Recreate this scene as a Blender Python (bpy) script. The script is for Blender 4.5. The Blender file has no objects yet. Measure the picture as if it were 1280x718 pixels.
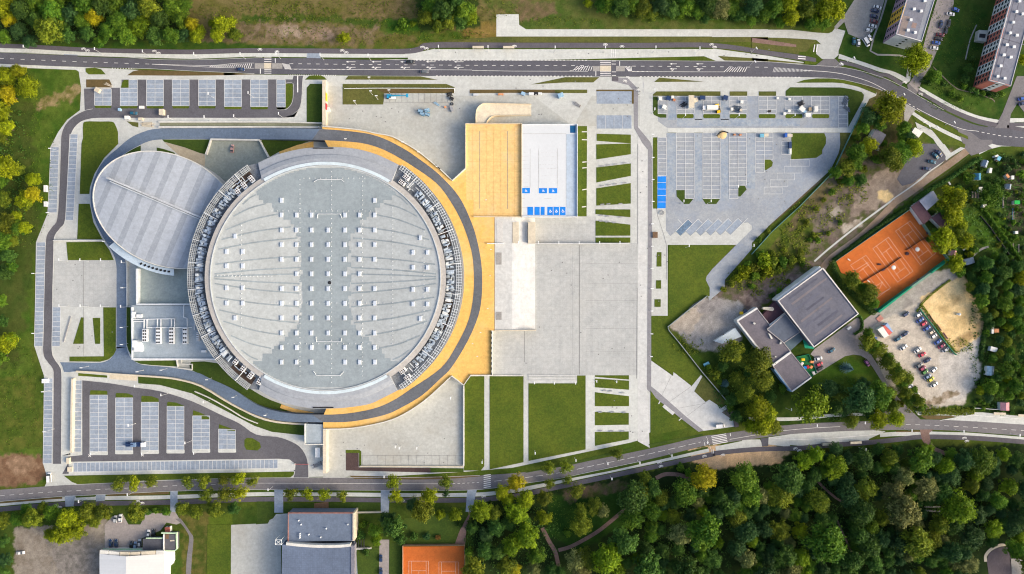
import bpy, bmesh, math, random
import numpy as np
from mathutils import Vector, Matrix
random.seed(11); RNG = np.random.default_rng(7)
C = bpy.context.scene.collection
H = 400.0; M = 0.45                                   # camera height, metres per plan unit
R = math.radians

def w(x, y, h=0.0):
    """plan coordinates (1280 x 718 survey grid, y down) -> metres; h = height above ground"""
    k = (H - h) / H
    return Vector(((x - 640) * M * k, (359 - y) * M * k, h))

A1=(0,0,3.9875);A2=(320,0,3.9875);A3=(640,0,3.9875);A4=(960,0,3.9875)
B1=(0,180,3.9875);B2=(320,180,3.9875);B3=(640,180,3.9875);B4=(960,180,3.9875)
C1=(0,360,3.9875);C2=(320,360,3.9875);C3=(640,360,3.9875);C4=(960,360,3.9875)
D1=(0,538,3.9875);D2=(320,538,3.9875);D3=(640,538,3.9875);D4=(960,538,3.9875)
P=(0,0,1.0)
def Z(x, y): return (x, y, 7.975)
def Q(x, y): return (x, y, 7.111)
def T(t, s):
    out = []
    for p in s.split():
        a, b = p.split(',')
        out.append((t[0] + float(a) / t[2], t[1] + float(b) / t[2]))
    return out
def X(s): return T(P, s)
def cat(pts, n=6, closed=False):
    """Catmull-Rom through points"""
    out = []; N = len(pts)
    rng = range(N) if closed else range(N - 1)
    for i in rng:
        g = (lambda k: pts[k % N]) if closed else (lambda k: pts[min(max(k, 0), N - 1)])
        p0, p1, p2, p3 = g(i - 1), g(i), g(i + 1), g(i + 2)
        for j in range(n):
            t = j / n
            out.append(tuple(0.5 * (2*b + (c - a)*t + (2*a - 5*b + 4*c - d)*t*t + (3*b - a - 3*c + d)*t**3)
                             for a, b, c, d in zip(p0, p1, p2, p3)))
    if not closed: out.append(tuple(pts[-1]))
    return out
def arc(cx, cy, rx, ry, a0, a1, n=40):
    """degrees, 0 = east, 90 = north (up the plan)"""
    return [(cx + rx*math.cos(R(a0 + (a1-a0)*i/n)), cy - ry*math.sin(R(a0 + (a1-a0)*i/n))) for i in range(n + 1)]

# ------------------------------------------------------------------ materials
MATS = {}
def mat(name, col, col2=None, rough=0.9, var=0.25, s1=0.06, s2=0.9, brick=None, metal=0.0, rnd=0.0, spec=0.3, wear=0.0, wearcol=(0.5,0.5,0.48), grime=.17):
    if name in MATS: return MATS[name]
    m = bpy.data.materials.new(name); MATS[name] = m; m.use_nodes = True
    nt = m.node_tree; n = nt.nodes; L = nt.links
    bs = n['Principled BSDF']; bs.inputs['Roughness'].default_value = rough; bs.inputs['Metallic'].default_value = metal
    bs.inputs['Specular IOR Level'].default_value = spec
    geo = n.new('ShaderNodeNewGeometry')
    a = n.new('ShaderNodeTexNoise'); a.inputs['Scale'].default_value = s1; a.inputs['Detail'].default_value = 6; a.inputs['Roughness'].default_value = .62
    b = n.new('ShaderNodeTexNoise'); b.inputs['Scale'].default_value = s2; b.inputs['Detail'].default_value = 4; b.inputs['Roughness'].default_value = .7
    L.new(geo.outputs['Position'], a.inputs['Vector']); L.new(geo.outputs['Position'], b.inputs['Vector'])
    add = n.new('ShaderNodeMath'); add.operation = 'ADD'; L.new(a.outputs['Fac'], add.inputs[0]); L.new(b.outputs['Fac'], add.inputs[1])
    mr = n.new('ShaderNodeMapRange'); mr.inputs[1].default_value = .72; mr.inputs[2].default_value = 1.28
    L.new(add.outputs[0], mr.inputs[0])
    c2 = col2 or tuple(min(1, c * (1 + var)) for c in col)
    c1 = col if col2 else tuple(c * (1 - var) for c in col)
    mix = n.new('ShaderNodeMix'); mix.data_type = 'RGBA'
    mix.inputs[6].default_value = (*c1, 1); mix.inputs[7].default_value = (*c2, 1)
    L.new(mr.outputs[0], mix.inputs[0]); out = mix.outputs[2]
    if var >= .06:
        g = n.new('ShaderNodeTexNoise'); g.inputs['Scale'].default_value = .42; g.inputs['Detail'].default_value = 7; g.inputs['Roughness'].default_value = .78; L.new(geo.outputs['Position'], g.inputs['Vector'])
        gr = n.new('ShaderNodeMapRange'); gr.inputs[1].default_value = .3; gr.inputs[2].default_value = .7; gr.inputs[3].default_value = 1 - grime; gr.inputs[4].default_value = 1 + grime*.8; L.new(g.outputs['Fac'], gr.inputs[0])
        gv = n.new('ShaderNodeVectorMath'); gv.operation = 'SCALE'; L.new(out, gv.inputs[0]); L.new(gr.outputs[0], gv.inputs['Scale']); out = gv.outputs[0]
    if brick:
        bw, bh, f = brick
        br = n.new('ShaderNodeTexBrick'); br.offset = 0.0; br.inputs['Scale'].default_value = 1.0
        br.inputs['Brick Width'].default_value = bw; br.inputs['Row Height'].default_value = bh
        br.inputs['Mortar Size'].default_value = 0.10; br.inputs['Mortar Smooth'].default_value = .3
        br.inputs['Color1'].default_value = (1,1,1,1); br.inputs['Color2'].default_value = (.93,.94,.95,1); br.inputs['Mortar'].default_value = (f,f,f,1)
        L.new(geo.outputs['Position'], br.inputs['Vector'])
        mu = n.new('ShaderNodeMix'); mu.data_type = 'RGBA'; mu.blend_type = 'MULTIPLY'; mu.inputs[0].default_value = 1
        L.new(out, mu.inputs[6]); L.new(br.outputs['Color'], mu.inputs[7]); out = mu.outputs[2]
    if wear:
        wn = n.new('ShaderNodeTexNoise'); wn.inputs['Scale'].default_value = .035; wn.inputs['Detail'].default_value = 9; wn.inputs['Roughness'].default_value = .72
        L.new(geo.outputs['Position'], wn.inputs['Vector'])
        wr = n.new('ShaderNodeMapRange'); wr.inputs[1].default_value = .5; wr.inputs[2].default_value = .7; wr.inputs[4].default_value = wear
        L.new(wn.outputs['Fac'], wr.inputs[0])
        wm = n.new('ShaderNodeMix'); wm.data_type = 'RGBA'; wm.inputs[7].default_value = (*wearcol, 1)
        L.new(wr.outputs[0], wm.inputs[0]); L.new(out, wm.inputs[6]); out = wm.outputs[2]
    if rnd:
        oi = n.new('ShaderNodeObjectInfo'); hs = n.new('ShaderNodeHueSaturation')
        r1 = n.new('ShaderNodeMapRange'); r1.inputs[3].default_value = .5 - rnd*.10; r1.inputs[4].default_value = .5 + rnd*.07
        r2 = n.new('ShaderNodeMapRange'); r2.inputs[3].default_value = 1 + rnd*.45; r2.inputs[4].default_value = 1 - rnd*.45
        L.new(oi.outputs['Random'], r1.inputs[0]); L.new(oi.outputs['Random'], r2.inputs[0])
        L.new(r1.outputs[0], hs.inputs['Hue']); L.new(r2.outputs[0], hs.inputs['Value']); L.new(out, hs.inputs['Color']); out = hs.outputs['Color']
    L.new(out, bs.inputs['Base Color'])
    return m
def leafmat(name, dark, light, rnd=.5):
    """leaf colour from a per-leaf attribute (natural leaf variation, darker inside the crown), shifted per tree"""
    if name in MATS: return MATS[name]
    m = bpy.data.materials.new(name); MATS[name] = m; m.use_nodes = True
    nt = m.node_tree; n = nt.nodes; L = nt.links; bs = n['Principled BSDF']
    bs.inputs['Roughness'].default_value = .7; bs.inputs['Specular IOR Level'].default_value = .25
    at = n.new('ShaderNodeAttribute'); at.attribute_name = 'leaf'
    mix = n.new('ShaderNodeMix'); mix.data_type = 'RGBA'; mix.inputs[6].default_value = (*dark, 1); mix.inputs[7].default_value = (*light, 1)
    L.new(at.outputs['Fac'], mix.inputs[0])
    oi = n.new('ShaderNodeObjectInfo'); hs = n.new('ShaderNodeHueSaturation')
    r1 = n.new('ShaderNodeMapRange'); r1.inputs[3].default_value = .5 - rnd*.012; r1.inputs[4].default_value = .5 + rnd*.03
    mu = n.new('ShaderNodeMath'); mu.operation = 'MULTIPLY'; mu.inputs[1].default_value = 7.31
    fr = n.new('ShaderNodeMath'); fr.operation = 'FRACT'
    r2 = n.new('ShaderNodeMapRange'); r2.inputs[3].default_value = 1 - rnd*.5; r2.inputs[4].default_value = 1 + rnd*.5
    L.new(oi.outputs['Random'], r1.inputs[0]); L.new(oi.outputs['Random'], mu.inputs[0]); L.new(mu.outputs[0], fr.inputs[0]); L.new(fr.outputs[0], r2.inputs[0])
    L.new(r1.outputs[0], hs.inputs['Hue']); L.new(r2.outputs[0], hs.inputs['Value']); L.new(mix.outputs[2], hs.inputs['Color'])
    L.new(hs.outputs['Color'], bs.inputs['Base Color'])
    tr = n.new('ShaderNodeBsdfTranslucent'); L.new(hs.outputs['Color'], tr.inputs['Color'])
    ms = n.new('ShaderNodeMixShader'); ms.inputs[0].default_value = .25
    L.new(bs.outputs[0], ms.inputs[1]); L.new(tr.outputs[0], ms.inputs[2]); L.new(ms.outputs[0], n['Material Output'].inputs['Surface'])
    return m

# ------------------------------------------------------------------ mesh helpers
class MB:
    """collects faces; build() links them as ONE mesh object"""
    def __init__(s): s.v = []; s.f = []; s.m = []; s.cur = 0
    def face(s, pts):
        i = len(s.v); s.v += [tuple(p) for p in pts]; s.f.append(tuple(range(i, i + len(pts)))); s.m.append(s.cur)
    def quadstrip(s, a, b, closed=False):
        n = len(a); i = len(s.v); s.v += [tuple(p) for p in a] + [tuple(p) for p in b]
        for k in range(n if closed else n - 1):
            j = (k + 1) % n
            s.f.append((i + k, i + j, i + n + j, i + n + k)); s.m.append(s.cur)
    def prism(s, pts, z0, z1, bottom=False):
        """pts: metres xy (any winding); top face + sides"""
        ar = sum(pts[i][0]*pts[(i+1) % len(pts)][1] - pts[(i+1) % len(pts)][0]*pts[i][1] for i in range(len(pts)))
        if ar < 0: pts = pts[::-1]
        zt = z1 if hasattr(z1, '__len__') else [z1]*len(pts)
        if ar < 0 and hasattr(z1, '__len__'): zt = zt[::-1]
        top = [(p[0], p[1], z) for p, z in zip(pts, zt)]; bot = [(p[0], p[1], z0) for p in pts]
        s.face(top); n = len(pts); i = len(s.v); s.v += bot + top
        for k in range(n):
            j = (k + 1) % n; s.f.append((i + k, i + j, i + n + j, i + n + k)); s.m.append(s.cur)
        if bottom: s.face(bot[::-1])
    def box(s, c, d, rz=0.0, taper=1.0):
        x, y, z = c; a, b, h = d[0]/2, d[1]/2, d[2]
        cr, sr = math.cos(rz), math.sin(rz); vs = []
        for zz, t in ((z, 1.0), (z + h, taper)):
            for ux, uy in ((-a, -b), (a, -b), (a, b), (-a, b)):
                vs.append((x + (ux*cr - uy*sr)*t, y + (ux*sr + uy*cr)*t, zz))
        i = len(s.v); s.v += vs
        for q in ((3,2,1,0),(4,5,6,7),(0,1,5,4),(1,2,6,5),(2,3,7,6),(3,0,4,7)):
            s.f.append(tuple(i + k for k in q)); s.m.append(s.cur)
    def tube(s, p, q, r0, r1=None, n=8, caps=True):
        r1 = r0 if r1 is None else r1; p = Vector(p); q = Vector(q); d = (q - p).normalized()
        u = d.orthogonal().normalized(); v = d.cross(u); a = []; b = []
        for k in range(n):
            t = 2*math.pi*k/n; o = u*math.cos(t) + v*math.sin(t); a.append(p + o*r0); b.append(q + o*r1)
        s.quadstrip(a, b, True)
        if caps: s.face(a[::-1]); s.face(b)
    def ball(s, c, r, nu=10, nv=6, sz=1.0, half=False):
        rows = []
        for j in range(nv + 1):
            ph = math.pi/2 - (math.pi if not half else math.pi/2)*j/nv
            rows.append([(c[0] + r*math.cos(ph)*math.cos(2*math.pi*i/nu), c[1] + r*math.cos(ph)*math.sin(2*math.pi*i/nu), c[2] + r*sz*math.sin(ph)) for i in range(nu)])
        for j in range(nv): s.quadstrip(rows[j + 1], rows[j], True)
    def mesh(s, name, mats, smooth=False):
        me = bpy.data.meshes.new(name); me.from_pydata(s.v, [], s.f)
        for m in (mats if isinstance(mats, (list, tuple)) else [mats]): me.materials.append(m)
        if any(s.m): me.polygons.foreach_set('material_index', s.m)
        if smooth: me.polygons.foreach_set('use_smooth', [True]*len(s.f))
        me.update(); return me
    def build(s, name, mats, parent=None, smooth=False):
        return link(name, s.mesh(name, mats, smooth), parent)
def link(name, me, parent=None):
    o = bpy.data.objects.new(name, me); C.objects.link(o)
    if parent: o.parent = parent
    return o
def tag(o, label=None, cat_=None, group=None, kind=None):
    if label: o['label'] = label
    if cat_: o['category'] = cat_
    if group: o['group'] = group
    if kind: o['kind'] = kind
    return o
def thing(name, label, cat_, loc=(0,0,0), rz=0.0, group=None):
    o = bpy.data.objects.new(name, None); C.objects.link(o); o.location = loc; o.rotation_euler = (0, 0, rz)
    o.empty_display_size = .5
    return tag(o, label, cat_, group)
def copy_tree(o, parent=None):
    c = o.copy(); C.objects.link(c)
    if parent: c.parent = parent
    for ch in list(o.children): copy_tree(ch, c)
    return c
def place(proto, loc, rz, label, group=None, scale=None):
    """first use moves the prototype itself; later uses copy it"""
    o = proto if not proto.get('_used') else copy_tree(proto)
    proto['_used'] = 1
    o.location = loc; o.rotation_euler = (0, 0, rz)
    if scale: o.scale = scale
    o['label'] = label
    if group: o['group'] = group
    elif 'group' in o.keys(): del o['group']
    return o

# ------------------------------------------------------------------ flat setting
LV = {'pav': .05, 'asp': .09, 'bay': .115, 'lawn': .14, 'mark': .17}
def poly(name, pts, m, lv, dz=0.0, h=0.0, skirt=.3, kind='structure'):
    z = (LV[lv] if isinstance(lv, str) else lv) + dz
    mb = MB(); mb.prism([tuple(w(x, y, h)[:2]) for x, y in pts], h + z - skirt if h else z - skirt, h + z)
    o = mb.build(name, m)
    if kind: o['kind'] = kind
    return o
def offs(pts, d):
    """offset polyline sideways (to its left looking along, y down => sign as drawn) in plan units"""
    out = []
    for i, p in enumerate(pts):
        a = pts[max(i-1, 0)]; b = pts[min(i+1, len(pts)-1)]
        dx, dy = b[0]-a[0], b[1]-a[1]; l = math.hypot(dx, dy) or 1
        out.append((p[0] + dy/l*d, p[1] - dx/l*d))
    return out
def ribbon(name, pts, wd, m, lv, dz=0.0, n=6, **k):
    c = cat(pts, n) if n > 1 else pts
    return poly(name, offs(c, wd/2) + offs(c, -wd/2)[::-1], m, lv, dz, **k)
def strip(name, a, b, m, lv, dz=0.0, n=6, hs=None, kind='structure', parent=None):
    """between two edge polylines; hs = height at each control point"""
    if hs is None: hs = [0.0]*len(a)
    a3 = cat([(x, y, h) for (x, y), h in zip(a, hs)], n); b3 = cat([(x, y, h) for (x, y), h in zip(b, hs)], n)
    z = (LV[lv] if isinstance(lv, str) else lv) + dz
    A = [w(x, y, h) + Vector((0,0,z)) for x, y, h in a3]; B = [w(x, y, h) + Vector((0,0,z)) for x, y, h in b3]
    mb = MB(); mb.quadstrip(A, B)
    for S in (A, B): mb.quadstrip(S, [Vector((p.x, p.y, min(p.z - .3, -.1 if p.z > .5 else p.z - .3))) for p in S])
    o = mb.build(name, m, parent)
    if kind: o['kind'] = kind
    return o
class Marks:
    """painted markings laid as thin sheets"""
    def __init__(s): s.mb = MB(); s.k = 0
    def line(s, p, q, wd=.35, h=0.0, lv=None):
        s.k += 1; z = (LV['mark'] if lv is None else lv) + (s.k % 9)*.002
        dx, dy = q[0]-p[0], q[1]-p[1]; l = math.hypot(dx, dy) or 1; nx, ny = -dy/l*wd/2, dx/l*wd/2
        s.mb.face([w(a, b, h) + Vector((0,0,z)) for a, b in ((p[0]-nx, p[1]-ny), (q[0]-nx, q[1]-ny), (q[0]+nx, q[1]+ny), (p[0]+nx, p[1]+ny))][::-1])
    def path(s, pts, wd=.35, n=1, **k):
        c = cat(pts, n) if n > 1 else pts
        for a, b in zip(c, c[1:]): s.line(a, b, wd, **k)
    def dash(s, pts, wd=.35, on=5, off=5, n=6, **k):
        c = cat(pts, n) if n > 1 else pts; d = 0
        for a, b in zip(c, c[1:]):
            l = math.hypot(b[0]-a[0], b[1]-a[1]); t = 0
            while t < l:
                ph = (d + t) % (on + off); st = min((on - ph) if ph < on else (on + off - ph), l - t) + 1e-6
                if ph < on:
                    s.line((a[0]+(b[0]-a[0])*t/l, a[1]+(b[1]-a[1])*t/l), (a[0]+(b[0]-a[0])*min(1,(t+st)/l), a[1]+(b[1]-a[1])*min(1,(t+st)/l)), wd, **k)
                t += st
            d += l
    def area(s, pts, h=0.0, lv=None):
        z = (LV['mark'] if lv is None else lv); pp = [w(a, b, h) + Vector((0,0,z)) for a, b in pts]
        ar = sum(pp[i].x*pp[(i+1) % len(pp)].y - pp[(i+1) % len(pp)].x*pp[i].y for i in range(len(pp)))
        s.mb.face(pp if ar > 0 else pp[::-1])
    def grid(s, q, rows, cols=2, wd=.45, h=0.0, lv=None):
        """q: four corners TL TR BR BL"""
        def lerp(a, b, t): return (a[0]+(b[0]-a[0])*t, a[1]+(b[1]-a[1])*t)
        for i in range(rows + 1): s.line(lerp(q[0], q[3], i/rows), lerp(q[1], q[2], i/rows), wd, h=h, lv=lv)
        for j in range(cols + 1 if cols else 0): s.line(lerp(q[0], q[1], j/cols), lerp(q[3], q[2], j/cols), wd*1.1, h=h, lv=(LV['mark'] if lv is None else lv)+.02)
    def arrow(s, x, y, dx, turn=0, L=9):
        """lane arrow pointing along +-x"""
        s.line((x - dx*L/2, y), (x + dx*L/2, y), .55)
        e = x + dx*L/2
        s.area([(e, y - 1.1), (e + dx*3.2, y), (e, y + 1.1)], lv=LV['mark']+.004)
        if turn: s.line((x, y), (x + dx*2.5, y + turn*1.4), .5, lv=LV['mark']+.008); s.area([(x+dx*2, y+turn*1.1), (x+dx*4.4, y+turn*2.1), (x+dx*1.4, y+turn*2.3)], lv=LV['mark']+.012)
    def bike(s, x, y, ang=0, k=1.0):
        """bicycle symbol"""
        c, q = math.cos(R(ang)), math.sin(R(ang)); f = lambda a, b: (x + (a*c - b*q)*k, y + (a*q + b*c)*k)
        for ox in (-1.6, 1.6):
            ring = [f(ox + 1.05*math.cos(t*math.pi/6), .4 + 1.05*math.sin(t*math.pi/6)) for t in range(13)]
            s.path(ring, .5*k)
        s.path([f(-1.6,.4), f(-.5,-1), f(1.1,-1), f(1.6,.4)], .5*k); s.path([f(-.5,-1), f(.1,.5), f(1.1,-1)], .5*k)
    def build(s, name, m, kind='structure', parent=None):
        o = s.mb.build(name, m, parent)
        if kind: o['kind'] = kind
        return o
# ------------------------------------------------------------------ palette
m_pave  = mat('light_concrete_paving', (.50,.52,.50), var=.10, s1=.05, s2=1.2, wear=.35, wearcol=(.36,.35,.31))
m_plaza = mat('plaza_slabs', (.455,.47,.46), var=.13, s1=.07, s2=1.6, brick=(2.2,2.2,.90), wear=.4, wearcol=(.42,.42,.39))
m_walk  = mat('pavement_slabs', (.56,.58,.55), var=.08, s1=.05, s2=1.0, brick=(3.0,3.0,.92))
m_court = mat('courtyard_concrete', (.44,.455,.43), var=.14, s1=.05, s2=.7, wear=.6, wearcol=(.33,.31,.26))
m_asph  = mat('road_asphalt', (.10,.102,.122), var=.2, s1=.05, s2=1.5, wear=.3, wearcol=(.15,.145,.15))
m_aspho = mat('old_road_asphalt', (.17,.165,.175), var=.18, s1=.05, s2=1.2, wear=.45, wearcol=(.24,.225,.22))
m_aspl  = mat('car_park_asphalt', (.112,.112,.128), var=.2, s1=.06, s2=1.2, wear=.25, wearcol=(.18,.17,.165))
m_bike  = mat('cycle_path_asphalt', (.112,.105,.122), var=.15, s1=.08, s2=1.2)
m_ring  = mat('blue_grey_asphalt', (.135,.185,.26), var=.2, s1=.04, s2=1.0, wear=.35, wearcol=(.19,.24,.31))
m_ringd = mat('terrace_drive_asphalt', (.125,.14,.165), var=.25, s1=.04, s2=.8, wear=.3, wearcol=(.2,.2,.2))
m_bay   = mat('blue_grey_bay_pavers', (.275,.33,.405), var=.22, s1=.09, s2=.8, wear=.4, wearcol=(.38,.42,.47))
m_bayl  = mat('pale_car_park_pavers', (.25,.285,.335), (.355,.38,.40), s1=.06, s2=.9, wear=.55, wearcol=(.24,.31,.43))
m_white = mat('white_road_paint', (.78,.78,.76), var=.08, s2=2)
m_whited= mat('worn_bay_lines', (.62,.64,.64), var=.12, s2=2)
m_grey  = mat('dark_joint', (.22,.22,.22), var=.1)
m_blue  = mat('blue_bay_paint', (.012,.22,.74), var=.10, s1=.2, s2=1.4)
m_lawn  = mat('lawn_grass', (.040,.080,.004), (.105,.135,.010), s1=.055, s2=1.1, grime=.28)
m_lawnd = mat('dark_lawn_grass', (.024,.058,.005), (.062,.098,.010), s1=.06, s2=1.1, grime=.28)  # lawn in a deeper green
m_verge = mat('dry_verge_grass', (.085,.070,.022), (.15,.10,.045), s1=.10, s2=.9)
m_lawnl = mat('north_lawn_grass', (.060,.082,.016), (.135,.13,.032), s1=.06, s2=1.0, grime=.26)
m_terr  = mat('yellow_terrace_surface', (.78,.48,.14), var=.10, s1=.05, s2=.9, wear=.8, wearcol=(.70,.53,.28), grime=.2)
m_terrl = mat('pale_yellow_deck', (.78,.52,.21), var=.09, s1=.05, s2=.8, wear=.8, wearcol=(.72,.56,.33), grime=.2)
m_wdeck = mat('white_deck_coating', (.60,.635,.66), var=.05, s1=.07, s2=.9)
m_conc  = mat('pale_concrete_wall', (.62,.62,.58), var=.1, s1=.2, s2=1.2)
m_cream = mat('cream_concrete', (.60,.54,.42), var=.1, s1=.08, s2=1.0)
m_roofg = mat('pale_grey_roof_membrane', (.42,.455,.46), var=.10, s1=.05, s2=.9, wear=.4, wearcol=(.34,.38,.385))
m_roofc = mat('central_roof_membrane', (.28,.33,.355), var=.12, s1=.06, s2=1.4, wear=.4, wearcol=(.22,.265,.29))
m_rooff = mat('north_roof_segment', (.325,.355,.395), var=.08, s1=.06, s2=1.0)
m_ell   = mat('hall_roof_membrane', (.42,.46,.51), var=.08, s1=.07, s2=1.2)
m_elld  = mat('hall_roof_dark_strip', (.335,.37,.415), var=.08, s1=.07, s2=1.2)
m_steel = mat('pale_steel', (.60,.65,.68), var=.1, rough=.5, s2=3)
m_yard  = mat('pinkish_yard_paving', (.27,.245,.24), (.36,.33,.315), s1=.08, s2=1.0, wear=.4, wearcol=(.24,.22,.215))
m_hvac  = mat('galvanised_unit', (.40,.48,.57), var=.16, rough=.45, s1=.3, s2=1.5)
m_hvacw = mat('white_unit_casing', (.74,.77,.78), var=.06, rough=.5)
m_dark  = mat('dark_void', (.025,.027,.032), var=.3)
m_deck  = mat('equipment_deck', (.17,.19,.215), var=.4, s1=.5, s2=2)
m_deckb = mat('rusty_brown_deck', (.065,.045,.035), var=.4, s1=.3, s2=2)
m_glass = mat('window_glass', (.03,.045,.06), rough=.12, var=.1, spec=.7)
m_rfdk  = mat('dark_felt_roof', (.125,.13,.165), var=.2, s1=.09, s2=1.2, wear=.4, wearcol=(.20,.19,.205))
m_rfbl  = mat('blue_slate_roof', (.13,.17,.25), var=.16, s1=.06, s2=1.1, brick=(1.2,1.2,.86))
m_rfgr  = mat('apartment_roof_felt', (.19,.20,.245), var=.16, s1=.07, s2=.9)
m_rfmr  = mat('maroon_roof', (.10,.055,.07), var=.15, s1=.2, s2=1)
m_clay  = mat('orange_clay_court', (.46,.105,.019), (.57,.16,.032), s1=.07, s2=1.4, wear=.4, wearcol=(.42,.11,.025))
m_sand  = mat('yellow_sand', (.66,.47,.22), (.74,.57,.31), s1=.06, s2=1.1, wear=.45, wearcol=(.48,.33,.15))
m_grav  = mat('pale_gravel', (.38,.335,.29), (.52,.47,.41), s1=.05, s2=1.3, wear=.35, wearcol=(.33,.27,.22))
m_gravg = mat('grey_gravel', (.25,.245,.24), (.37,.36,.34), s1=.06, s2=1.2)
m_soil  = mat('bare_soil', (.155,.125,.105), (.26,.21,.18), s1=.08, s2=1.0)
m_path  = mat('earth_path', (.16,.10,.085), (.27,.18,.15), s1=.12, s2=1.2)
m_green = mat('green_mesh', (.01,.26,.15), var=.15)
m_metal = mat('lamp_metal', (.55,.58,.6), rough=.4, var=.05)
m_bark  = mat('bark', (.085,.062,.045), var=.3, s2=2)
m_black = mat('black_rubber', (.02,.02,.022), var=.1)
m_red   = mat('red_paint', (.55,.03,.04), var=.05)
m_yel   = mat('yellow_paint', (.80,.52,.02), var=.08)
m_cyan  = mat('light_blue_machine_paint', (.03,.32,.55), var=.1, rough=.4)
m_pale  = mat('pale_tarpaulin', (.74,.74,.70), var=.05)
m_brown = mat('brown_timber', (.16,.10,.06), var=.2)
m_slab  = mat('white_stone_slabs', (.58,.59,.575), var=.06, s1=.1, s2=.9, brick=(3.6,3.6,.94))

# ------------------------------------------------------------------ ground sheet with soil / grass patches and painted shade under the woods
def vnoise(x, y, sc, seed):
    g = np.random.default_rng(seed).random((256, 256)).astype(np.float32)
    fx = x/sc; fy = y/sc; ix = np.floor(fx).astype(int); iy = np.floor(fy).astype(int)
    tx = fx - ix; ty = fy - iy; tx = tx*tx*(3-2*tx); ty = ty*ty*(3-2*ty)
    a = g[ix & 255, iy & 255]; b = g[(ix+1) & 255, iy & 255]; c = g[ix & 255, (iy+1) & 255]; d = g[(ix+1) & 255, (iy+1) & 255]
    return (a*(1-tx)+b*tx)*(1-ty) + (c*(1-tx)+d*tx)*ty
def fbm(x, y, sc, seed, o=4):
    s = 0; a = .5; t = 0
    for i in range(o): s = s + a*vnoise(x, y, sc, seed+i); t += a; a *= .55; sc /= 2.03
    return s/t
def sdist(x, y, pts):
    d = np.full(x.shape, 1e9, np.float32); ins = np.zeros(x.shape, bool); n = len(pts)
    for i in range(n):
        ax, ay = pts[i]; bx, by = pts[(i+1) % n]
        ex, ey = bx-ax, by-ay; l2 = ex*ex+ey*ey or 1
        t = np.clip(((x-ax)*ex + (y-ay)*ey)/l2, 0, 1)
        d = np.minimum(d, (x-ax-t*ex)**2 + (y-ay-t*ey)**2)
        if ay != by:
            cnd = ((ay > y) != (by > y)) & (x < (bx-ax)*(y-ay)/(by-ay) + ax); ins ^= cnd
    d = np.sqrt(d); return np.where(ins, -d, d)
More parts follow.
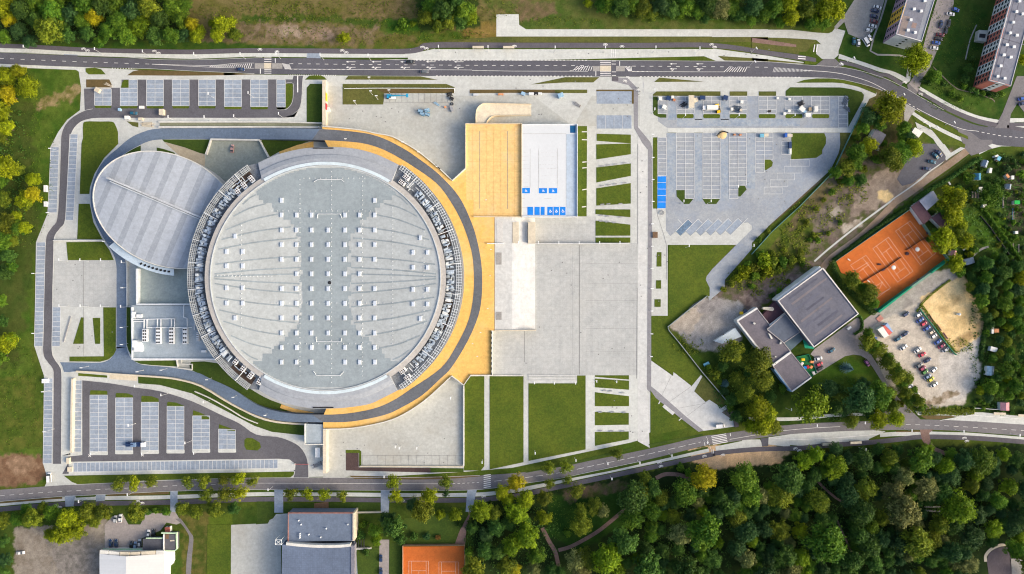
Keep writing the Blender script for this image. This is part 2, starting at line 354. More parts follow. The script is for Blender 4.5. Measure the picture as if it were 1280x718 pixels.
G_ALL = [ # (polygon, colour A, colour B, softness, wobble, mottling scale)
 # meadow north of the road
 (X("225,-30 745,-30 745,60 600,55 400,62 240,66"), (.095,.095,.022), (.15,.125,.05), 10, 8, 14),
 (X("300,18 420,20 540,26 560,40 520,45 420,30 300,28"), (.035,.07,.010), (.06,.09,.015), 4, 6, 8),
 (X("325,30 400,28 470,38 480,52 400,54 330,56 300,48"), (.20,.15,.10), (.12,.10,.04), 7, 9, 7),
 (X("345,32 372,32 378,46 350,48"), (.32,.25,.19), (.22,.17,.11), 4, 5, 4),
 (X("376,34 415,36 416,47 382,48"), (.33,.24,.17), (.22,.16,.1), 4, 5, 4),
 (X("480,22 520,24 530,40 486,42"), (.035,.10,.01), (.06,.12,.015), 5, 5, 6),
 (X("430,4 520,2 540,18 430,22"), (.17,.13,.06), (.10,.09,.03), 6, 8, 6),
 (X("515,40 600,40 610,52 520,54"), (.05,.10,.012), (.09,.11,.02), 5, 5, 6),
 (X("575,28 620,30 622,48 580,46"), (.17,.13,.03), (.22,.15,.05), 5, 5, 5),
 (X("255,36 305,32 330,46 300,56 250,55"), (.17,.13,.085), (.10,.085,.04), 5, 7, 6),
 (X("0,50 240,52 400,58 400,66 0,60"), (.028,.07,.010), (.05,.085,.012), 4, 3, 8),
 (X("600,0 740,0 800,24 1000,30 1010,40 650,40 640,20"), (.055,.095,.016), (.10,.115,.03), 6, 6, 10),
 (X("640,2 690,4 700,20 650,26"), (.15,.11,.06), (.09,.09,.03), 6, 7, 6),
 # woods: undergrowth floor, shade under the trees painted in as near-black
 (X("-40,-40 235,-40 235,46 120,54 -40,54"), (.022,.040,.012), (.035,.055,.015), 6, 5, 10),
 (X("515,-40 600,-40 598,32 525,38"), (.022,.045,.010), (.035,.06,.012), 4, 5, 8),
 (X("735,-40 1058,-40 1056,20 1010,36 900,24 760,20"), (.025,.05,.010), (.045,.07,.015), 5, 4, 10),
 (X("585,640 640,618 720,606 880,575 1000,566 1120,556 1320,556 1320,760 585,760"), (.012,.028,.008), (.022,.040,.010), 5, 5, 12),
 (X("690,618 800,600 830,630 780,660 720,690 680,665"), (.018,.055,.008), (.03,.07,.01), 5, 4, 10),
 (X("860,560 955,556 990,566 975,580 900,586 866,578"), (.62,.43,.25), (.52,.36,.21), 3, 4, 5),
 (X("700,612 775,602 800,606 770,616 705,628"), (.13,.09,.06), (.06,.08,.02), 4, 4, 6),
 # west margin
 (X("-40,85 70,85 100,88 100,136 75,165 62,260 45,300 40,470 60,605 -40,610"), (.042,.092,.010), (.082,.125,.018), 6, 5, 12),
 (X("-20,118 40,130 50,300 20,460 -20,470"), (.040,.070,.012), (.065,.085,.018), 12, 9, 12),
 (X("48,128 78,112 100,108 100,122 72,130 50,138"), (.30,.23,.12), (.12,.12,.03), 4, 6, 5),
 (X("-40,568 30,566 58,572 62,598 40,606 -40,612"), (.15,.085,.05), (.22,.14,.085), 5, 5, 8),
 (X("8,574 40,570 50,586 20,592"), (.30,.20,.13), (.2,.13,.08), 4, 5, 5),
 (X("-40,470 52,470 54,560 20,566 -40,566"), (.055,.090,.012), (.105,.12,.022), 6, 4, 12),
 # south-west gardens
 (X("-40,640 200,636 590,634 590,760 -40,760"), (.035,.07,.010), (.06,.09,.015), 4, 4, 10),
 (X("18,660 120,655 132,650 132,760 18,760"), (.19,.165,.135), (.26,.235,.20), 3, 4, 9),
 (X("60,672 115,668 126,718 70,720"), (.15,.14,.125), (.24,.22,.2), 6, 6, 4),
 (X("225,640 262,640 256,760 230,760"), (.05,.075,.012), (.12,.11,.03), 5, 5, 6),
 (X("262,648 290,640 290,760 262,760"), (.06,.105,.010), (.085,.125,.015), 3, 2, 8),
 # north-east housing lawns
 (X("1045,40 1060,-40 1320,-40 1320,180 1210,170 1100,100 1040,70"), (.024,.065,.010), (.05,.085,.016), 4, 4, 10),
 (X("1150,84 1195,110 1240,130 1235,146 1190,128 1150,108"), (.04,.09,.012), (.07,.11,.02), 4, 4, 8),
 # garden strip right of the NE car park
 (X("1076,105 1130,110 1140,160 1140,205 1110,215 1048,240 1046,190 1080,170"), (.06,.07,.02), (.12,.10,.045), 5, 5, 6),
 # waste ground
 (X("895,330 935,285 1000,235 1060,205 1130,180 1200,186 1180,215 1030,330 1000,350 930,400 880,430 836,410 880,375"), (.15,.115,.10), (.07,.085,.025), 5, 6, 6),
 (X("1080,225 1130,195 1190,190 1160,225 1100,260 1060,275"), (.20,.16,.13), (.28,.23,.18), 5, 6, 6),
 (X("1010,262 1060,250 1050,290 1010,310 985,320"), (.12,.10,.085), (.19,.16,.12), 6, 6, 6),
 (X("905,330 960,280 1000,262 1020,280 1000,330 950,352 912,350"), (.055,.085,.012), (.11,.11,.03), 6, 6, 6),
 (X("960,270 1010,235 1030,225 1040,245 990,285"), (.10,.085,.04), (.15,.12,.06), 5, 6, 6),
 (X("1098,240 1110,238 1116,246 1108,254 1098,250"), (.66,.50,.26), (.6,.45,.22), 2, 2, 4),
 (X("1035,268 1048,258 1052,264 1040,272"), (.34,.30,.26), (.3,.27,.22), 2, 2, 4),
 (X("1048,283 1078,272 1074,282 1056,290"), (.42,.38,.32), (.25,.21,.16), 3, 4, 4),
 (X("838,405 880,372 900,370 930,380 928,420 905,446 880,446 856,425"), (.27,.255,.24), (.33,.315,.30), 4, 4, 7),
 (X("836,408 870,380 888,382 860,420"), (.42,.37,.31), (.34,.30,.25), 3, 4, 4),
 (X("866,375 900,372 905,382 872,395"), (.20,.19,.185), (.30,.28,.27), 3, 4, 4),
 (X("925,372 960,352 1000,340 1010,350 960,378 935,392"), (.13,.095,.085), (.24,.19,.16), 4, 5, 5),
 # restaurant garden and hedged lawns
 (X("815,430 850,425 905,470 915,500 905,520 940,535 1180,520 1100,480 1030,440 1000,420 950,420 900,440"), (.022,.050,.008), (.045,.075,.012), 4, 4, 8),
 (X("1010,468 1065,446 1090,460 1100,480 1060,490 1016,490"), (.045,.10,.010), (.07,.115,.015), 4, 3, 8),
 # allotments
 (X("1090,330 1195,228 1240,200 1320,182 1320,530 1200,514 1220,430 1230,400 1200,350 1130,330"), (.022,.050,.010), (.045,.075,.014), 5, 5, 7),
 (X("1200,262 1250,255 1262,300 1250,320 1215,300"), (.045,.105,.010), (.07,.12,.015), 4, 4, 7),
 (X("1252,205 1300,200 1300,300 1262,290"), (.040,.055,.022), (.09,.08,.05), 4, 5, 5),
 # gravel car park
 (X("1090,405 1180,340 1200,352 1232,420 1220,470 1205,506 1150,512 1108,480 1090,440"), (.44,.395,.335), (.50,.455,.385), 3, 3, 9),
 (X("1175,440 1222,425 1226,470 1205,502 1175,500"), (.48,.45,.40), (.53,.50,.45), 5, 3, 6),
 (X("1150,505 1185,488 1200,492 1160,512"), (.15,.12,.07), (.35,.29,.22), 3, 4, 4),
 (X("1100,350 1190,335 1200,350 1150,378 1105,400 1090,395"), (.28,.26,.24), (.35,.33,.30), 3, 2, 6),
 (X("1150,372 1204,344 1222,372 1232,400 1226,420 1196,442 1184,438 1150,386"), (.66,.48,.235), (.72,.545,.285), 2.2, 1.6, 9),
 (X("1192,424 1228,400 1230,416 1196,440"), (.38,.26,.12), (.50,.36,.18), 3, 3, 4),
 (X("1188,370 1200,368 1203,378 1192,382"), (.47,.33,.15), (.56,.41,.2), 5, 2, 5),
 (X("1172,384 1186,380 1190,392 1176,394"), (.50,.36,.17), (.58,.43,.21), 5, 2, 5),
 (X("1188,400 1216,388 1222,402 1194,414"), (.50,.36,.17), (.58,.43,.21), 5, 2, 5),
]
def build_ground():
    st = 1.4
    xs = np.concatenate([np.array([-9000,-4500,-2200,-1100,-500,-200,-80], float), np.arange(-30, 1311, st), np.array([1360,1480,1800,2400,3500,6000,10000], float)])
    ys = np.concatenate([np.array([-9000,-4500,-2200,-1100,-500,-200,-80], float), np.arange(-30, 749, st), np.array([800,920,1250,1900,3000,5500,9500], float)])
    gx, gy = np.meshgrid(xs, ys); nx, ny = len(xs), len(ys); x = gx.ravel(); y = gy.ravel()
    def mixc(f, a, b): return np.array(a)[None,:]*(1-f[:,None]) + np.array(b)[None,:]*f[:,None]
    f = np.clip(fbm(x, y, 26, 3, 5)*2.4 - .7, 0, 1)
    col = mixc(f, (.045,.085,.010), (.085,.11,.018))
    wob1 = fbm(x, y, 11, 21, 4) - .5; wob2 = fbm(x, y, 4.0, 31, 3) - .5
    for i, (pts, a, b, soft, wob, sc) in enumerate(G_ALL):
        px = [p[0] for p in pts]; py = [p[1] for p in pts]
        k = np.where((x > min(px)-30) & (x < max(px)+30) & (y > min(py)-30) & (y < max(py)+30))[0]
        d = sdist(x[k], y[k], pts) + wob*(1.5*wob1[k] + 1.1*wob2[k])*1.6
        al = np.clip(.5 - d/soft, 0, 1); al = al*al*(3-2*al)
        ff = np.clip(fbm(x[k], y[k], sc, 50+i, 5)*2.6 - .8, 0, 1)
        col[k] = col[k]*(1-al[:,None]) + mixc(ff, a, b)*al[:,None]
    fine = (fbm(x, y, 3.2, 91, 2) - .5)*.45
    col = np.clip(col*(1 + fine[:,None]), 0, 1)
    v = np.stack([(x-640)*M, (359-y)*M, np.zeros_like(x)], 1)
    me = bpy.data.meshes.new('ground'); me.vertices.add(len(v)); me.vertices.foreach_set('co', v.ravel())
    idx = np.arange(nx*ny).reshape(ny, nx)
    q = np.stack([idx[1:,:-1], idx[1:,1:], idx[:-1,1:], idx[:-1,:-1]], -1).reshape(-1, 4)
    me.loops.add(q.size); me.loops.foreach_set('vertex_index', q.ravel().astype(np.int32))
    me.polygons.add(len(q)); me.polygons.foreach_set('loop_start', (np.arange(len(q))*4).astype(np.int32)); me.polygons.foreach_set('loop_total', np.full(len(q), 4, np.int32))
    me.update(calc_edges=True)
    ca = me.color_attributes.new('soil', 'FLOAT_COLOR', 'POINT')
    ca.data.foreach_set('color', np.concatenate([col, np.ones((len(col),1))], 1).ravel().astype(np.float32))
    m = bpy.data.materials.new('ground_cover'); m.use_nodes = True; nt = m.node_tree; n = nt.nodes; L = nt.links
    bs = n['Principled BSDF']; bs.inputs['Roughness'].default_value = 1; bs.inputs['Specular IOR Level'].default_value = .1
    at = n.new('ShaderNodeAttribute'); at.attribute_name = 'soil'
    geo = n.new('ShaderNodeNewGeometry'); no = n.new('ShaderNodeTexNoise'); no.inputs['Scale'].default_value = 1.3; no.inputs['Detail'].default_value = 5; no.inputs['Roughness'].default_value = .75
    L.new(geo.outputs['Position'], no.inputs['Vector'])
    mr = n.new('ShaderNodeMapRange'); mr.inputs[1].default_value = .3; mr.inputs[2].default_value = .7; mr.inputs[3].default_value = .74; mr.inputs[4].default_value = 1.26
    L.new(no.outputs['Fac'], mr.inputs[0])
    vm = n.new('ShaderNodeVectorMath'); vm.operation = 'SCALE'; L.new(at.outputs['Color'], vm.inputs[0]); L.new(mr.outputs[0], vm.inputs['Scale'])
    L.new(vm.outputs[0], bs.inputs['Base Color'])
    me.materials.append(m); o = link('ground', me); o['kind'] = 'structure'
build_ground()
# ================================================================== FLAT SETTING
def lawn(pts, m=None, dz=0.0): return poly('lawn', pts, m or m_lawn, 'lawn', dz)
def pave(pts, m=None, dz=0.0, name='pavement'): return poly(name, pts, m or m_pave, 'pav', dz)
def asph(pts, m=None, dz=0.0, name='road'): return poly(name, pts, m or m_asph, 'asp', dz)
# --- paved base of the arena grounds and of the north-east car park
pave(X("98,87 107,84 150,86.5 200,89 260,92 320,93.5 460,95 640,95.5 800,96.2 834.6,96.4 834.6,395 814,395 814,540 790,553 640,585 580,590 480,596 400,596 300,600 180,604 93,606 54,612 60,600 54,580 55,470 43,433 45,303 60,266 63,184 73,165 84,150 100,138 101.5,110"), name='plaza')
pave(X("834.6,96.4 985,96.6 1015,97.2 1045,98.8 1075,107 1096,116.3 1095,120 1086.7,123.8 1064,166 834.6,166"))
# --- main road in the north
nr_top = X("-60,62 0,65.7 40,67.2 80,68.8 120,70.6 160,72 193,74.8 243,75.3 290,73.8 330,72.5 380,72.5 440,74.6 500,75.4 640,75.8 760,76 900,76.8 960,77.6 1003,81.2 1040,83.4 1065,86.5 1100,96 1130,109.5 1150,121.5 1180,138 1210,150.5 1240,158.5 1262,161 1340,165")
nr_bot = X("-60,77 0,80 40,81.8 80,83.3 120,84.4 160,85.2 193,86.2 243,89 290,90.8 330,92.9 380,93.3 440,94.2 500,94.9 640,95.4 760,95.9 900,96.3 960,96.6 1003,97 1040,98.2 1065,102.2 1100,112.4 1130,129 1150,140.5 1180,153.5 1210,170 1240,180 1262,183 1340,187")
strip('road', nr_top, nr_bot, m_asph, 'asp')
# junction mouths
asph(X("1196,160 1214,166 1230,178 1240,186 1214,195 1206,186"), m_aspho, .006)
asph(T(Z(1080,90), "430,130 545,40 560,0 540,180 520,230 440,190")+[], m_aspho, .006)
asph(T(Z(940,30), "640,410 720,350 830,350 900,420 860,440 700,430"), m_aspho, .006)
asph(T(Z(1080,90), "400,310 520,375 480,420 430,505 400,480"), m_gravg, .006, 'driveway')
# --- roads beyond it: junction to the flats
pave(T(Z(940,30), "-400,56 0,57 400,60 640,88 760,95 800,80 825,45 930,70 890,190 862,270 862,312 815,352 700,352 640,300 645,200 690,205 640,160 500,150 300,140 0,133 -400,133"), m_pave, .004, 'service_road')
pave(T(A2, "1198,72 1276,72")+T(A3, "33,72 36,125 70,147 1276,147 1276,183 0,183")+T(A2, "1198,183"), m_walk, .002)
asph(T(A4, "430,0 580,0 545,120 520,160 470,200 400,170 380,110 340,150 330,135 385,70"), m_gravg, .003, 'parking_yard')
asph(X("1172,-2 1178,-30 1190,-60 1200,-60 1192,-8 1192,5 1188,18 1182,36 1177,46 1171,64 1163,84 1154,97 1147,115 1136,105 1146,90 1152,66 1160,36"), m_yard, .008, 'street')
asph(T(A4, "1276,470 1240,440 1200,500 1160,600 1130,640 1190,640 1200,560 1230,500 1276,560"), m_aspho, .008, 'street')
asph(T(A4, "1300,380 1240,380 1170,560 1140,620 1200,640 1210,570 1300,420"), m_aspho, .004, 'street')
# --- cycle paths and pavements along the main road
strip('cycle_path', X("-60,51 0,54.6 40,56.2 100,59.5 140,61 193,61.8 243,62.3 290,61 330,60.6 440,61.2 502,61.4 522,59 540,53.3 640,53.6 800,53.8 890,54 960,63.5 1000,69 1020,73"), X("-60,56.5 0,60 40,61.4 100,64.8 140,66.3 193,67.4 243,68 290,66.8 330,66.4 440,67.4 506,67.6 526,65 544,60.2 640,60.2 800,60.2 892,60.2 960,69.5 1000,75.5 1020,78"), m_bike, 'asp', .004)
strip('pavement', X("-60,56.5 0,60.2 40,61.6 100,65 140,66.4 193,67.6 243,68.2 290,67 330,66.6 440,67.6 506,68"), X("-60,61.5 0,65 40,66.4 100,70 140,71.4 193,73.4 243,73.9 290,72.6 330,71.4 440,72.3 506,72.5"), m_walk, 'pav', .004)
pave(X("506,67.6 526,65 544,61 640,60.8 892,61 960,70 1005,78 1003,80.6 960,77.4 930,76.8 895,76.4 880,70.5 640,76 505,76 470,74 506,72.5"), m_walk, .008)
lawn(T(A3, "1025,280 1276,296 1276,306 1060,303")+[], m_lawnl)
lawn(T(Z(940,30), "0,340 520,392 520,400 0,368"), m_lawnl); lawn(T(Z(940,30), "528,370 660,383 630,402 528,400"))
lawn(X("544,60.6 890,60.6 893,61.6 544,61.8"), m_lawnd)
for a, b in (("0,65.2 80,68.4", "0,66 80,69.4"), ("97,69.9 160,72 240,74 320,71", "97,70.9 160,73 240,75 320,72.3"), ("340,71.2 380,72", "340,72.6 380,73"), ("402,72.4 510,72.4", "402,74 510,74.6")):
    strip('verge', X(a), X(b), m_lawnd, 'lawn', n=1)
pave(X("80,67.8 97,68.6 98,71.5 80,70"), m_bay, .02); pave(X("384,66.5 400,66.8 401,75 383,74.6"), m_bay, .02)
pave(X("-60,77 0,80 40,81.8 80,83.3 108,84.3 108,90 99,90 95,87.6 0,84 -60,82"), m_walk, .006)
strip('cycle_path', T(Z(940,30), "870,365 1000,390 1150,440 1276,490")+T(Z(1080,90), "250,20 390,110"), T(Z(940,30), "880,405 1000,425 1130,470 1276,530")+T(Z(1080,90), "220,50 370,140"), m_bike, 'asp', .004, n=3)
strip('pavement', T(Z(940,30), "870,300 1000,345 1150,395 1276,440")+T(Z(1080,90), "300,0 420,60 440,100"), T(Z(940,30), "860,345 1000,385 1150,435 1276,480")+T(Z(1080,90), "250,20 380,90 410,110"), m_walk, 'pav', .004, n=3)
strip('cycle_path', T(Z(1080,90), "545,175 700,270 900,375 1100,455 1276,500 1600,560"), T(Z(1080,90), "530,215 700,310 880,420 1080,500 1250,540 1600,600"), m_bike, 'asp', .004, n=3)
strip('pavement', T(Z(1080,90), "530,130 700,230 900,340 1100,425 1276,468 1600,520"), T(Z(1080,90), "545,175 700,268 900,374 1100,454 1276,500 1600,560"), m_walk, 'pav', .004, n=3)
strip('verge', T(Z(1080,90), "548,228 720,335 900,425 1100,510 1240,545"), T(Z(1080,90), "560,250 720,350 880,435 1080,520 1220,550"), m_lawnd, 'lawn', n=3)
strip('verge', T(Z(940,30), "890,408 1000,430 1130,480 1276,540")+T(Z(1080,90), "220,55 360,140"), T(Z(940,30), "900,418 1000,440 1120,488 1276,548")+T(Z(1080,90), "210,65 340,145"), m_lawnd, 'lawn', n=3)
strip('pavement', T(Z(1080,90), "490,395 640,490 850,600 1045,690"), T(Z(1080,90), "470,420 620,520 830,630 1025,718"), m_walk, 'pav', .006, n=3)
lawn(T(Z(1080,90), "505,385 530,378 700,470 850,560 1030,640 1040,675 870,605 650,495 510,400"))
lawn(T(Z(1080,90), "470,430 620,525 830,635 1010,725 1000,760 930,740 790,720 680,580 520,500"))
pave(T(Z(1080,90), "510,500 680,585 790,718")+T(Z(1120,180), "480,0 550,95 700,0 730,20 560,120 500,165 490,110 400,0")+T(Z(1080,90), "720,718 690,670 620,620 530,560"), m_pave, .01, 'driveway')
asph(T(Z(1120,180), "200,0 395,0 495,125 490,165 330,270 160,395 60,420 10,350 60,250"), m_asph, .002, 'parking_yard')
ribbon('track', T(Z(1120,180), "0,575 130,490 350,330 550,190 730,55")+[], 8.5, mat('earthy_lane', (.235,.165,.11), (.33,.245,.175), s1=.12, s2=.8, wear=.5, wearcol=(.42,.39,.36)), 'asp', .002)
ribbon('track', X("1028,336 1040,322 1080,292 1120,252"), 8, mat('earthy_lane', (1,1,1)), 'asp', .0015)
ribbon('track', X("1140,247 1180,219 1206,199 1216,189"), .1, m_aspho, 'asp', -.02)
ribbon('footpath', T(Z(1120,180), "0,535 200,395 330,275 440,195 520,120 660,35"), 2.6, m_pave, 'pav', .012)
ribbon('footpath', X("1120,247 1070,284 1035,312 1018,327"), 2.2, m_pave, 'pav', .012)
asph(T(Z(1120,180), "690,20 730,-40 960,-40 960,0 860,40 760,95"), m_aspho, .004, 'street')
pave(T(Z(1120,180), "815,65 950,0 1060,-20 1290,-10 1290,25 1050,25 930,55 830,105"), m_walk, .002)
pave(T(A4, "1195,590 1276,590 1276,610 1195,610"), m_walk)
asph(T(A4, "1200,612 1300,612 1300,630 1200,630"), m_bike, .01, 'cycle_path')
ribbon('footpath', T(A4, "590,0 560,100 510,255 600,275 700,290 690,390 700,410"), 2.2, m_gravg, 'pav', .004, n=2)
ribbon('footpath', T(Z(1080,90), "690,-50 800,60 930,170 1100,210 1276,270")+X("1243,128"), 1.2, m_soil, 'pav', .006, n=2)
pave(T(A4, "700,350 690,388 672,402 690,415 708,405 715,350"), m_walk, .02)
ribbon('footpath', T(Q(1100,0), "760,530 800,360 850,240 860,225"), 1.5, m_gravg, 'pav', .004)
# --- south road
sr_top = X("-60,617 0,612.5 60,608 93,606 180,602 240,599.5 320,597.6 400,597.2 480,597 540,596.6 600,594.5 654,590.6 700,584 740,575.6 800,563.5 840,554.5 878,545.5 900,542.8 940,537 980,532 1020,529 1060,527.5 1100,526 1150,524.5 1200,526 1280,531 1340,535")
sr_bot = X("-60,631 0,627 60,622 93,620 180,615.8 240,613.4 320,612.2 400,612.6 480,613 540,613.2 600,612 654,604.6 700,598 740,589.6 800,577 840,567.4 878,558 900,554.5 940,549 980,543.6 1020,541 1060,539 1100,538 1150,537.4 1200,539 1280,545.5 1340,550")
strip('road', sr_top, sr_bot, m_aspho, 'asp')
sp = X("-60,637 0,630.5 60,625.5 93,623.5 150,622.6 213,621.6 320,618 400,618 480,618.8 540,619.2 600,618.2 640,614 660,610.5 700,602 800,581 886,562.6")
strip('pavement', offs(sp, 2.4), offs(sp, -2.4), m_walk, 'pav', .004)
sp2 = [(x, y + 6.6) for x, y in sp] + X("893,567 930,563 960,561.5 985,561 1000,560.5 1040,556.5 1080,554 1120,550 1150,546.5 1190,546.8 1240,549.4 1340,558")
strip('cycle_path', offs(sp2, 3), offs(sp2, -2.8), m_bike, 'asp', .003)
for q in ("0,627.6 60,622.6 78,621.6 78,623.6 60,624.6 0,629.6", "95,619.6 118,618.8 119,621 95,622.4", "133,618 170,616.4 211,615.2 212,618 170,619 134,620", "224,614.4 320,612.6 342,612.8 342,614.8 320,614.8 224,617", "356,613 474,613.4 474,615.8 356,615.6", "488,613.6 585,613.4 583,615.8 488,616.2", "664,604 760,586 840,568.6 884,558.6 886,560.6 840,571.4 760,589.4 664,607"):
    poly('verge', X(q), m_verge if q[0] in '01' else m_lawnd, 'lawn')
for q in ("81,620 94,619.5 92,633 82,633.5", "120,618.6 132,618 131,626 120,627", "213,614 222,613.6 222,640 213,640", "343,612.6 354,612.7 354,641 343,641", "476,613 487,613.2 486,641 476,641", "584,612.4 596,612 590,640 582,640"):
    asph(X(q), m_bay, .012, 'driveway')
pave(T(Z(940,490), "-100,480 0,475 80,475 100,520 100,545 0,552 -270,600 -360,590 -365,545 -100,490"), m_walk, .008)
pave(T(Z(940,490), "165,455 400,420 800,390 1180,375 1330,395 1165,470 1165,500 690,525 500,540 380,530 375,550 160,525"), m_walk, .008)
asph(T(Z(940,490), "85,465 165,455 160,540 100,545"), m_asph, .012)
strip('pavement', X("1100,541.5 1120,540 1150,540 1165,539.5 1210,541 1280,546.5 1340,551"), X("1100,546.5 1120,545.4 1150,545 1165,544.4 1210,547 1280,551.8 1340,557"), m_walk, 'pav', .009)
asph(T(Z(1120,490), "235,375 375,375 330,410 345,500 400,560 300,545 260,480"), m_path, .02, 'track')
strip('pavement', X("936,521.5 970,522 1000,521.5 1040,517.5 1070,516.5 1100,515.5"), X("936,526 970,526.5 1000,525.5 1040,521.5 1070,520 1100,519.5"), m_walk, 'pav', .004)
pave(T(Z(1120,490), "190,190 400,200 870,205 1276,245 1400,250 1400,330 1276,335 1100,320 800,295 580,290 450,280 620,250 520,235 220,232"), m_walk, .006)
lawn(T(Z(1120,490), "225,234 560,240 600,250 440,272 300,270"), m_verge)
lawn(T(Z(1120,490), "0,388 230,384 240,400 0,402"), m_verge); lawn(T(Z(1120,490), "370,386 700,395 1276,440 1276,446 700,405 360,396"), m_lawnd)
asph(X("1013,443 1018,436.6 1072,396.6 1078,402 1092,391.6 1102,398 1094,406.4 1083,415 1080.4,428 1087,441 1098,458 1108,477 1118,492 1127,502 1152,526 1110,527 1124,512 1118,500 1104,480 1092,461 1084,449.6 1076,444.6 1067,443.4 1056,445.6 1040,455.4 1014,471.6 1007,460 1020,448"), m_yard, .002, 'lane')
asph(X("1100,520 1122,500 1127,503 1152,526 1140,528 1098,527"), m_aspho, .006, 'street')
# --- access road on the west side and its bays
strip('road', X("212,138 160,137.6 120,136.6 106,138.5 92,146 82,156 77,168 76,184 74.5,230 71.5,273 65,284 58,296 56.5,320 55.5,360 54.4,400 53.8,440 59,452 65.6,461 67,473 66.5,530 66,580"), X("212,147.6 160,147.6 125,147.6 112,148.8 101,152.5 93,160 88.5,170 87,184 84.5,230 81.6,275 75,286 68,297 67,320 66,360 65.6,400 65,438 69,450 74.6,458 77.2,470 76.8,530 76.5,580"), m_aspl, 'asp', n=5)
def bays(q, rows, cols, m=None, side='v'):
    poly('parking_bays', q, m or m_bay, 'bay', skirt=.1); BM.grid(q, rows, cols, .5)
BM = Marks(); WM = Marks()
bays(X("64,184 74,184 71.3,266 60,266"), 15, 1); bays(X("87.6,168 97.5,168 92,275.6 82,275.6"), 20, 1)
bays(X("46,303 57,303 54,433 43.2,433"), 24, 1); bays(X("66,384 76,384 75.2,433 65.2,433"), 8, 1); bays(X("55.7,473 66,473 65,579.5 54,579.5"), 19, 1)
# --- north-west car park
asph(X("105,111 118,111 139,111 139,110 152,110 152,99.8 366,99.6 367,95 379,95 378,104 377,125 374,136 366,143.5 354,147.4 205,147.6 120,147.6 106,138"), m_aspl, -.002, 'car_park')
for q, r_, c_ in (("118.4,111.5 139.4,111.5 139.4,132 118.4,132",4,2),("150.5,110.5 161.4,110.5 161.4,132.5 150.5,132.5",4,1),("161.4,100 172,100 172,132.5 161.4,132.5",6,1),("183.3,100 204.6,100 204.6,132.5 183.3,132.5",6,2),("215.5,100 236.7,100 236.7,132.5 215.5,132.5",6,2),("248.3,100 269.6,100 269.6,132.5 248.3,132.5",6,2),("280.5,100 302.2,100 302.2,133.4 280.5,133.4",6,2),("313.3,100 335,100 335,133.6 313.3,133.6",6,2),("346,100 356.8,100 356.8,134 346,134",6,1)):
    bays(X(q), r_, c_)
    q = X(q); lawn([(q[3][0], q[3][1]+.5), (q[2][0], q[2][1]+.5), (q[2][0]-.4, q[2][1]+2.8), (q[2][0]-1.4, q[2][1]+3.4), (q[3][0]+1.4, q[3][1]+3.4), (q[3][0]+.4, q[3][1]+2.8)])
lawn(X("357.3,104.8 366,104.8 366,122 364,130 359,135.5 354,137.2 346.5,137.2 346.5,134.6 357.3,134.6"))
pave(X("200,147.8 354,147.8 366,144 376,135 379,118 380,104 384,99.6 402.8,99.6 402.8,104.8 388,104.8 383.2,109 383.2,153 200,152"), m_walk, .012)
lawn(T(Z(0,40), "855,365 945,358 1010,375 1055,425 885,425 855,400")); lawn(T(Z(0,40), "860,475 1090,475 1112,520 1112,555 860,555"), m_verge)
lawn(T(Z(130,60), "200,320 248,320 248,398 170,398 180,350")); lawn(T(Z(130,60), "232,275 290,235 350,222 800,235 1276,252 1340,262 1276,273 800,278"), m_verge)
lawn(T(Z(280,60), "0,248 200,258 370,264 150,270 0,275"), m_verge)
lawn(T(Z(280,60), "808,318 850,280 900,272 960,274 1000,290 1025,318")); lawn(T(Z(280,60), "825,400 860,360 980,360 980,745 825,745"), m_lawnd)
lawn(T(A2, "445,398 460,380 820,382 905,399"), m_lawnl)
lawn(T(A2, "432,420 950,420 990,436 990,466 640,466 634,522 432,522"), m_lawnl); lawn(T(A2, "600,446 988,446 988,464 640,465"), m_verge, .01)
lawn(T(A2, "1065,448 1276,448")+T(A3, "215,448 215,464 0,464")+T(A2, "1065,466"), m_verge); lawn(T(A3, "215,448 375,448 375,465 215,465"), m_lawnl)
lawn(T(A3, "95,422 265,386 435,386 405,412 270,412"), m_lawnl); lawn(T(A3, "708,410 735,388 955,408"), m_lawnl)
lawn(T(A3, "420,448 607,448 607,518 597,518 597,456 420,456"), m_verge, .01)
poly('parking_bays', T(A3, "422,456 598,456 598,518 422,518"), m_bay, 'bay'); poly('parking_bays', T(A3, "422,576 597,576 597,642 422,642"), m_bay, 'bay')
for i in range(5): BM.line(*T(A3, f"{422+i*43},576 {422+i*43},642"), wd=.4)
# verges between the paths and the north-east meadow
lawn(T(A2, "1180,187 1276,186")+T(A3, "1276,186 1276,208 1000,213 0,213")+T(A2, "900,211 960,200"), m_lawnl)
lawn(T(Z(940,30), "-10,137 300,142 500,152 625,165 640,185 585,202 570,250 540,277 470,282 462,302 0,243"), m_lawnl)
poly('bare_strip', T(Z(940,30), "0,140 150,160 440,208 440,232 300,222 0,185"), m_path, 'lawn', .006)
lawn(X("146.6,152"), m_lawn) if 0 else None
# --- west lawns and forecourt
lawn(cat(X("104,172 104,156 108,152.2 125,152.2 140,152.4 144,156 147.4,165 147.6,172"), 3)+X("148,180 130,198 118,217.6 112.6,234 111.8,242.7 99.8,242.7 102,180"))
lawn(X("98.5,255 112.2,255 116.8,278 128.2,299.4 96.6,299")); lawn(X("83,303 129.5,302.4 137,313 142.4,325.5 85,325.5"))
lawn(X("101.5,397 105,397 105,430 91.5,430")); lawn(X("116,397.6 125.4,397.6 125.4,430 119,430"))
lawn(X("129.2,384.4 145.2,384.4 145.2,438 142,444 136,449.5 125.4,452.4 87,452 87,446 130,445.6"))
lawn(X("158,384.4 163.2,384.4 164,444 160.6,438 158.3,430"), m_lawnd)
pave(X("67.5,326 142.5,326 145.5,336 145.5,384 66,384"), m_plaza, .01, 'forecourt')
WM.line((104.4,326),(104.4,445),.4); 
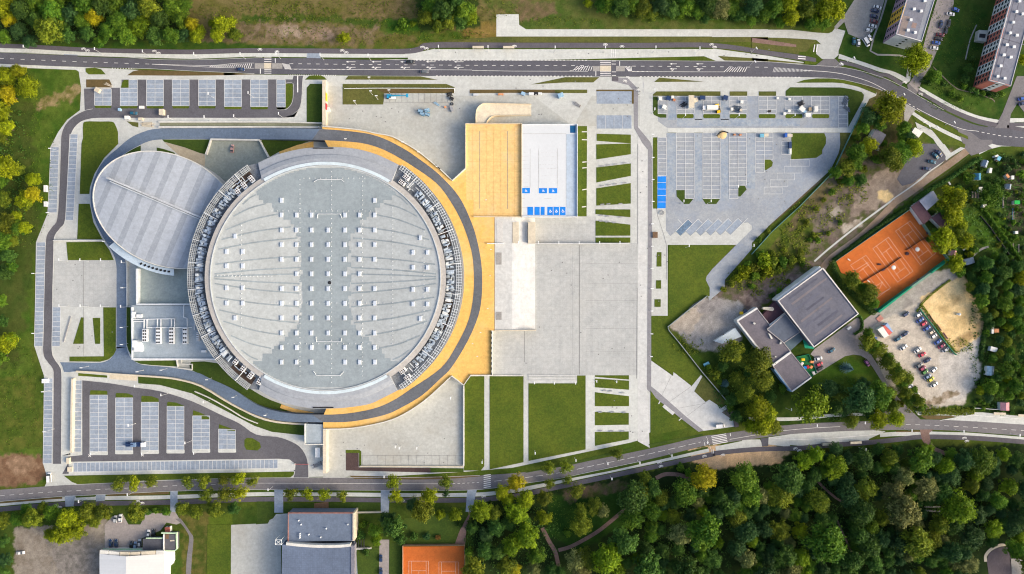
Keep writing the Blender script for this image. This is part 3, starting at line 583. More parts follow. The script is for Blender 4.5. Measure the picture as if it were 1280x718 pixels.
# funnel by the gate
pave(X("140,147.8 200,147.8 172,163 156,178 148,180 147.6,165 143,152"), m_pave, .01)
lawn(T(A1, "632,606 690,612 690,636 660,628"), m_lawnl)
# --- ring drive, west side at ground level (the terrace carries the rest)
ring_out = X("255,160.4 230,160.4 210,160.4 195,161.4 183,163.6 170,168.5 158,176 148,184.8 138,193 130,201 124.5,208.6 120,218 115.5,230 113.4,243 113.6,255 115.4,265 118.4,275 122.6,285 128.6,296.5 134,305 139.5,314 143.4,323 145.4,334 145.4,350 145.4,385 145.4,420 145.3,436")
ring_in  = X("255,174 230,174 213,174 202,174.6 192,175.6 182,178.6 170,184.5 160,190 151,196.6 144,203.4 138,211 131,221 126.5,231 124,243 124.6,255 126,264 130,273.5 134.6,283 141,294.5 147,303 152.5,312 156,322 157.8,334 158,350 158,385 158,420 158.4,434")
strip('ring_drive', ring_out, ring_in, m_ring, 'asp', .006, n=3)
asph(cat(X("145.3,434 143.4,441 139,447.6 133,451.6 124,453.6 100,453.4 75,453"), 4)+X("78,458 80,465")+cat(X("86,465.6 97,464.4 120,466.6 137,468.2 173,469.4 200,471 220.7,473.4"), 4)+cat(X("236,463 213,459.4 190,457.4 176,455.6 166,450 160.6,442 158.4,434"), 4), m_ring, .006, 'ring_drive')
# --- lawns round the arena
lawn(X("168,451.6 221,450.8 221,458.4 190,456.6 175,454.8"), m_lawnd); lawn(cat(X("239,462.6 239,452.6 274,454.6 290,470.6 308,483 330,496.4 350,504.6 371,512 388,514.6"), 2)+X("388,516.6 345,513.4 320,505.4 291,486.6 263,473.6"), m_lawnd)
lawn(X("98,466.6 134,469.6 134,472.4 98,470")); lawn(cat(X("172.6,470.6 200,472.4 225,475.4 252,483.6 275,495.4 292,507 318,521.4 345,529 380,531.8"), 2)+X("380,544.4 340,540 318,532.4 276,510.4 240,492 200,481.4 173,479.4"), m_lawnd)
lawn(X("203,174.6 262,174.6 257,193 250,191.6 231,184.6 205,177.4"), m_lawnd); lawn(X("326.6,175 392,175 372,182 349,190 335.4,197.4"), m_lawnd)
pave(X("137,469 171.6,470.6 171.6,476.4 137,474"), m_cream, .02)
pave(X("221,450.8 227.4,450.8 227.4,455 239,455.4 239,464 221,460.6"), m_court, .02)
# --- south-west car park
asph(cat(X("103,475.4 137,479 170,484.4 200,489 240,501.4 276,518.4 300,529.6 320,543 346,546 362,551 375,558.6 383,571 385.6,585 385.7,597.4"), 3)+X("367,597.4 369,590 366,587 78,592.6 85,579.6 85,571 103,569"), m_aspl, -.002, 'car_park')
bays(X("92.4,475.6 102.6,475.6 101.6,565 91,565"), 16, 1)
for q, r_ in (("112.6,494 134.4,494 134.4,564.5 112.6,564.5",13),("144.7,497.5 166.3,497.5 166,563.4 144.5,563.4",12),("176.8,503 198.4,503 198.2,563 176.6,563",11),("209,508 230.2,508 230.2,562.4 208.8,562.4",10),("241,520 262.2,520 262.2,561.6 240.8,561.6",8),("273.4,536.4 294.6,537.4 294.6,561.4 273.2,561.4",4)):
    q = X(q); bays(q, r_, 2)
    pave([(q[3][0]-.6,q[3][1]), (q[2][0]+.6,q[2][1]), (q[2][0]+.6,q[2][1]+4), (q[2][0]-.6,q[2][1]+4.6), (q[3][0]+.6,q[3][1]+4.6), (q[3][0]-.6,q[3][1]+4)], m_walk, .05)
for q in ("113.6,488 133.4,488.6 134.4,490 134.4,493.6 112.6,493.6 112.6,490", "145.7,491.4 160,492 166.3,494.6 166.3,497 144.7,497 144.7,492.6", "178,494.8 190,495.6 198.4,498.6 198.4,502.6 176.8,502.6 176.8,496", "210,502.4 220,503.4 230.2,507.4 230.2,508.4 209,508.4 209,504", "241.6,513 252,516.6 262.2,522.4 262.2,524.4 252,524.4 252,519.6 241,519.6", "274,530.4 283,533.6 294.6,538 294.6,539 284,538.4 284,536 273.4,536", "305.6,550 308.6,547.4 316,548 325,553.6 326.4,559.4 322,563.4 308,562.4 305.6,558"):
    lawn(X(q))
pave(X("86,588.6 86,577.4 347.5,573.6 362,574.6 369.4,580.4 369,587.4 350,590 86,594"), m_walk, .05, 'pavement')
bays(X("92,578.6 347.3,574.6 347.6,585.4 92,590"), 1, 0)
for i in range(48): BM.line((92+i*5.43, 578.6-i*.085), (92+i*5.43, 590-i*.098), .55)
lawn(X("80,594.8 200,592.6 320,590.4 368,589.6 367,594 363,597 320,597.2 240,599 180,601 140,603.6 97,605.4 90,602.6")) 
strip('pavement', X("78,470 77.6,520 77.2,565 80,569"), X("86.6,468 87,520 87,565 90,566"), m_walk, 'pav', .03, n=2)
# --- courtyards in front of the arena
pave(X("408,108 430,108 566,120 584,120 664,118 716,158 721,156 721,150 740,120 800,120 800,158 722,158 582,158 582,211 565.4,226 400,160"), m_court, .02, 'courtyard')
pave(X("404,530 470,520 540,480 564.5,470 579.6,482 579,583.4 520,583.4 446,594 430,597 404,597"), m_court, .02, 'courtyard')
asph(T(D2, "448,112 512,112 512,185 870,187 870,211 448,200"), mat('dark_mulch_bed', (.075,.05,.048), var=.3, s2=1.5), .02, 'planting_bed')
lawn(T(D2, "447,98 515,98 525,105 525,180 514,180 514,113 447,113")); lawn(T(D2, "870,188 1035,190 1035,208 870,211"), m_lawnd); lawn(T(D2, "465,226 640,230 800,233 1000,228 1100,224 1136,228 1000,240 800,246 600,243 490,242"), m_verge)
for i in range(14): WM.line(*T(D2, f"{530+i*38.6},125 {530+i*38.6},174"), wd=.3)
WM.line(*T(D2, "525,125 1035,125"), wd=.3)
for i in range(12): WM.line(*T(Z(430,90), f"{398+i*58},215 {398+i*58},305"), wd=.3)
WM.line(*T(Z(430,90), "398,308 1050,308"), wd=.3); 
WM.build('paving_joints', m_grey)
# --- central plaza
pave(X("616,304 797,304 797,469 616,469"), m_plaza, .016, 'plaza'); pave(X("669,271 745,271 745,304 669,304"), m_plaza, .016, 'plaza')
pave(X("732,469.4 797,469.4 797,551 785,554 732,562"), m_walk, .02)
pave(X("797.4,150 809,190 809,486 812,560 797.4,552"), m_slab, .018)
for k, s in enumerate(("422,668 592,672 592,716 422,703",)): lawn(T(A3, s))
for s in ("420,3 592,-1 592,52 420,78", "420,118 592,98 592,160 420,193", "420,222 592,196 592,298 420,308", "416,327 590,327 590,366 416,350", "416,383 590,403 590,458 416,458", "416,467 590,467 590,493 416,493", "323,-88 374,-88 372,362 323,362"):
    lawn(T(B3, s))
for s in ("413,436 583,436 583,457 413,446", "413,452 583,463 583,508 413,496", "413,520 583,540 583,590 413,590", "413,618 582,624 582,682 413,685", "413,718 582,716 582,755 413,788"):
    lawn(T(C3, s))
lawn(X("579.8,482.6 588.4,470 605.4,470 605.4,583 601,588.4 580,588.4")); lawn(X("612,470 654.4,470 654.4,578 612,587")); lawn(X("660.6,479.4 721.4,479.4 721.4,469.6 732,469.6 732,562 660.6,576.4"))
for i in range(5): pave(X(f"660.6,{469+i*1.9} 721,{469+i*1.9} 721,{470+i*1.9} 660.6,{470+i*1.9}"), m_slab, .35-i*.06, 'step')
lawn(T(D3, "80,206 330,152 500,108 600,88 598,98 500,122 330,164 60,214"), m_lawnd); lawn(T(D3, "680,70 950,18 952,28 690,82"), m_lawnd)
# grey strip path, right of the plaza
pave(T(A3, "497,386 575,390 605,420 628,445 628,635 690,710")+T(B3, "700,25 697,500")+T(C3, "693,490 730,520 860,635 955,712 930,718 840,650 700,535 672,505")+T(B3, "677,500 678,30")+T(A3, "650,715 608,640 604,450 580,425 497,405"), mat('grey_strip_paving', (.25,.25,.27), var=.12, s2=1), .05, 'cycle_path')
pave(T(A3, "497,384 530,384 530,404 497,404"), m_bike, .055)
lawn(X("816.3,172 821.4,172 821.4,261 816.3,261")); lawn(T(B3, "722,540 745,540 745,612 720,612")); lawn(T(B3, "718,680 743,680 743,722 717,722")); lawn(T(C3, "710,57 741,57 741,95 710,95"))
lawn(T(Z(800,260), "285,372 950,374 720,606 664,680 655,718")+T(C3, "985,0 985,40 940,58 890,90 780,195 785,215 830,268 945,412 942,432 895,488 803,418 800,432 694,360 694,142 779,140 779,0"))
lawn(T(C3, "908,516 950,440 990,485 1068,572 1046,596 982,557 966,568"), m_lawnl); lawn(X("813,488 820,498 840,516.4 860,535 820,543.6 813,545"))
pave(T(C3, "694,363 803,440 805,420 895,490 942,434 956,450 908,516 966,570 982,557 1046,598 1088,570 1096,586 1050,622 1112,665 1120,690 940,715 860,640 730,525 694,495"), m_slab, .024)
poly('bare_strip', T(Z(820,490), "655,205 750,140 815,275 790,285 770,285"), m_soil, 'asp', .02)
GM = Marks()
for s in ("800,425 745,540", "895,490 775,575", "982,557 870,640", "965,575 830,600"): GM.line(*T(C3, s), wd=.3, lv=.1)
for s in ("627,0 627,500",): GM.line(*T(B3, s), wd=.6, lv=.1)
GM.line(*T(B3, "336,505 336,718"), wd=.7, lv=.1); GM.line(*T(C3, "336,0 336,432"), wd=.7, lv=.1); GM.line(*T(C3, "624,0 621,452"), wd=.6, lv=.1); GM.line(*T(C3, "62,215 62,370"), wd=.6, lv=.1)
GM.path(T(Z(800,260), "165,0 175,80 240,280 265,380 265,718"), .4, lv=.12)
for yy in (330, 355, 376, 411, 440): GM.line((732, yy), (797, yy), .22, lv=.085)
for xx in (700, 716, 740, 770): GM.line((xx, 310), (xx, 468), .2, lv=.092)
GM.build('paving_joints', m_grey)
WL = Marks()
for s in ("413,446 583,460",): WL.line(*T(C3, s), wd=1.1, lv=.19)
WL.line(*T(B3, "350,92 372,90"), wd=1.3, lv=.19); WL.line(*T(B3, "350,121 372,119"), wd=1.3, lv=.19); WL.line(*T(B3, "350,230 372,226"), wd=1.3, lv=.19); WL.line(*T(B3, "348,315 370,313"), wd=1.3, lv=.19)
WL.line(*T(A3, "348,658 374,658"), wd=1.3, lv=.19); WL.line(*T(A3, "348,697 374,698"), wd=1.3, lv=.19)
WL.line(*T(Z(820,490), "25,120 40,95"), wd=1.4, lv=.19); WL.line(*T(Z(820,490), "228,285 255,262"), wd=1.4, lv=.19)
WL.area(T(Z(820,490), "62,148 85,125 188,208 165,232"), lv=.19)
WL.build('stone_edging', m_slab)
# --- north-east car park
asph(X("822.5,120.4 1059.7,120.4 1059.7,160 834,160 822.6,152"), m_bayl, .002, 'car_park')
asph(T(Z(810,100), "184,530 1276,528")+T(Z(950,100), "635,528 795,528 800,640 790,700")+T(B4, "350,50 310,132 0,412")+T(Z(800,260), "1276,190 1115,350 1115,410 845,718")+T(C3, "1060,0 985,62 978,45 985,0")+T(Z(800,260), "655,718 664,682 720,610 960,370 1115,215 1115,180 1075,145 1020,150 900,268 852,226 800,272 755,229 700,276 655,232 602,278 555,232 500,278 455,235 402,278 355,235 300,282 258,225 258,0")+X("832,220 822.4,219 822.4,172 833,172"), m_bayl, .002, 'car_park')
GE = lambda s, r_, c_: BM.grid(X(s), r_, c_, .5)
for q, r_, c_ in (("822.5,121 833.6,121 833.6,142.4 822.5,142.4",4,1),("846,121 867.7,121 867.7,142.4 846,142.4",4,2),("879,121 900,121 900,142.4 879,142.4",4,2),("912,121 933.5,121 933.5,142.4 912,142.4",4,2),("948.3,121 970,121 970,142.4 948.3,142.4",4,2),("981,121 1003,121 1003,142.4 981,142.4",4,2),("1014,121 1036.4,121 1036.4,142.4 1014,142.4",4,2),("1048,121 1059.4,121 1059.4,160 1048,160",7,1),
    ("822.4,172 833,172 833,219.6 822.4,219.6",9,1),("845.4,166.4 856.4,166.4 856.4,237.6 845.4,237.6",13,1),("856.4,166.4 867.5,166.4 867.5,248.4 856.4,248.4",15,1),("878.4,166.4 900,166.4 900,248.4 878.4,248.4",15,2),("911.3,166.4 922.3,166.4 922.3,248.4 911.3,248.4",15,1),("922.3,166.4 933,166.4 933,231.6 922.3,231.6",12,1),("944.4,166.4 955.4,166.4 955.4,215.6 944.4,215.6",9,1),("955.4,166.4 966,166.4 966,199.4 955.4,199.4",6,1),("977,177 989,177 989,193.4 977,193.4",3,1)): GE(q, r_, c_)
for s in ("110,78 205,78 205,112 110,112", "80,112 168,112 168,146 80,146", "45,146 132,146 132,180 45,180", "10,180 98,180 98,214 10,214", "-20,216 70,216 70,250 -20,250"):
    q = T(B4, s)
    for a, b in zip(q, q[1:]+q[:1]): BM.line(a, b, .4)
for i in range(7):
    x0 = 355 + i*99.5; y0 = 235 - i*1.6
    BM.line(*T(Z(800,260), f"{x0},{y0} {x0+122},{y0-120}"), wd=.6); BM.line(*T(Z(800,260), f"{x0+22},{y0-120} {x0+70},{y0-70}") if i == 0 else T(Z(800,260), f"{x0+22},{y0-124} {x0+66},{y0-80}"), wd=.5)
    if i < 6: poly('parking_bays', T(Z(800,260), f"{x0+6},{y0+2} {x0+47},{y0+42} {x0+165},{y0-78} {x0+122},{y0-118}"), mat('blue_grey_bay_pavers', (1,1,1)) if i else mat('slate_bay_pavers', (.13,.20,.29), var=.35, s1=.2), 'bay')
for q in ("868.5,167 877.6,167 877.6,252 868.5,252", "900.8,167 910.6,167 910.6,252 900.8,252", "933.8,167 943.8,167 943.8,236 933.8,236", "834,167 845,167 845,246 834,246", "868.5,124 878,124 878,150 868.5,150", "900.8,124 911,124 911,150 900.8,150", "1038,124 1047,124 1047,158 1038,158", "835,122 845,122 845,150 835,150", "846,149 1000,149 1000,158 846,158"):
    poly('parking_aisle', X(q), mat('mottled_aisle_pavers', (.21,.275,.37), (.37,.405,.43), s1=.13, s2=.7, wear=.55, wearcol=(.42,.44,.45), grime=.2), 'bay', -.012, skirt=.05)
BL = poly('blue_bays', X("822,220.4 832.6,220.4 832,261 821.6,261"), m_blue, 'bay')
for i in range(6): BM.line((821.8, 220.4+i*8.1), (832.4, 220.4+i*8.1), .5)
for q in ("362,540 445,540 445,625 530,630 490,680 440,680 365,605", "622,630 797,630 760,680 655,680", "975,498 1045,498 1062,535 1000,605 978,605"): lawn(T(Z(800,170), q), m_lawnd)
lawn(X("955.6,199.6 962.6,199.6 966,203 965,208 957.4,213 955.6,212.4"))
lawn(T(Z(810,100), "85,116 722,116 722,160 50,160 50,147"), m_lawnl); lawn(T(Z(810,100), "50,166 97,166 97,338 182,345 182,378 120,378 60,350 50,330"), m_lawnd)
lawn(X("912,114.6 934,114.6 934,120 912,120"), m_lawnl); lawn(X("948.4,114.6 970,114.6 970,120 948.4,120"), m_lawnl)
for a, b in ((846,867),(879,900),(912,933),(948.4,969.4),(981.6,1003),(1015,1036.4)): lawn(X(f"{a+1},143 {b-1},143 {b},144.2 {b},146.8 {b-1},148 {a+1},148 {a},146.8 {a},144.2"))
lawn(T(Z(950,100), "255,160 255,112 300,75 800,77 900,92 1010,122 1035,150 1030,195 880,470 875,160"), m_lawnd)
lawn(T(Z(950,100), "312,532 640,532 658,575 655,640 620,700")+T(B4, "270,50 240,70 160,75 115,78")+T(Z(950,100), "312,620"), m_lawn)
lawn(T(Z(950,100), "795,532 905,530 870,600 820,720 800,700 806,640"), m_lawnl)
lawn(T(Z(940,30), "440,588 520,560 640,545 800,546 960,571 1120,626 1238,680 1238,700 1060,628 900,592 800,586"))
lawn(T(B4, "350,60 320,140 0,420 -20,445")+T(Z(800,260), "1276,200 1120,355 1120,412 850,718 1000,700 1276,420")+T(B4, "200,270 300,160 345,90"))
pave(X("834.6,160.2 1064,160.2 1064,166 834.6,166"), m_walk, .06)
pave(T(Z(800,260), "120,0 255,0 258,225 300,282 355,237 402,280 455,237 500,280 555,234 602,280 655,234 700,278 755,231 800,274 852,228 900,270 1020,151 1075,146 1115,180 1115,215 960,370 270,370 270,718 120,718"), m_pave, .02)
BM.build('bay_lines', m_whited)
BS = Marks()
# --- painted markings on the roads
MK = Marks()
cl = X("0,73.2 40,75 100,77.6 150,79.2 192,80.6"); MK.dash(cl, .45, 5, 8)
for a, b in (("190,80.4 260,82.2 295,79.4 318,79.2", .35), ("190,80.6 260,84.2 300,85.4 318,85.6", .35)): MK.path(X(a), b, 4)
for i in range(20): MK.line((262+i*2.7, 84.3+i*.04), (265.5+i*2.6, 82-i*.12), .7)
for i in range(9): MK.line((353+i*1.1, 79.4+i*.2), (356.5+i*.9, 86.4), .5)
MK.line((356, 86.6), (362, 86.6), .4)
for x0 in (330.4, 735.5+14.6):
    for k, yy in enumerate((72.8, 74.8, 77.3) if x0 < 500 else (76.4, 78.4, 80.6)): MK.line((x0, yy), (x0+(9 if x0 < 500 else 13.6), yy), .7)
    for k, yy in enumerate((87, 89.2, 91.8) if x0 < 500 else (90.2, 92.4, 94.4)): MK.line((x0, yy), (x0+(9 if x0 < 500 else 13.6), yy), .7)
pave(X("330.2,79 339.2,79 339.2,86 330.2,86"), m_cream, .09); pave(X("750,82.4 763.8,82.4 763.8,89.4 750,89.4"), m_cream, .09)
for a, b in ((318.5,330),(340,353)): pave(X(f"{a},79.4 {b},79.4 {b},86.2 {a},86.2"), m_gravg, .085)
for a, b in ((741,749.6),(770,781)): pave(X(f"{a},82.8 {b},82.8 {b},89.4 {a},89.4"), m_gravg, .085)
MK.line((344.2,73),(344.2,79), 1); MK.line((325.6,86),(325.6,92.4), 1); MK.line((774.6,77),(774.6,82.6), .8); MK.line((744.8,89.4),(744.8,95.4), .8)
for x in (766, 768.2): MK.line((764.4, 0), (764.5, 0.01), .01)
for xx in (764.6, 767, 769.4): MK.line((xx, 62), (xx, 72), .7)
for yy in (76.6, 80.4, 90.2, 94.6): MK.line((764.6, yy), (770, yy), .7)
MK.dash(X("362,80 500,81.4 640,82.2 735,82.2"), .5, 4.6, 6.4, 1); MK.path(X("362,86.6 500,87.4 590,87.8"), .4); MK.dash(X("362,86.8 440,87.2"), .6, 3, 3, 1); MK.path(X("590,88.4 640,89.2 735,89.4"), .4)
for i in range(8): MK.line((716+i*3.2, 88.6), (722+i*2.6, 83), .7)
MK.path(X("712,89 736,82.6"), .4)
for i in range(5): MK.line((781+i*1.9, 83), (786+i*.9, 89.4), .7)
MK.dash(X("790,83 830,83.2 960,84.4"), .5, 4.6, 6.4, 1); MK.path(X("790,89.8 880,90.2 905,90.2"), .4); MK.dash(X("790,89.6 810,89.6"), .6, 3, 3, 1)
for i in range(9): MK.line((905+i*3.2, 90.2), (911+i*2.8, 84.6), .7)
for i in range(30): MK.line((966+i*1.7, 90.6-i*.04), (968+i*1.6, 84.4+i*.12), .5)
MK.path(X("1004,88.2 1025,89.4 1042,91 1060,94.4 1090,104 1122,122 1125,124"), .5, 5); MK.dash(X("1125,124 1148,137"), .6, 3, 3, 2); MK.path(X("1148,137 1180,153 1204,162 1220,164"), .5, 4); MK.dash(X("1220,164 1250,170 1280,172.6"), .6, 3.5, 3.5, 2)
for xx in (440, 472, 508, 540, 575): MK.arrow(xx, 77.6, -1); 
for xx in (440, 472, 508, 540, 575): MK.arrow(xx, 84.4, -1, 1)
for xx in (843, 876): MK.arrow(xx, 80.2, -1, 0, 6); MK.arrow(xx, 86.4, -1, 1, 6)
MK.dash(X("520,75.6 735,75.6"), .8, 2.2, 2.4, 1); MK.dash(X("545,95.3 740,95.5"), .8, 2.2, 2.4, 1); MK.dash(X("800,96.2 1000,96.8"), .8, 2.2, 2.4, 1); MK.dash(X("360,94 420,94.4"), .7, 1.2, 1.6, 1); MK.dash(X("140,85.6 168,85.8"), .7, 1.6, 1.8, 1)
MK.path(T(Z(280,60), "735,280 735,445"), 1.5)
MK.line(*T(A3, "657,388 657,470"), wd=.5)
for s in ("417,243", "437,252", "770,255", "790,265"): MK.bike(*T(A1, s)[0])
for s in ("20,247", "105,258", "430,252", "450,262", "830,235", "850,242"): MK.bike(*T(A2, s)[0])
for s in ("12,230", "465,222", "548,232", "995,222", "1010,235"): MK.bike(*T(A3, s)[0])
for p in X("1052,80 1131,103 1151,117.6 1157,153"): MK.bike(p[0], p[1], 20)
for x, y in T(Z(760,90), "200,55 170,90 300,180"): MK.bike(x, y, 20)
MK.dash(X("0,620 60,615.4 180,609.2 240,606.4 320,604.6"), .35, 6, 6, 3); MK.path(X("320,604 400,604.2 480,604.6 560,605"), .35, 2); MK.dash(X("560,605 600,603.2"), .4, 3, 3, 2)
MK.dash(X("618,601.6 654,597.4 700,591 740,582.6 800,570 840,561 876,552.6"), .4, 9, 4, 4); MK.path(X("912,549.4 940,544.6 970,539.6 1010,535.6 1050,533.4"), .4, 4); MK.dash(X("1120,530.6 1150,531.2 1200,533.4 1280,538.4"), .4, 6, 6, 3)
for i in range(7): MK.line((604.6, 594.4+i*2.5), (613.4, 593.4+i*2.5), .9)
for i in range(6): 
    MK.line((889+i*.4, 545.6+i*2), (907.4+i*.4, 542.4+i*2), .85)
MK.line((880.6, 553), (881.2, 557.6), .8); MK.line((912.6, 541.6), (913, 545.4), .8)
MK.dash(X("883,546 888.4,561"), .6, 1.4, 1, 1)
for xx in (889.6, 891.6): MK.line((xx, 562), (xx+.4, 567), .8)
for s in ("85,572", "120,588", "895,530", "940,548"): MK.bike(*T(Z(60,560), s)[0], -4)
for x, y in T(D2, "730,350 1135,328") + T(D3, "735,160 742,178 958,128 1050,122"): MK.bike(x, y, -12)
for x, y in T(Z(940,490), "430,562 470,582") + T(Z(1120,490), "680,458 705,488"): MK.bike(x, y, -8)
MK.path(T(Z(940,490), "165,455 400,475 700,465 1000,445 1276,420"), .5, 3); MK.path(T(Z(1120,490), "440,285 700,240 800,235 1276,272"), .4, 3)
for s in ("600,210 617,232",): pass
for a in ("625,208 612,282", "650,210 640,285"): MK.line(*T(Z(940,30), a), wd=1.2)
for a in ("458,325 535,330", "456,345 532,352"): MK.line(*T(Z(940,30), a), wd=1.2)
for s in ("417,78", "945,72"): x, y = T(Z(60,560), s)[0]; MK.line((x-1.6, y-1.6), (x+1.6, y+1.6), .6); MK.line((x-1.6, y+1.6), (x+1.6, y-1.6), .6)
MK.build('road_markings', m_white)
# --- footpaths in the woods and lanes in the south
for s, wd in ((X("678,660 686,676 694,690 698,706 704,722"), 5), (X("698,688 712,684 728,676 748,664 768,648 784,634 792,622"), 4.6), (X("820,598 832,593 850,594 864,600"), 5), (X("1014,590 1022,602 1044,622 1060,630"), 3), (X("1046,650 1056,672 1064,690"), 2.2)):
    ribbon('footpath', s, wd, m_path, 'asp', .01)
ribbon('footpath', T(D4, "1085,655 1085,625 1110,595 1150,575 1185,570"), 3.6, m_cream, 'asp', .012)
asph(T(D4, "1090,650 1100,615 1140,585 1190,580 1210,640 1215,720 1100,720"), mat('dark_pond_paving', (.10,.085,.10), var=.2), .004, 'forecourt')
asph(T(D4, "1205,640 1276,640 1290,720 1215,720"), m_gravg, .004, 'footpath')
ribbon('footpath', T(Z(1120,490), "370,565 500,620 620,690 700,740"), 5, m_path, 'asp', .01)
for s in ("780,378 860,378 858,385 780,385", "782,396 858,400 855,408 782,406"): pave(T(D4, s), m_gravg, .1, 'step')
poly('terrace', T(D4, "430,610 490,595 470,640 440,650"), m_path, 'asp', .02)
pave(T(D1, "522,470 560,430 610,415 640,470 700,470 730,410 800,415 850,410 870,400 905,460 880,470 830,460 800,500 705,540 700,595 522,590"), m_yard, .02, 'parking_yard')
strip('footpath', T(Z(120,628), "790,165 850,215 905,290 930,350 920,450 905,560 895,760"), T(Z(120,628), "840,160 890,225 940,300 970,350 965,450 955,560 945,760"), m_aspho, 'asp', .01, n=3)
pave(T(D1, "1152,472 1276,466")+T(D2, "0,470 30,465 85,440 100,418 160,415 160,560 125,575 125,760 -125,760"), m_court, .02, 'yard')
pave(T(D2, "290,365 362,355 362,410 290,410"), m_brown, .03, 'entrance_ramp')
asph(T(D2, "616,545 664,545 662,760 612,760"), m_yard, .01, 'lane'); asph(T(D2, "1052,380 1085,360 1050,480 1042,575 985,575 1020,490 1060,420"), m_path, .004, 'lane')
for q in ("5,355 90,355 90,400 60,465 5,468", "140,360 290,365 290,405 140,408", "365,360 620,362 620,405 365,408", "490,590 615,585 610,760 490,760", "665,560 725,560 725,760 665,760", "735,440 1000,400 1040,430 990,570 735,575"):
    lawn(T(D2, q), m_lawnd, .0)
lawn(T(D1, "1035,470 1150,470 1145,760 1030,760"), m_lawn)
pave(T(C3, "1110,600 1120,640 1090,660"), m_court, .01) if 0 else None

def kerb(pts, n=4, wd_=.5, lv=.115):
    c = cat(pts, n); poly('kerb', offs(c, wd_/2) + offs(c, -wd_/2)[::-1], mat('kerb_stone', (.50,.51,.50), var=.12), lv, .055, skirt=.2)
for q in (ring_out[4:], ring_in[4:]): kerb(q, 3)
kerb(X("116,136.4 106,138.5 92,146 82,156 77,168 76,184 74.5,230 71.5,273 65,284 58,296 56.5,320 55.5,360 54.4,400 53.8,440 59,452 65.6,461 67,473 66.5,530 66,580"), 4, .45)
kerb(X("200,147.8 160,147.8 125,147.8 112,149 101,152.7 93,160.2 88.5,170 87,184 84.5,230 81.6,275 75,286 68,297 67,320 66,360 65.6,400 65,438 69,450 74.6,458 77.2,470 76.8,530 76.5,577"), 4, .45)
for q in (sr_top[3:11], sr_bot[1:15], X("160,85.4 193,86.4 243,89.2 290,91 318,92.4"), X("0,65.5 40,67 80,68.6"), X("120,70.4 160,71.8 193,74.6 243,75.1 290,73.6 328,72.3"), nr_top[13:24], nr_bot[15:23]): kerb(q, 3, .4)
kerb(X("103,475.4 137,479 170,484.4 200,489 240,501.4 276,518.4 300,529.6 320,543 346,546 362,551 375,558.6 383,571 385.6,585 385.7,597"), 3, .5)
kerb(X("205,147.6 354,147.6 366,143.6 374,136 377,125 378,104 379,96"), 3, .45); kerb(X("357,104.4 366.4,104.6 366.4,122 364.4,130 359.4,135.9 354,137.6 346,137.6"), 3, .45)

lawn(X("151,196.4 160,190 170,184.8 176,182.2 176,191 164,193.6"), m_lawnd); lawn(X("196,184.6 205,186.6 218,191 220,195 208,194 196,191.4"), m_lawnd)
DR = Marks(); rd = random.Random(4)
for x0, x1, y0, y1, n in ((620,795,315,465,16),(735,795,480,550,6),(430,575,130,160,10),(420,570,545,580,8),(70,143,330,440,8),(800,812,180,540,10),(820,834,270,390,5),(640,800,97,150,12),(840,985,170,255,14),(500,1000,62,72,12)):
    for i in range(n):
        x, y = rd.uniform(x0, x1), rd.uniform(y0, y1); DR.line((x - .7, y), (x + .7, y), 1.2, lv=.168)
DR.build('drain_covers', mat('iron_cover', (.20,.20,.20), var=.2))
# ================================================================== TERRACE, ARENA, HALL, DECKS
HT = 5.0
def W3(pts, h): return [w(x, y, h) for x, y in pts]
def xy(pts, h): return [tuple(w(x, y, h)[:2]) for x, y in pts]
def part(name, mb, m, parent, smooth=False): return mb.build(name, m, parent, smooth)
def wallrun(mb, pts, h0, h1, th=.4, closed=False):
    """wall of thickness th (metres) along plan points whose top is seen at h1"""
    p = [w(x, y, h1) for x, y in pts]; n = len(p)
    L_, R_ = [], []
    for i in range(n):
        a = p[max(i-1, 0)]; b = p[min(i+1, n-1)]; d = (b - a); d.z = 0; d.normalize(); nn = Vector((-d.y, d.x, 0))*th/2
        L_.append(p[i] + nn); R_.append(p[i] - nn)
    zz = lambda v, z: Vector((v.x, v.y, z))
    mb.quadstrip(R_, L_); mb.quadstrip(L_, [zz(v, h0) for v in L_]); mb.quadstrip([zz(v, h0) for v in R_], R_)
    for e in (0, -1): mb.face([L_[e], R_[e], zz(R_[e], h0), zz(L_[e], h0)])
# ---- the raised terrace round the arena
terrace = thing('raised_terrace', 'yellow surfaced raised terrace with a grey drive curving round the round arena', 'terrace')
t_out_n = T(Z(390,170), "100,-98 250,-84 480,-60 620,-30 780,0 885,50 1060,155 1276,330")+T(Z(470,190), "590,125 760,285")
t_out_s = X("564.5,470.3 550,484 530,501.6 505,518 480,528 440,535.6 404,536.8")
drv_o = X("400,161.4 440,164.6 471.5,170.4 502.9,185 528,202 550,219.5 574,246.4 590,280 597.9,307.6 602.3,336.4 602.3,368 597.9,395 584,427.7 564,460 550,473.9 528,494 502.9,509 480.3,519 440,527 404,528")
drv_i = X("390,175 421.3,176.3 450.2,178.8 470.3,183.8 490.3,192.6 515.4,207.6 545.2,228.9 562.8,251.4 578.2,280 589,312.6 592.3,340 591.6,370 585.4,401.3 570.3,432.7 551.5,460 515.4,485.2 490.3,501.5 465.2,511.5 427.6,517.8 390,518.4")
mb = MB()
outline = X("402.8,157.6")+t_out_n+X("581.8,210.7 582,154.7 652,154.7 652,271 618,271 618,413.4 615,413.4 615,469.4 588.4,469.4 579.6,481.6")+t_out_s+X("404,520 440,440 440,240 402.8,170")
mb.prism(xy(outline, HT), -.2, HT); part('deck', mb, m_terr, terrace)
mb = MB(); mb.prism(xy(X("582.6,155.2 651.4,155.2 651.4,270.4 592,270.4 592,250 583,250 582.6,211"), HT), HT - .2, HT + .03); part('pale_deck', mb, m_terrl, terrace)
mb = MB(); k = Marks()
for s in ("282,385 282,718",): k.line(*T(Q(560,110), s), wd=.6, h=HT, lv=.04)
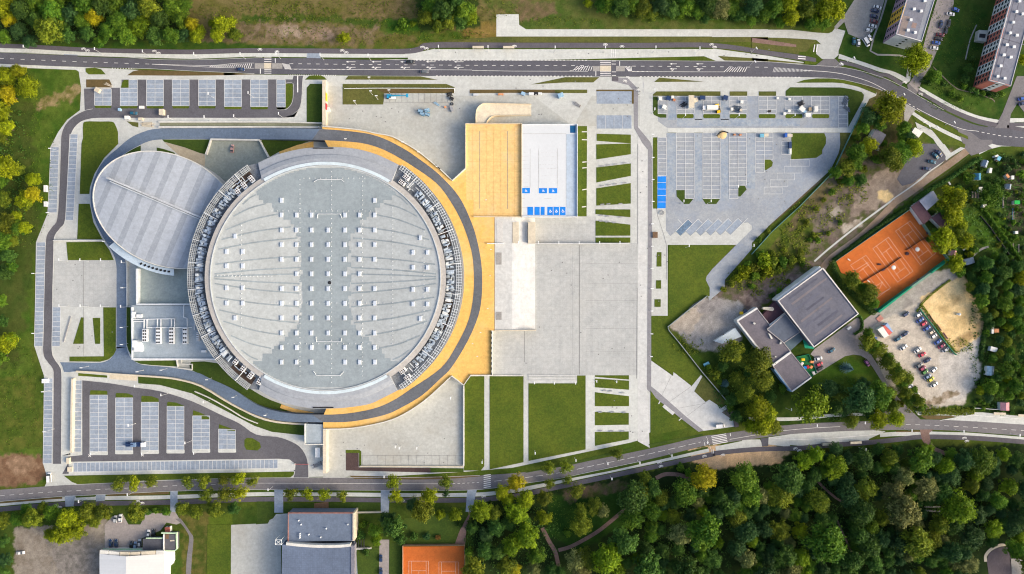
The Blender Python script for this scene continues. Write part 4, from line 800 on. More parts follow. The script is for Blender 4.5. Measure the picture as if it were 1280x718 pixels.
k.line(*T(Q(560,110), "530,385 530,718"), wd=.6, h=HT, lv=.04); k.line(*T(Q(560,200), "282,0 282,435"), wd=.6, h=HT, lv=.04); k.line(*T(Q(560,200), "530,0 530,435"), wd=.6, h=HT, lv=.04)
ii = cat(drv_i, 4); ii2 = offs(ii, 2.2); k.path(ii2[6:-4], .45, h=HT, lv=.03)
k.build('deck_joints', m_grey, None, terrace)
k = Marks()
for yy in range(163, 268, 13): k.line((584, yy) if yy < 250 else (593, yy), (651, yy), .25, h=HT, lv=.05)
for xx in (591, 608, 617, 626, 643): k.line((xx, 158), (xx, 250 if xx < 592 else 269), .22, h=HT, lv=.07)
for yy in range(285, 468, 14): k.line((604, yy), (617.5 if yy < 413 else 614, yy), .25, h=HT, lv=.02)
for a in range(-74, 75, 6): k.line((419 + 174*math.cos(R(a)), 344 - 173*math.sin(R(a))), (419 + 162.5*math.cos(R(a)), 345 - 164*math.sin(R(a))), .22, h=HT, lv=.02)
k.build('paving_joints', mat('ochre_joint', (.64,.40,.13), var=.15), None, terrace)
mb = MB(); wallrun(mb, cat(X("402.8,157.6")+t_out_n, 3)+X("581.8,210.7"), .0, HT + 1.0, .55); part('parapet', mb, m_conc, terrace)
mb = MB(); wallrun(mb, X("615,469.4 588.4,469.4 579.6,481.6")+cat(t_out_s, 3), .0, HT + 1.0, .55); part('parapet', mb, m_conc, terrace)
mb = MB(); wallrun(mb, X("615,413.4 615,469.4"), 0, HT + 1.0, .6); part('parapet', mb, m_conc, terrace)
mb = MB(); wallrun(mb, X("582,211 582,154.7 652.2,154.7 652.2,271 592,271"), 0, HT + 1.3, .5); part('parapet', mb, mat('pale_yellow_parapet', (.66,.55,.38), var=.08), terrace)
for i in range(9): dk = MB(); a = 416 + i*6.4; dk.box((*w(614.3, a, HT)[:2], HT), (.5, 1.4, 1.2)); part('railing_panel', dk, m_dark, terrace)
st = strip('drive', drv_o, drv_i, m_ringd, .07, 0, 4, hs=[HT]*len(drv_o), kind=None, parent=terrace)
# drive ramps down to the ground on the west side (north and south)
strip('ring_drive', X("255,160.4 290,160.4 330,160.5 365,160.6 400,161.4"), X("255,174 290,174.2 330,174.4 365,174.6 390,175"), m_ring, .1, 0, 6, hs=[0, .6, 2, 3.6, HT])
strip('ring_drive', X("404,528 375,527.6 350,526 320,518.6 288,503 251,481.6 236,476.6 220.7,473"), X("390,518.4 370,517.6 345,514 320,505.5 291,486.6 263,473.6 250,467 236,463"), m_ring, .1, 0, 6, hs=[HT, 4.4, 3.4, 1.9, .8, .2, .05, .02])
def wall_thing(name, label, pts, h0, h1, th, m=None, catg='wall'):
    mb = MB(); wallrun(mb, pts, h0, h1, th); o = mb.build(name, m or m_conc); return tag(o, label, catg)
wall_thing('ramp_wall', 'low pale wall along the north side of the curving drive ramp', X("198,159 320,158.8 398,159.4"), 0, 1.3, .8)
wall_thing('planter_wall', 'long pale planter edge between the north-west car park and the drive', X("198,152.6 345,152.4 402,154"), 0, .9, .7)
tag(poly('planting_bed', X("200,153.4 402,154.6 402,157.8 200,157.6"), mat('grey_green_planting', (.22,.235,.16), var=.25, s2=2), .25), kind='structure')
wall_thing('ramp_wall', 'cream ramp wall between the south-west car park lawn and the drive', cat(X("94.6,464.6 120,466 137,467.6 173,470 200,471.8 222,474.6 251,483 288,505 320,520.4 345,527.6 380,530.4 404,530.6"), 3), 0, 1.6, .9, m_cream)
wall_thing('retaining_wall', 'thin pale retaining wall on the lawn above the south-west car park', cat(X("243,489.6 262,498 288,512.6 304,522.4 322,529.6"), 3), 0, 1.0, .5)
w_n = wall_thing('gateway_wall', 'tall cream wall with a yellow and red panel at the north courtyard gate', X("405,100.4 405,157"), 0, 4, 2.0, m_cream)
pn = MB(); pn.box((*w(407.8, 121.5, 3)[:2], .8), (.25, 4.5, 3.3)); part('yellow_panel', pn, m_yel, w_n)
pn = MB(); pn.box((*w(407.8, 133.5, 3)[:2], .8), (.25, 3.6, 3.3)); part('red_panel', pn, m_red, w_n)
wall_thing('gateway_wall', 'tall cream wall on the west side of the south courtyard', X("405.8,537.4 405.8,592"), 0, 5, 2.0, m_cream)
wall_thing('courtyard_wall', 'cream wall between the south courtyard and the narrow lawn', X("579.6,482.6 579.6,583"), 0, 2.0, .6)
wall_thing('courtyard_wall', 'cream wall closing the south courtyard along the planted bed', X("450,583.2 579,583.6"), 0, 1.0, .5, m_cream)
wall_thing('lawn_edge_wall', 'white stone edge along the north side of the two long lawns', X("580,469.9 605,469.9 612,469.9 654,469.9"), 0, .9, .5)
wall_thing('plaza_wall', 'long thin white lamp wall crossing the plaza south of the lawn strips', X("659,304.6 786.8,304.6"), 0, 2.2, .5, m_slab)
wall_thing('forecourt_wall', 'thin white wall between the west lawns', X("66,301 96,300.8 128.4,300.6"), 0, 1.6, .5)
wall_thing('bay_wall', 'sunlit cream wall beside the single row of bays in the south-west car park', X("90,473.6 89.2,520 88.4,566"), 0, 2.4, 1.1, m_cream)
# ---- courtyard sunk into the terrace on the north-west side of the arena
poly('courtyard', X("262.6,174.6 324.4,175.6 336,197 300,225 284,236 256,208 257,193"), mat('greenish_courtyard', (.30,.33,.29), var=.16, s1=.07, wear=.4, wearcol=(.38,.34,.24)), 'pav', .04)
poly('courtyard', X("205,177.6 231,184.8 256,193 257,208 284,236 262,230 230,200"), mat('tan_courtyard', (.40,.35,.26), var=.12, s1=.07, wear=.4, wearcol=(.34,.34,.29)), 'pav', .036)
wall_thing('courtyard_wall', 'pale wall round the north-west courtyard beside the arena', X("257,193 263.4,174.2 324,175.2 335.4,196.6"), 0, 1.8, .9)
for i in range(6): pass
# ---- ARENA
HR = 20.0
arena = thing('arena', 'huge round arena with a pale grey roof full of skylights and rooftop plant', 'arena', (0,0,0))
CX, CY, RX, RY = 406.7, 347.7, 143.4, 139.8
ncurve = cat(X("322.5,203.8 345,194 375,186.5 405,184 440,185.5 470,193 498,206"), 6)
scurve = cat(X("496.8,488.4 478,498 460.4,505.5 430,510 405,511 387.7,510.5 360,505 340,497.4 323.8,488"), 6)
arcE = arc(405.5, 346.8, 172.6, 171, -56.2, 56.2, 60); arcW = arc(405.5, 346.8, 172.6, 171, 123.6, 236.2, 60)
body = [(x, y) for x, y in arcE[1:-1]] + ncurve[::-1] + [(x, y) for x, y in arcW[1:-1]] + scurve[::-1]
mb = MB(); mb.prism(xy(body, HR), 0, HR - .9); part('drum_wall', mb, m_deck, arena)
def roofz(dx, dy):
    """height of the roof: valley in the middle, rising gently to the east and west"""
    f = half(abs(dy)); e = max(0, abs(dx) - f)
    return 21.6 + e*M*.045 + (abs(dy)*M)**2*.00012
def half(a):
    xs = [0, 40, 57, 70, 85, 105, 118, 145]; ys = [30, 31, 34, 46, 62, 86, 108, 160]
    return float(np.interp(a, xs, ys))
# roof skin: fine grid clipped to the ellipse, two membranes with a stepped seam
nr, na = 70, 220
vv = []; ff = []; mi = []
rr = random.Random(5); steps = {i: rr.uniform(-3, 3) for i in range(-40, 40)}
for j in range(nr + 1):
    for i in range(na):
        t = 2*math.pi*i/na; dx = RX*j/nr*math.cos(t); dy = RY*j/nr*math.sin(t); z = roofz(dx, dy)
        vv.append(tuple(w(CX + dx, CY + dy, z)))
for j in range(nr):
    for i in range(na):
        a = j*na + i; b = j*na + (i+1) % na
        ff.append((a, a + na, b + na, b) if j else (a, a + na, b + na))
me = bpy.data.meshes.new('roof'); 
seen = [f if len(set(f)) == len(f) else f for f in ff]
me.from_pydata(vv, [], seen); me.materials.append(m_roofg); me.update()
for p in me.polygons: p.use_smooth = True
# wind the faces upward
bm = bmesh.new(); bm.from_mesh(me); bmesh.ops.remove_doubles(bm, verts=bm.verts, dist=1e-4); bmesh.ops.recalc_face_normals(bm, faces=bm.faces)
if sum(f.normal.z for f in bm.faces) < 0: bmesh.ops.reverse_faces(bm, faces=bm.faces)
bm.to_mesh(me); bm.free(); roof = link('roof', me, arena)
def on_roof(x, y, up=0.02): z = roofz(x - CX, y - CY); return w(x, y, z) + Vector((0, 0, up))
# central membrane (hourglass) laid over, with ragged stepped edges
mb = MB(); rows = []
ys = np.arange(-RY + 2.5, RY - 2.4, 1.9)
for n_, dy in enumerate(ys):
    st_ = math.floor(dy/5.2); s1 = half(abs(st_*5.2 + 2.6)) + steps[st_ % 40]; s2 = half(abs(st_*5.2 + 2.6)) + steps[(st_*7) % 40]
    lim = RX*math.sqrt(max(0, 1 - (dy/RY)**2)) - 3.0
    rows.append((dy, -min(s1, lim), min(s2, lim)))
for (y0, a0, b0), (y1, a1, b1) in zip(rows, rows[1:]):
    L0 = [on_roof(CX + a0 + (b0-a0)*t/14, CY + y0, .05) for t in range(15)]; L1 = [on_roof(CX + a0 + (b0-a0)*t/14, CY + y1, .05) for t in range(15)]
    mb.quadstrip(L1, L0)
part('roof_membrane', mb, m_roofc, arena, True)
# fanning seams, dirt lines
sm = MB()
def seam(mb, pts, wd, up):
    c = cat(pts, 10)
    a = [on_roof(x, y, up) for x, y in offs(c, wd/2)]; b = [on_roof(x, y, up) for x, y in offs(c, -wd/2)]
    mb.quadstrip(a, b)
for sgn in (1, -1):
    for yb, ye in ((-104,-92),(-93,-77),(-80,-60),(-64,-48),(-50,-36),(-27,-17),(-13,-5),(-5,-1.5),(7,1),(19,7),(36,24),(56,40),(72,54),(88,72),(102,90)):
        x0 = half(abs(yb)) + 2; x1 = RX*math.sqrt(1 - (ye/RY)**2) - 5
        if x1 - x0 < 8: continue
        xm = (x0 + x1)/2; seam(sm, [(CX + sgn*x0, CY + yb), (CX + sgn*xm, CY + yb + (ye-yb)*.36), (CX + sgn*x1, CY + ye)], 1.7, .09)
part('roof_seam', sm, mat('dirty_seam', (.275,.325,.35), var=.2, s2=1.5), arena)
dt = MB()
for xs_ in (366, 414, 448):
    pass
def dotrow(x0, y0, x1, y1, n):
    for i in range(n):
        x = x0 + (x1-x0)*i/(n-1); y = y0 + (y1-y0)*i/(n-1)
        if ((x-CX)/RX)**2 + ((y-CY)/RY)**2 < .93:
            p = on_roof(x, y, .0); dt.box((p.x, p.y, p.z + .0), (.34, .34, .35))
for a in ((375,225,375,470,42),(414.4,215,414.4,478,46),(453,215,453,470,44),(380,223,470,223,14),(340,264,470,264,20),(290,345.5,340,345.5,12),(491,260,491,430,34),(530,290,530,405,22),(302,282,302,410,22),(340,379,480,379,20),(360,430,460,430,14),(262,345,300,345,9)): dotrow(*a)
an = part('roof_anchors', dt, m_hvacw, arena); an['kind'] = 'stuff'
sky_me = MB(); sky_me.box((0,0,0), (1.85, 2.65, .55)); sky_me = sky_me.mesh('skylight', [mat('skylight_kerb', (.58,.61,.64))])
cap = MB(); cap.box((0,0,.56), (1.6, 2.4, .22), 0, .86); cap_me = cap.mesh('dome', [mat('opal_skylight', (.54,.61,.70), var=.05, rough=.35)])
cols = (352.1,370.9,389.5,410.3,431.3,449.7,468.5)
pos = []
for y, cs in ((250.7,'17'),(269,'123567'),(287.8,'1234567'),(306,'1234567'),(324.4,'1234567'),(342.5,'23456'),(361,'1234567'),(379.3,'1234567'),(397.6,'1234567'),(416.4,'1234567'),(434.5,'1234567'),(452.8,'123567')):
    pos += [(cols[int(c)-1], y) for c in cs]
pos += X("525.6,297.4 516.4,315.7 534.4,315.7 516.4,334.5 534.4,334.5 516.4,362 534.4,362 516.4,380.2 534.4,380.2 525.6,398.4 294.2,295.4 283.4,314.7 303.5,314.7 283.4,332.5 303.5,332.5 283.4,360 303.5,360 283.4,379 303.5,379 294.2,397.6")
for x, y in pos:
    o = link('skylight', sky_me, arena); p = on_roof(x, y, -.15); o.location = p
    c = link('skylight_dome', cap_me, o)
for s, t in (("290,190 310,178 425,178 440,190", B2), ("305,372 310,350 420,350 430,372", B2), ("300,245 302,268 425,268 427,250", C2), ("288,415 302,435 420,437 438,418", C2)):
    mb = MB(); q = [on_roof(x, y, .5) for x, y in T(t, s)]
    for a, b in zip(q, q[1:]):
        mb.tube(a, b, .15, n=6); mb.tube((a.x, a.y, a.z - .5), a, .1, n=5)
    part('roof_rail', mb, m_hvacw, arena)
mb = MB(); p = on_roof(412, 353.5); mb.ball((p.x, p.y, p.z), 1.0, 8, 4, .4); part('roof_drain', mb, m_dark, arena)
# parapet and walkway ring
def ell(k, a0=0, a1=360, n=160): return [(CX + RX*k*math.cos(R(a0 + (a1-a0)*i/n)), CY - RY*k*math.sin(R(a0 + (a1-a0)*i/n))) for i in range(n + 1)]
def ringstrip(mb, k0, k1, h0, h1, a0=0, a1=360, n=160):
    A = [w(x, y, h0(x, y) if callable(h0) else h0) for x, y in ell(k0, a0, a1, n)]; B = [w(x, y, h1(x, y) if callable(h1) else h1) for x, y in ell(k1, a0, a1, n)]
    mb.quadstrip(B, A)
hz = lambda up: (lambda x, y: roofz((x-CX)*.995, (y-CY)*.995) + up)
mb = MB(); ringstrip(mb, 1.0, 1.0, hz(-1), hz(.55)); ringstrip(mb, 1.0, 1.008, hz(.55), hz(.55)); ringstrip(mb, 1.008, 1.008, hz(.55), hz(-2.6)); part('roof_parapet', mb, mat('parapet_capping', (.52,.56,.58), var=.06), arena)
mb = MB(); ringstrip(mb, 1.008, 1.052, hz(.1), hz(-.1)); ringstrip(mb, 1.052, 1.052, hz(-.1), 18.8); part('roof_walkway', mb, mat('beige_walkway', (.44,.425,.40), var=.1), arena)
mb = MB()
for i in range(300):
    a = 50 + i*.27
    for o_ in (0, 180):
        pass
# pale ribbed gutter over the north and south segments, then the sloped segment roofs
for nm, (cu, a0, a1) in {'n': (ncurve[::-1], 56.2, 122.4), 's': (scurve[::-1], 237.6, 302.6)}.items():
    n = len(cu); inner = [(CX + RX*1.03*math.cos(R(a0 + (a1-a0)*i/(n-1))), CY - RY*1.03*math.sin(R(a0 + (a1-a0)*i/(n-1)))) for i in range(n)]
    mb = MB(); fr = [0, .28, .52, .545, 1.0]; hs_ = [22.2, 22.0, 21.2, 20.7, 20.1]
    strips = [[w(ix + (ox-ix)*f, iy + (oy-iy)*f, h) for (ix, iy), (ox, oy) in zip(inner, cu)] for f, h in zip(fr, hs_)]
    for a, b in zip(strips, strips[1:]): mb.quadstrip(b, a)
    mb.quadstrip([Vector((p.x, p.y, 15)) for p in strips[-1]], strips[-1])
    for e in (0, -1): mb.face([s_[e] for s_ in strips] + [Vector((strips[-1][e].x, strips[-1][e].y, 17)), Vector((strips[0][e].x, strips[0][e].y, 17))])
    part('segment_roof', mb, m_rooff, arena)
    mb = MB()
    A = [w(x, y, 22.5) for x, y in ell(1.012, a0+1, a1-1, 80)]; B = [w(x, y, 22.45) for x, y in ell(1.04, a0+1, a1-1, 80)]
    mb.quadstrip(B, A); mb.quadstrip(A, [p - Vector((0,0,.8)) for p in A]); mb.quadstrip([p - Vector((0,0,.8)) for p in B], B)
    part('gutter_cover', mb, mat('pale_blue_gutter', (.56,.66,.71), var=.08, s2=3), arena)
    mb = MB(); c = cu[len(cu)//2]; p = w(c[0]-1, c[1] + (1.4 if nm == 'n' else -1.4), 20.3); mb.box((p.x, p.y, 20.0), (11, .6, .5)); part('roof_slot', mb, m_dark, arena)
# yellow band strip hugging the arena foot on the west ends
for s in ("349,190 372,181.6 392,177 392,184.6 375,187.4 350,193.4", "352,505.6 370,511.6 392,515.6 392,518.4 370,516.6 350,510"):
    poly('terrace_edge', X(s), m_terr, .3, 0, h=0)
# ---- rooftop plant on the east and west flanks
RG = random.Random(21)
def pol(r, a, h=HR - .9): return w(405.5 + r*math.cos(R(a)), 346.8 - r*.992*math.sin(R(a)), h)
def obox(mb, r, a, dr, da, h0, hh, skew=0):
    p = pol(r, a, h0 + hh); mb.box((p.x, p.y, h0), (dr*M, da*M, hh), R(a + skew), .98)
HD = HR - .9
for side in (0, 180):
    # outer steel lattice
    mb = MB(); a0, a1 = (-55.5, 55.5) if side == 0 else (124.4, 235.6)
    for r in (164.5, 166.6, 168.8, 171.2) if side else (165.5, 168, 171):
        A = [pol(r - .26, a0 + (a1-a0)*i/90, HR + .3) for i in range(91)]; B = [pol(r + .26, a0 + (a1-a0)*i/90, HR + .3) for i in range(91)]
        mb.quadstrip(A, B); dn = Vector((0,0,.35)); mb.quadstrip(B, [p - dn for p in B]); mb.quadstrip([p - dn for p in A], A)
    nseg = 150 if side else 96
    for i in range(nseg + 1):
        a = a0 + (a1-a0)*i/nseg
        if RG.random() < .12: continue
        p = pol(163.5 if side else 164.6, a, HR + .2); q = pol(172, a, HR + .2); d_ = (q - p); c_ = (p + q)/2
        mb.box((c_.x, c_.y, HR - .1), (d_.length, .42 if side else .3, .28), R(a))
    part('steel_lattice', mb, mat('grey_lattice_steel', (.40,.43,.44), var=.2, s2=2) if side else m_steel, arena)
    # long transverse beams
    for a in (range(-50, 51, 14) if side == 0 else range(130, 231, 11)):
        mb = MB(); p = pol(152.5, a + RG.uniform(-2,2), HR + .9); q = pol(171.5, a, HR + .9); d_ = q - p; c_ = (p + q)/2
        mb.box((c_.x, c_.y, HR + .6), (d_.length, .32, .4), R(a)); part('cross_beam', mb, m_hvacw, arena)
    # air handling units and ducts
    a = a0 + 12
    while a < a1 - 14:
        da = RG.uniform(3.2, 6.4); kind = RG.random()
        for rr_, dr in ((154.6, 4.5), (159.6, 4.6)) if kind < .65 else ((157, 9.5),):
            mb = MB(); hh = RG.uniform(1.2, 2.8)
            obox(mb, rr_ + RG.uniform(-.5,.5), a, dr*RG.uniform(.6,.95), da*RG.uniform(.4,.8), HD, hh)
            obox(mb, rr_ + RG.uniform(-1,1), a + RG.uniform(-.4,.4), dr*.4, da*.35, HD + hh, .5)
            part('air_unit', mb, RG.choice([m_hvac, m_hvac, m_steel, mat('dull_unit_grey', (.29,.34,.39), var=.2, s2=2)]), arena)
        if RG.random() < .75:
            mb = MB(); p = pol(RG.uniform(153,156), a + .8, HD + 1.4); q = pol(RG.uniform(158,163), a + 1.2, HD + 1.4); mb.tube(p, q, .5, n=8); mb.tube((p.x, p.y, HD), p, .5, n=8)
            part('duct', mb, m_hvac, arena)
        a += da/3.6 + RG.uniform(.4, 1.1)
    mb = MB()
    for i in range(70):
        aa = RG.uniform(a0 + 3, a1 - 3); rr_ = RG.uniform(152.5, 163); p = pol(rr_, aa, HD + .8); L_ = RG.uniform(1, 4.5)
        mb.box((p.x, p.y, HD + RG.uniform(0, .6)), (L_, .4, .4), R(aa + RG.choice([0, 90])))
    part('pipework', mb, m_steel, arena)['kind'] = 'stuff'
# brown decks and white fan units at the four ends
def fan_unit(x, y, ang, nx=3, ny=2, sx=7.4, sy=4.6):
    mb = MB(); p = w(x, y, HR + 1.2); u = MB(); u.box((0,0,0), (sx*M, sy*M, 1.9))
    o = u.build('fan_unit', m_hvacw, arena); o.location = (p.x, p.y, HD + .15); o.rotation_euler = (0, 0, R(ang))
    f = MB()
    for i in range(nx):
        for j in range(ny):
            f.tube(((i - (nx-1)/2)*sx*M/nx*.86 - .25*(nx==3), (j - (ny-1)/2)*sy*M/ny*.9, 1.86), ((i - (nx-1)/2)*sx*M/nx*.86 - .25*(nx==3), (j - (ny-1)/2)*sy*M/ny*.9, 1.99), .40, n=10)
    ff_ = f.build('fan', m_deckb, o)
for (x, y), an in zip(T(Z(390,170), "940,412 897,465")+T(Z(390,430), "905,272 950,335")+T(Z(230,170), "535,562 598,497 672,432")+T(Z(230,430), "518,170 592,240 664,312 752,370"), (-38,-38,38,38,-52,-50,-50,52,52,52,60)):
    fan_unit(x, y, an, *((3,2,8.4,5) if an in (-38,38) else (3,2,9,5.2)))
for a0_, a1_, r0, r1 in ((125,136,153,163),(224,236,153,163),(14,24,153.6,164),(-24,-10,153.6,164)):
    mb = MB(); mb.quadstrip([pol(r0, a0_ + (a1_-a0_)*i/12, HD + .1) for i in range(13)], [pol(r1, a0_ + (a1_-a0_)*i/12, HD + .1) for i in range(13)]); part('brown_deck', mb, m_deckb, arena)
# ---- ELLIPTICAL HALL
hall = thing('elliptical_hall', 'smaller elliptical hall with a striped pale roof leaning against the arena', 'hall')
ec, ea, eb, eth = (206.8, 262.4), 94.0, 69.0, R(23)
def E(u, v): return (ec[0] + u*math.cos(eth) - v*math.sin(eth), ec[1] + u*math.sin(eth) + v*math.cos(eth))
hh = lambda u, v: 11.5 + 3.2*(1 - min(1, (u/ea)**2 + (v/eb)**2))
outr = [E(ea*math.cos(2*math.pi*i/120), eb*math.sin(2*math.pi*i/120)) for i in range(120)]
mb = MB(); mb.prism(xy(outr, 11.5), 0, 11.3); part('hall_wall', mb, mat('hall_facade', (.45,.46,.47), var=.1), hall)
lt, dk_ = MB(), MB(); u = -ea; k_ = 0
us = []
u = -93.99
while u < 93.9: us.append(u); u += (13.2 if len(us) % 2 else 7.2)
us.append(93.99)
for k_, (u0, u1) in enumerate(zip(us, us[1:])):
    T_ = dk_ if k_ % 2 else lt; n = 3
    for s_ in range(n):
        ua, ub = u0 + (u1-u0)*s_/n, u0 + (u1-u0)*(s_+1)/n
        va, vb = eb*math.sqrt(max(0, 1-(ua/ea)**2)), eb*math.sqrt(max(0, 1-(ub/ea)**2))
        A = [w(*E(ua, va*t/12), hh(ua, va*t/12)) for t in range(-12, 13)]; B = [w(*E(ub, vb*t/12), hh(ub, vb*t/12)) for t in range(-12, 13)]
        T_.quadstrip(B, A)
rl = part('hall_roof', lt, m_ell, hall, True); part('roof_strip', dk_, m_elld, hall, True)
mb = MB(); A = [(u, -8.2) for u in range(-84, 56, 6)]
wallrun(mb, [E(u, v) for u, v in A], 11.2, 16.0, .9); part('ridge_beam', mb, mat('ridge_metal', (.47,.50,.53)), hall)
mb = MB(); wallrun(mb, [E(u, v + 2.6) for u, v in A[1:]], 11.2, 15.4, .5); part('ridge_beam', mb, m_steel, hall)
mb = MB(); wallrun(mb, outr + outr[:1], 10.5, 11.9, .5); part('roof_edge', mb, m_conc, hall)
# glazed canopy on the south side
mb = MB(); g0 = [E((ea+1)*math.cos(R(t)), (eb+1)*math.sin(R(t))) for t in range(66, 118, 3)]; g1 = [E((ea+10)*math.cos(R(t)), (eb+9.5)*math.sin(R(t))) for t in range(66, 118, 3)]
mb.quadstrip([w(x, y, 9.2) for x, y in g0], [w(x, y, 8.2) for x, y in g1]); mb.quadstrip([w(x, y, 8.2) for x, y in g1], [w(x, y, 8.2) - Vector((0,0,3)) for x, y in g1]); part('canopy', mb, mat('pale_canopy', (.55,.66,.74), var=.15, s2=2), hall)
for t in range(70, 92, 3):
    mb = MB(); x, y = E((ea+5.5)*math.cos(R(t)), (eb+5)*math.sin(R(t))); p = w(x, y, 9); mb.box((p.x, p.y, 8.8), (1.0, 1.3, .3), R(23 + t)); part('canopy_window', mb, m_dark, hall)
# ---- SERVICE BUILDING with chillers
srv = thing('service_building', 'flat pale service building carrying rows of white chillers beside the arena', 'service building')
m_srv = mat('blue_grey_service_roof', (.335,.40,.45), var=.12, s1=.08, s2=1.2, wear=.45, wearcol=(.42,.46,.48))
HS = 6.0
mb = MB(); mb.prism(xy(X("164,382 238,382 246,402 256,424 272,449 164,449"), HS), 0, HS); part('roof', mb, m_srv, srv)
mb = MB(); mb.prism(xy(X("171.4,326 238,334 237,380 171.4,380"), 3.4), 0, 3.4); part('lower_roof', mb, mat('greenish_service_roof', (.30,.36,.355), var=.12, s1=.1, wear=.4, wearcol=(.38,.40,.36)), srv)
for s in ("164.8,384 164.8,449 271.6,449.4", "170.6,336 170.6,380.6 237,380.6"):
    mb = MB(); wallrun(mb, X(s), 0, HS + 1, .8); part('parapet', mb, m_hvacw, srv)
for s in ("165.6,399.4 218,398.6", "218,399 218,409", "201,399 201,409", "183.6,400 183.6,411", "166,402 181,402", "229.6,382 229.6,397 234,398 234,409", "214,399 214,409", "196.6,400 196.6,409", "180,400 180,411", "243,400 243,413", "184,409.6 240,409.6"):
    mb = MB(); q = [w(x, y, HS + .8) for x, y in X(s)]
    for a, b in zip(q, q[1:]): mb.tube(a, b, .28, n=6)
    mb.tube((q[0].x, q[0].y, HS - .1), q[0], .2, n=6); part('pipe', mb, m_hvacw, srv)
for x, y, nf, sx, sy in ((181,419.6,4,5.6,15),(198,419.7,5,5.6,20.6),(214.4,419.8,5,5.6,20.6),(231.4,420,4,5.2,20.4),(247.2,421,4,2.6,11)):
    u = MB(); u.box((0,0,.4), (sx*M, sy*M, 2.0)); 
    for q_ in (-1, 1): u.box((0, q_*sy*M*.4, 0), (sx*M*.8, .3, .4))
    o = u.build('chiller', m_hvacw, srv); p = w(x, y, HS + 2); o.location = (p.x, p.y, HS)
    for i in range(nf):
        f = MB(); yy = (i - (nf-1)/2)*sy*M/nf
        for q_ in (-1, 1): f.tube((q_*sx*M*.23, yy, 2.38), (q_*sx*M*.23, yy, 2.47), min(.5, sx*M*.2), n=10)
        f.build('fan', m_dark, o)
mb = MB(); q = [w(x, y, HS + 3) for x, y in T(Z(140,380), "200,365 235,365 270,385 288,420 288,478 216,478 216,435 200,435")]; mb.prism([tuple(p[:2]) for p in q], HS - .1, HS + 3); part('rounded_block', mb, m_hvacw, srv)
for s, h_ in (("195,80 222,80 222,145 195,145", 2.0), ("243,105 290,105 290,140 243,140", 1.6), ("890,462 935,462 935,484 890,484", 1.4)):
    mb = MB(); mb.prism(xy(T(Z(140,380), s), HS + h_), HS - .1, HS + h_); part('plant_box', mb, m_hvacw, srv)
mb = MB(); wallrun(mb, T(Z(140,380), "640,560 655,640 795,655 795,605 690,600 685,565"), 0, 1.4, .5); tag(mb.build('stair_wall', m_conc), 'pale stair enclosure on the lawn south of the service building', 'stair')
wall_thing('light_well_wall', 'pale wall beside the drive west of the sunken service yard', X("158.6,318 158.6,383.4 163.4,383.6"), 0, 1.0, .6)
# ---- DECK CAR PARK, ramp and steps
deck = thing('parking_deck', 'white rooftop parking deck with blue disabled bays beside the yellow terrace', 'parking deck')
HP = 6.0
mb = MB(); mb.prism(xy(X("652.6,156 721.4,155.6 721.2,270.6 652.6,270.6"), HP), 0, HP); part('deck', mb, m_wdeck, deck)
mb = MB(); mb.prism(xy(X("708,168 720.6,168 720.4,270 708,270"), HP), HP-.1, HP+.02); part('deck_strip', mb, mat('pale_blue_deck_coating', (.44,.53,.63), var=.06), deck)
mb = MB(); wallrun(mb, X("652.8,271 721.6,271 721.8,155.4"), 0, HP + 1.1, .35); part('parapet', mb, m_hvacw, deck)
mb = MB(); wallrun(mb, X("652.8,155.8 721.8,155.4"), 0, HP + .5, .35); part('parapet', mb, m_hvacw, deck)
k = Marks()
for s in ("730,540 730,718", "805,540 805,718", "972,540 972,718"): k.line(*T(Q(560,110), s), wd=.45, h=HP, lv=.03)
for s in ("730,0 730,250", "805,0 805,250", "972,0 972,250", "655,422 708,422", "855,345 920,345", "655,345 680,345"): k.line(*T(Q(560,200), s), wd=.4, h=HP, lv=.03)
k.line(*T(Q(560,110), "655,408 1050,408"), wd=.4, h=HP, lv=.05); k.line(*T(Q(560,110), "1050,408 1050,718"), wd=.35, h=HP, lv=.03); k.line(*T(Q(560,200), "1050,0 1050,420"), wd=.35, h=HP, lv=.03)
k.build('deck_joints', mat('fine_grey_line', (.42,.42,.42)), None, deck)
k = Marks()
for i in range(9):
    yy = 400 + i*0
for i in range(5): k.line(*T(Q(560,110), f"{655},{575+i*36} 728,{575+i*36}"), wd=.3, h=HP, lv=.03); k.line(*T(Q(560,110), f"807,{575+i*36} 970,{575+i*36}"), wd=.3, h=HP, lv=.03)
for i in range(7): k.line(*T(Q(560,200), f"655,{44+i*32} 728,{44+i*32}"), wd=.3, h=HP, lv=.03); k.line(*T(Q(560,200), f"807,{44+i*32} 970,{44+i*32}"), wd=.3, h=HP, lv=.03)
k.build('bay_lines', mat('faint_bay_line', (.60,.62,.64)), None, deck)
for s in ("655,250 728,250 728,298 655,298", "808,252 880,252 880,298 808,298", "897,252 971,252 971,298 897,298", "706,418 756,418 756,490 706,490", "769,418 815,418 815,490 769,490", "824,418 859,418 859,490 824,490", "883,418 932,418 932,492 883,492", "938,418 988,418 988,492 938,492", "995,418 1045,418 1045,492 995,492"):
    mb = MB(); mb.prism(xy(T(Q(560,200), s), HP), HP - .1, HP + .045); part('blue_bay', mb, m_blue, deck)
mb = MB(); mb.prism(xy(T(Q(560,110), "1085,335 1135,335 1133,400 1085,400"), HP), HP - .1, HP + .06); part('stair_hatch', mb, mat('dark_blue_hatch', (.01,.10,.24), var=.1), deck)
sy = Marks()
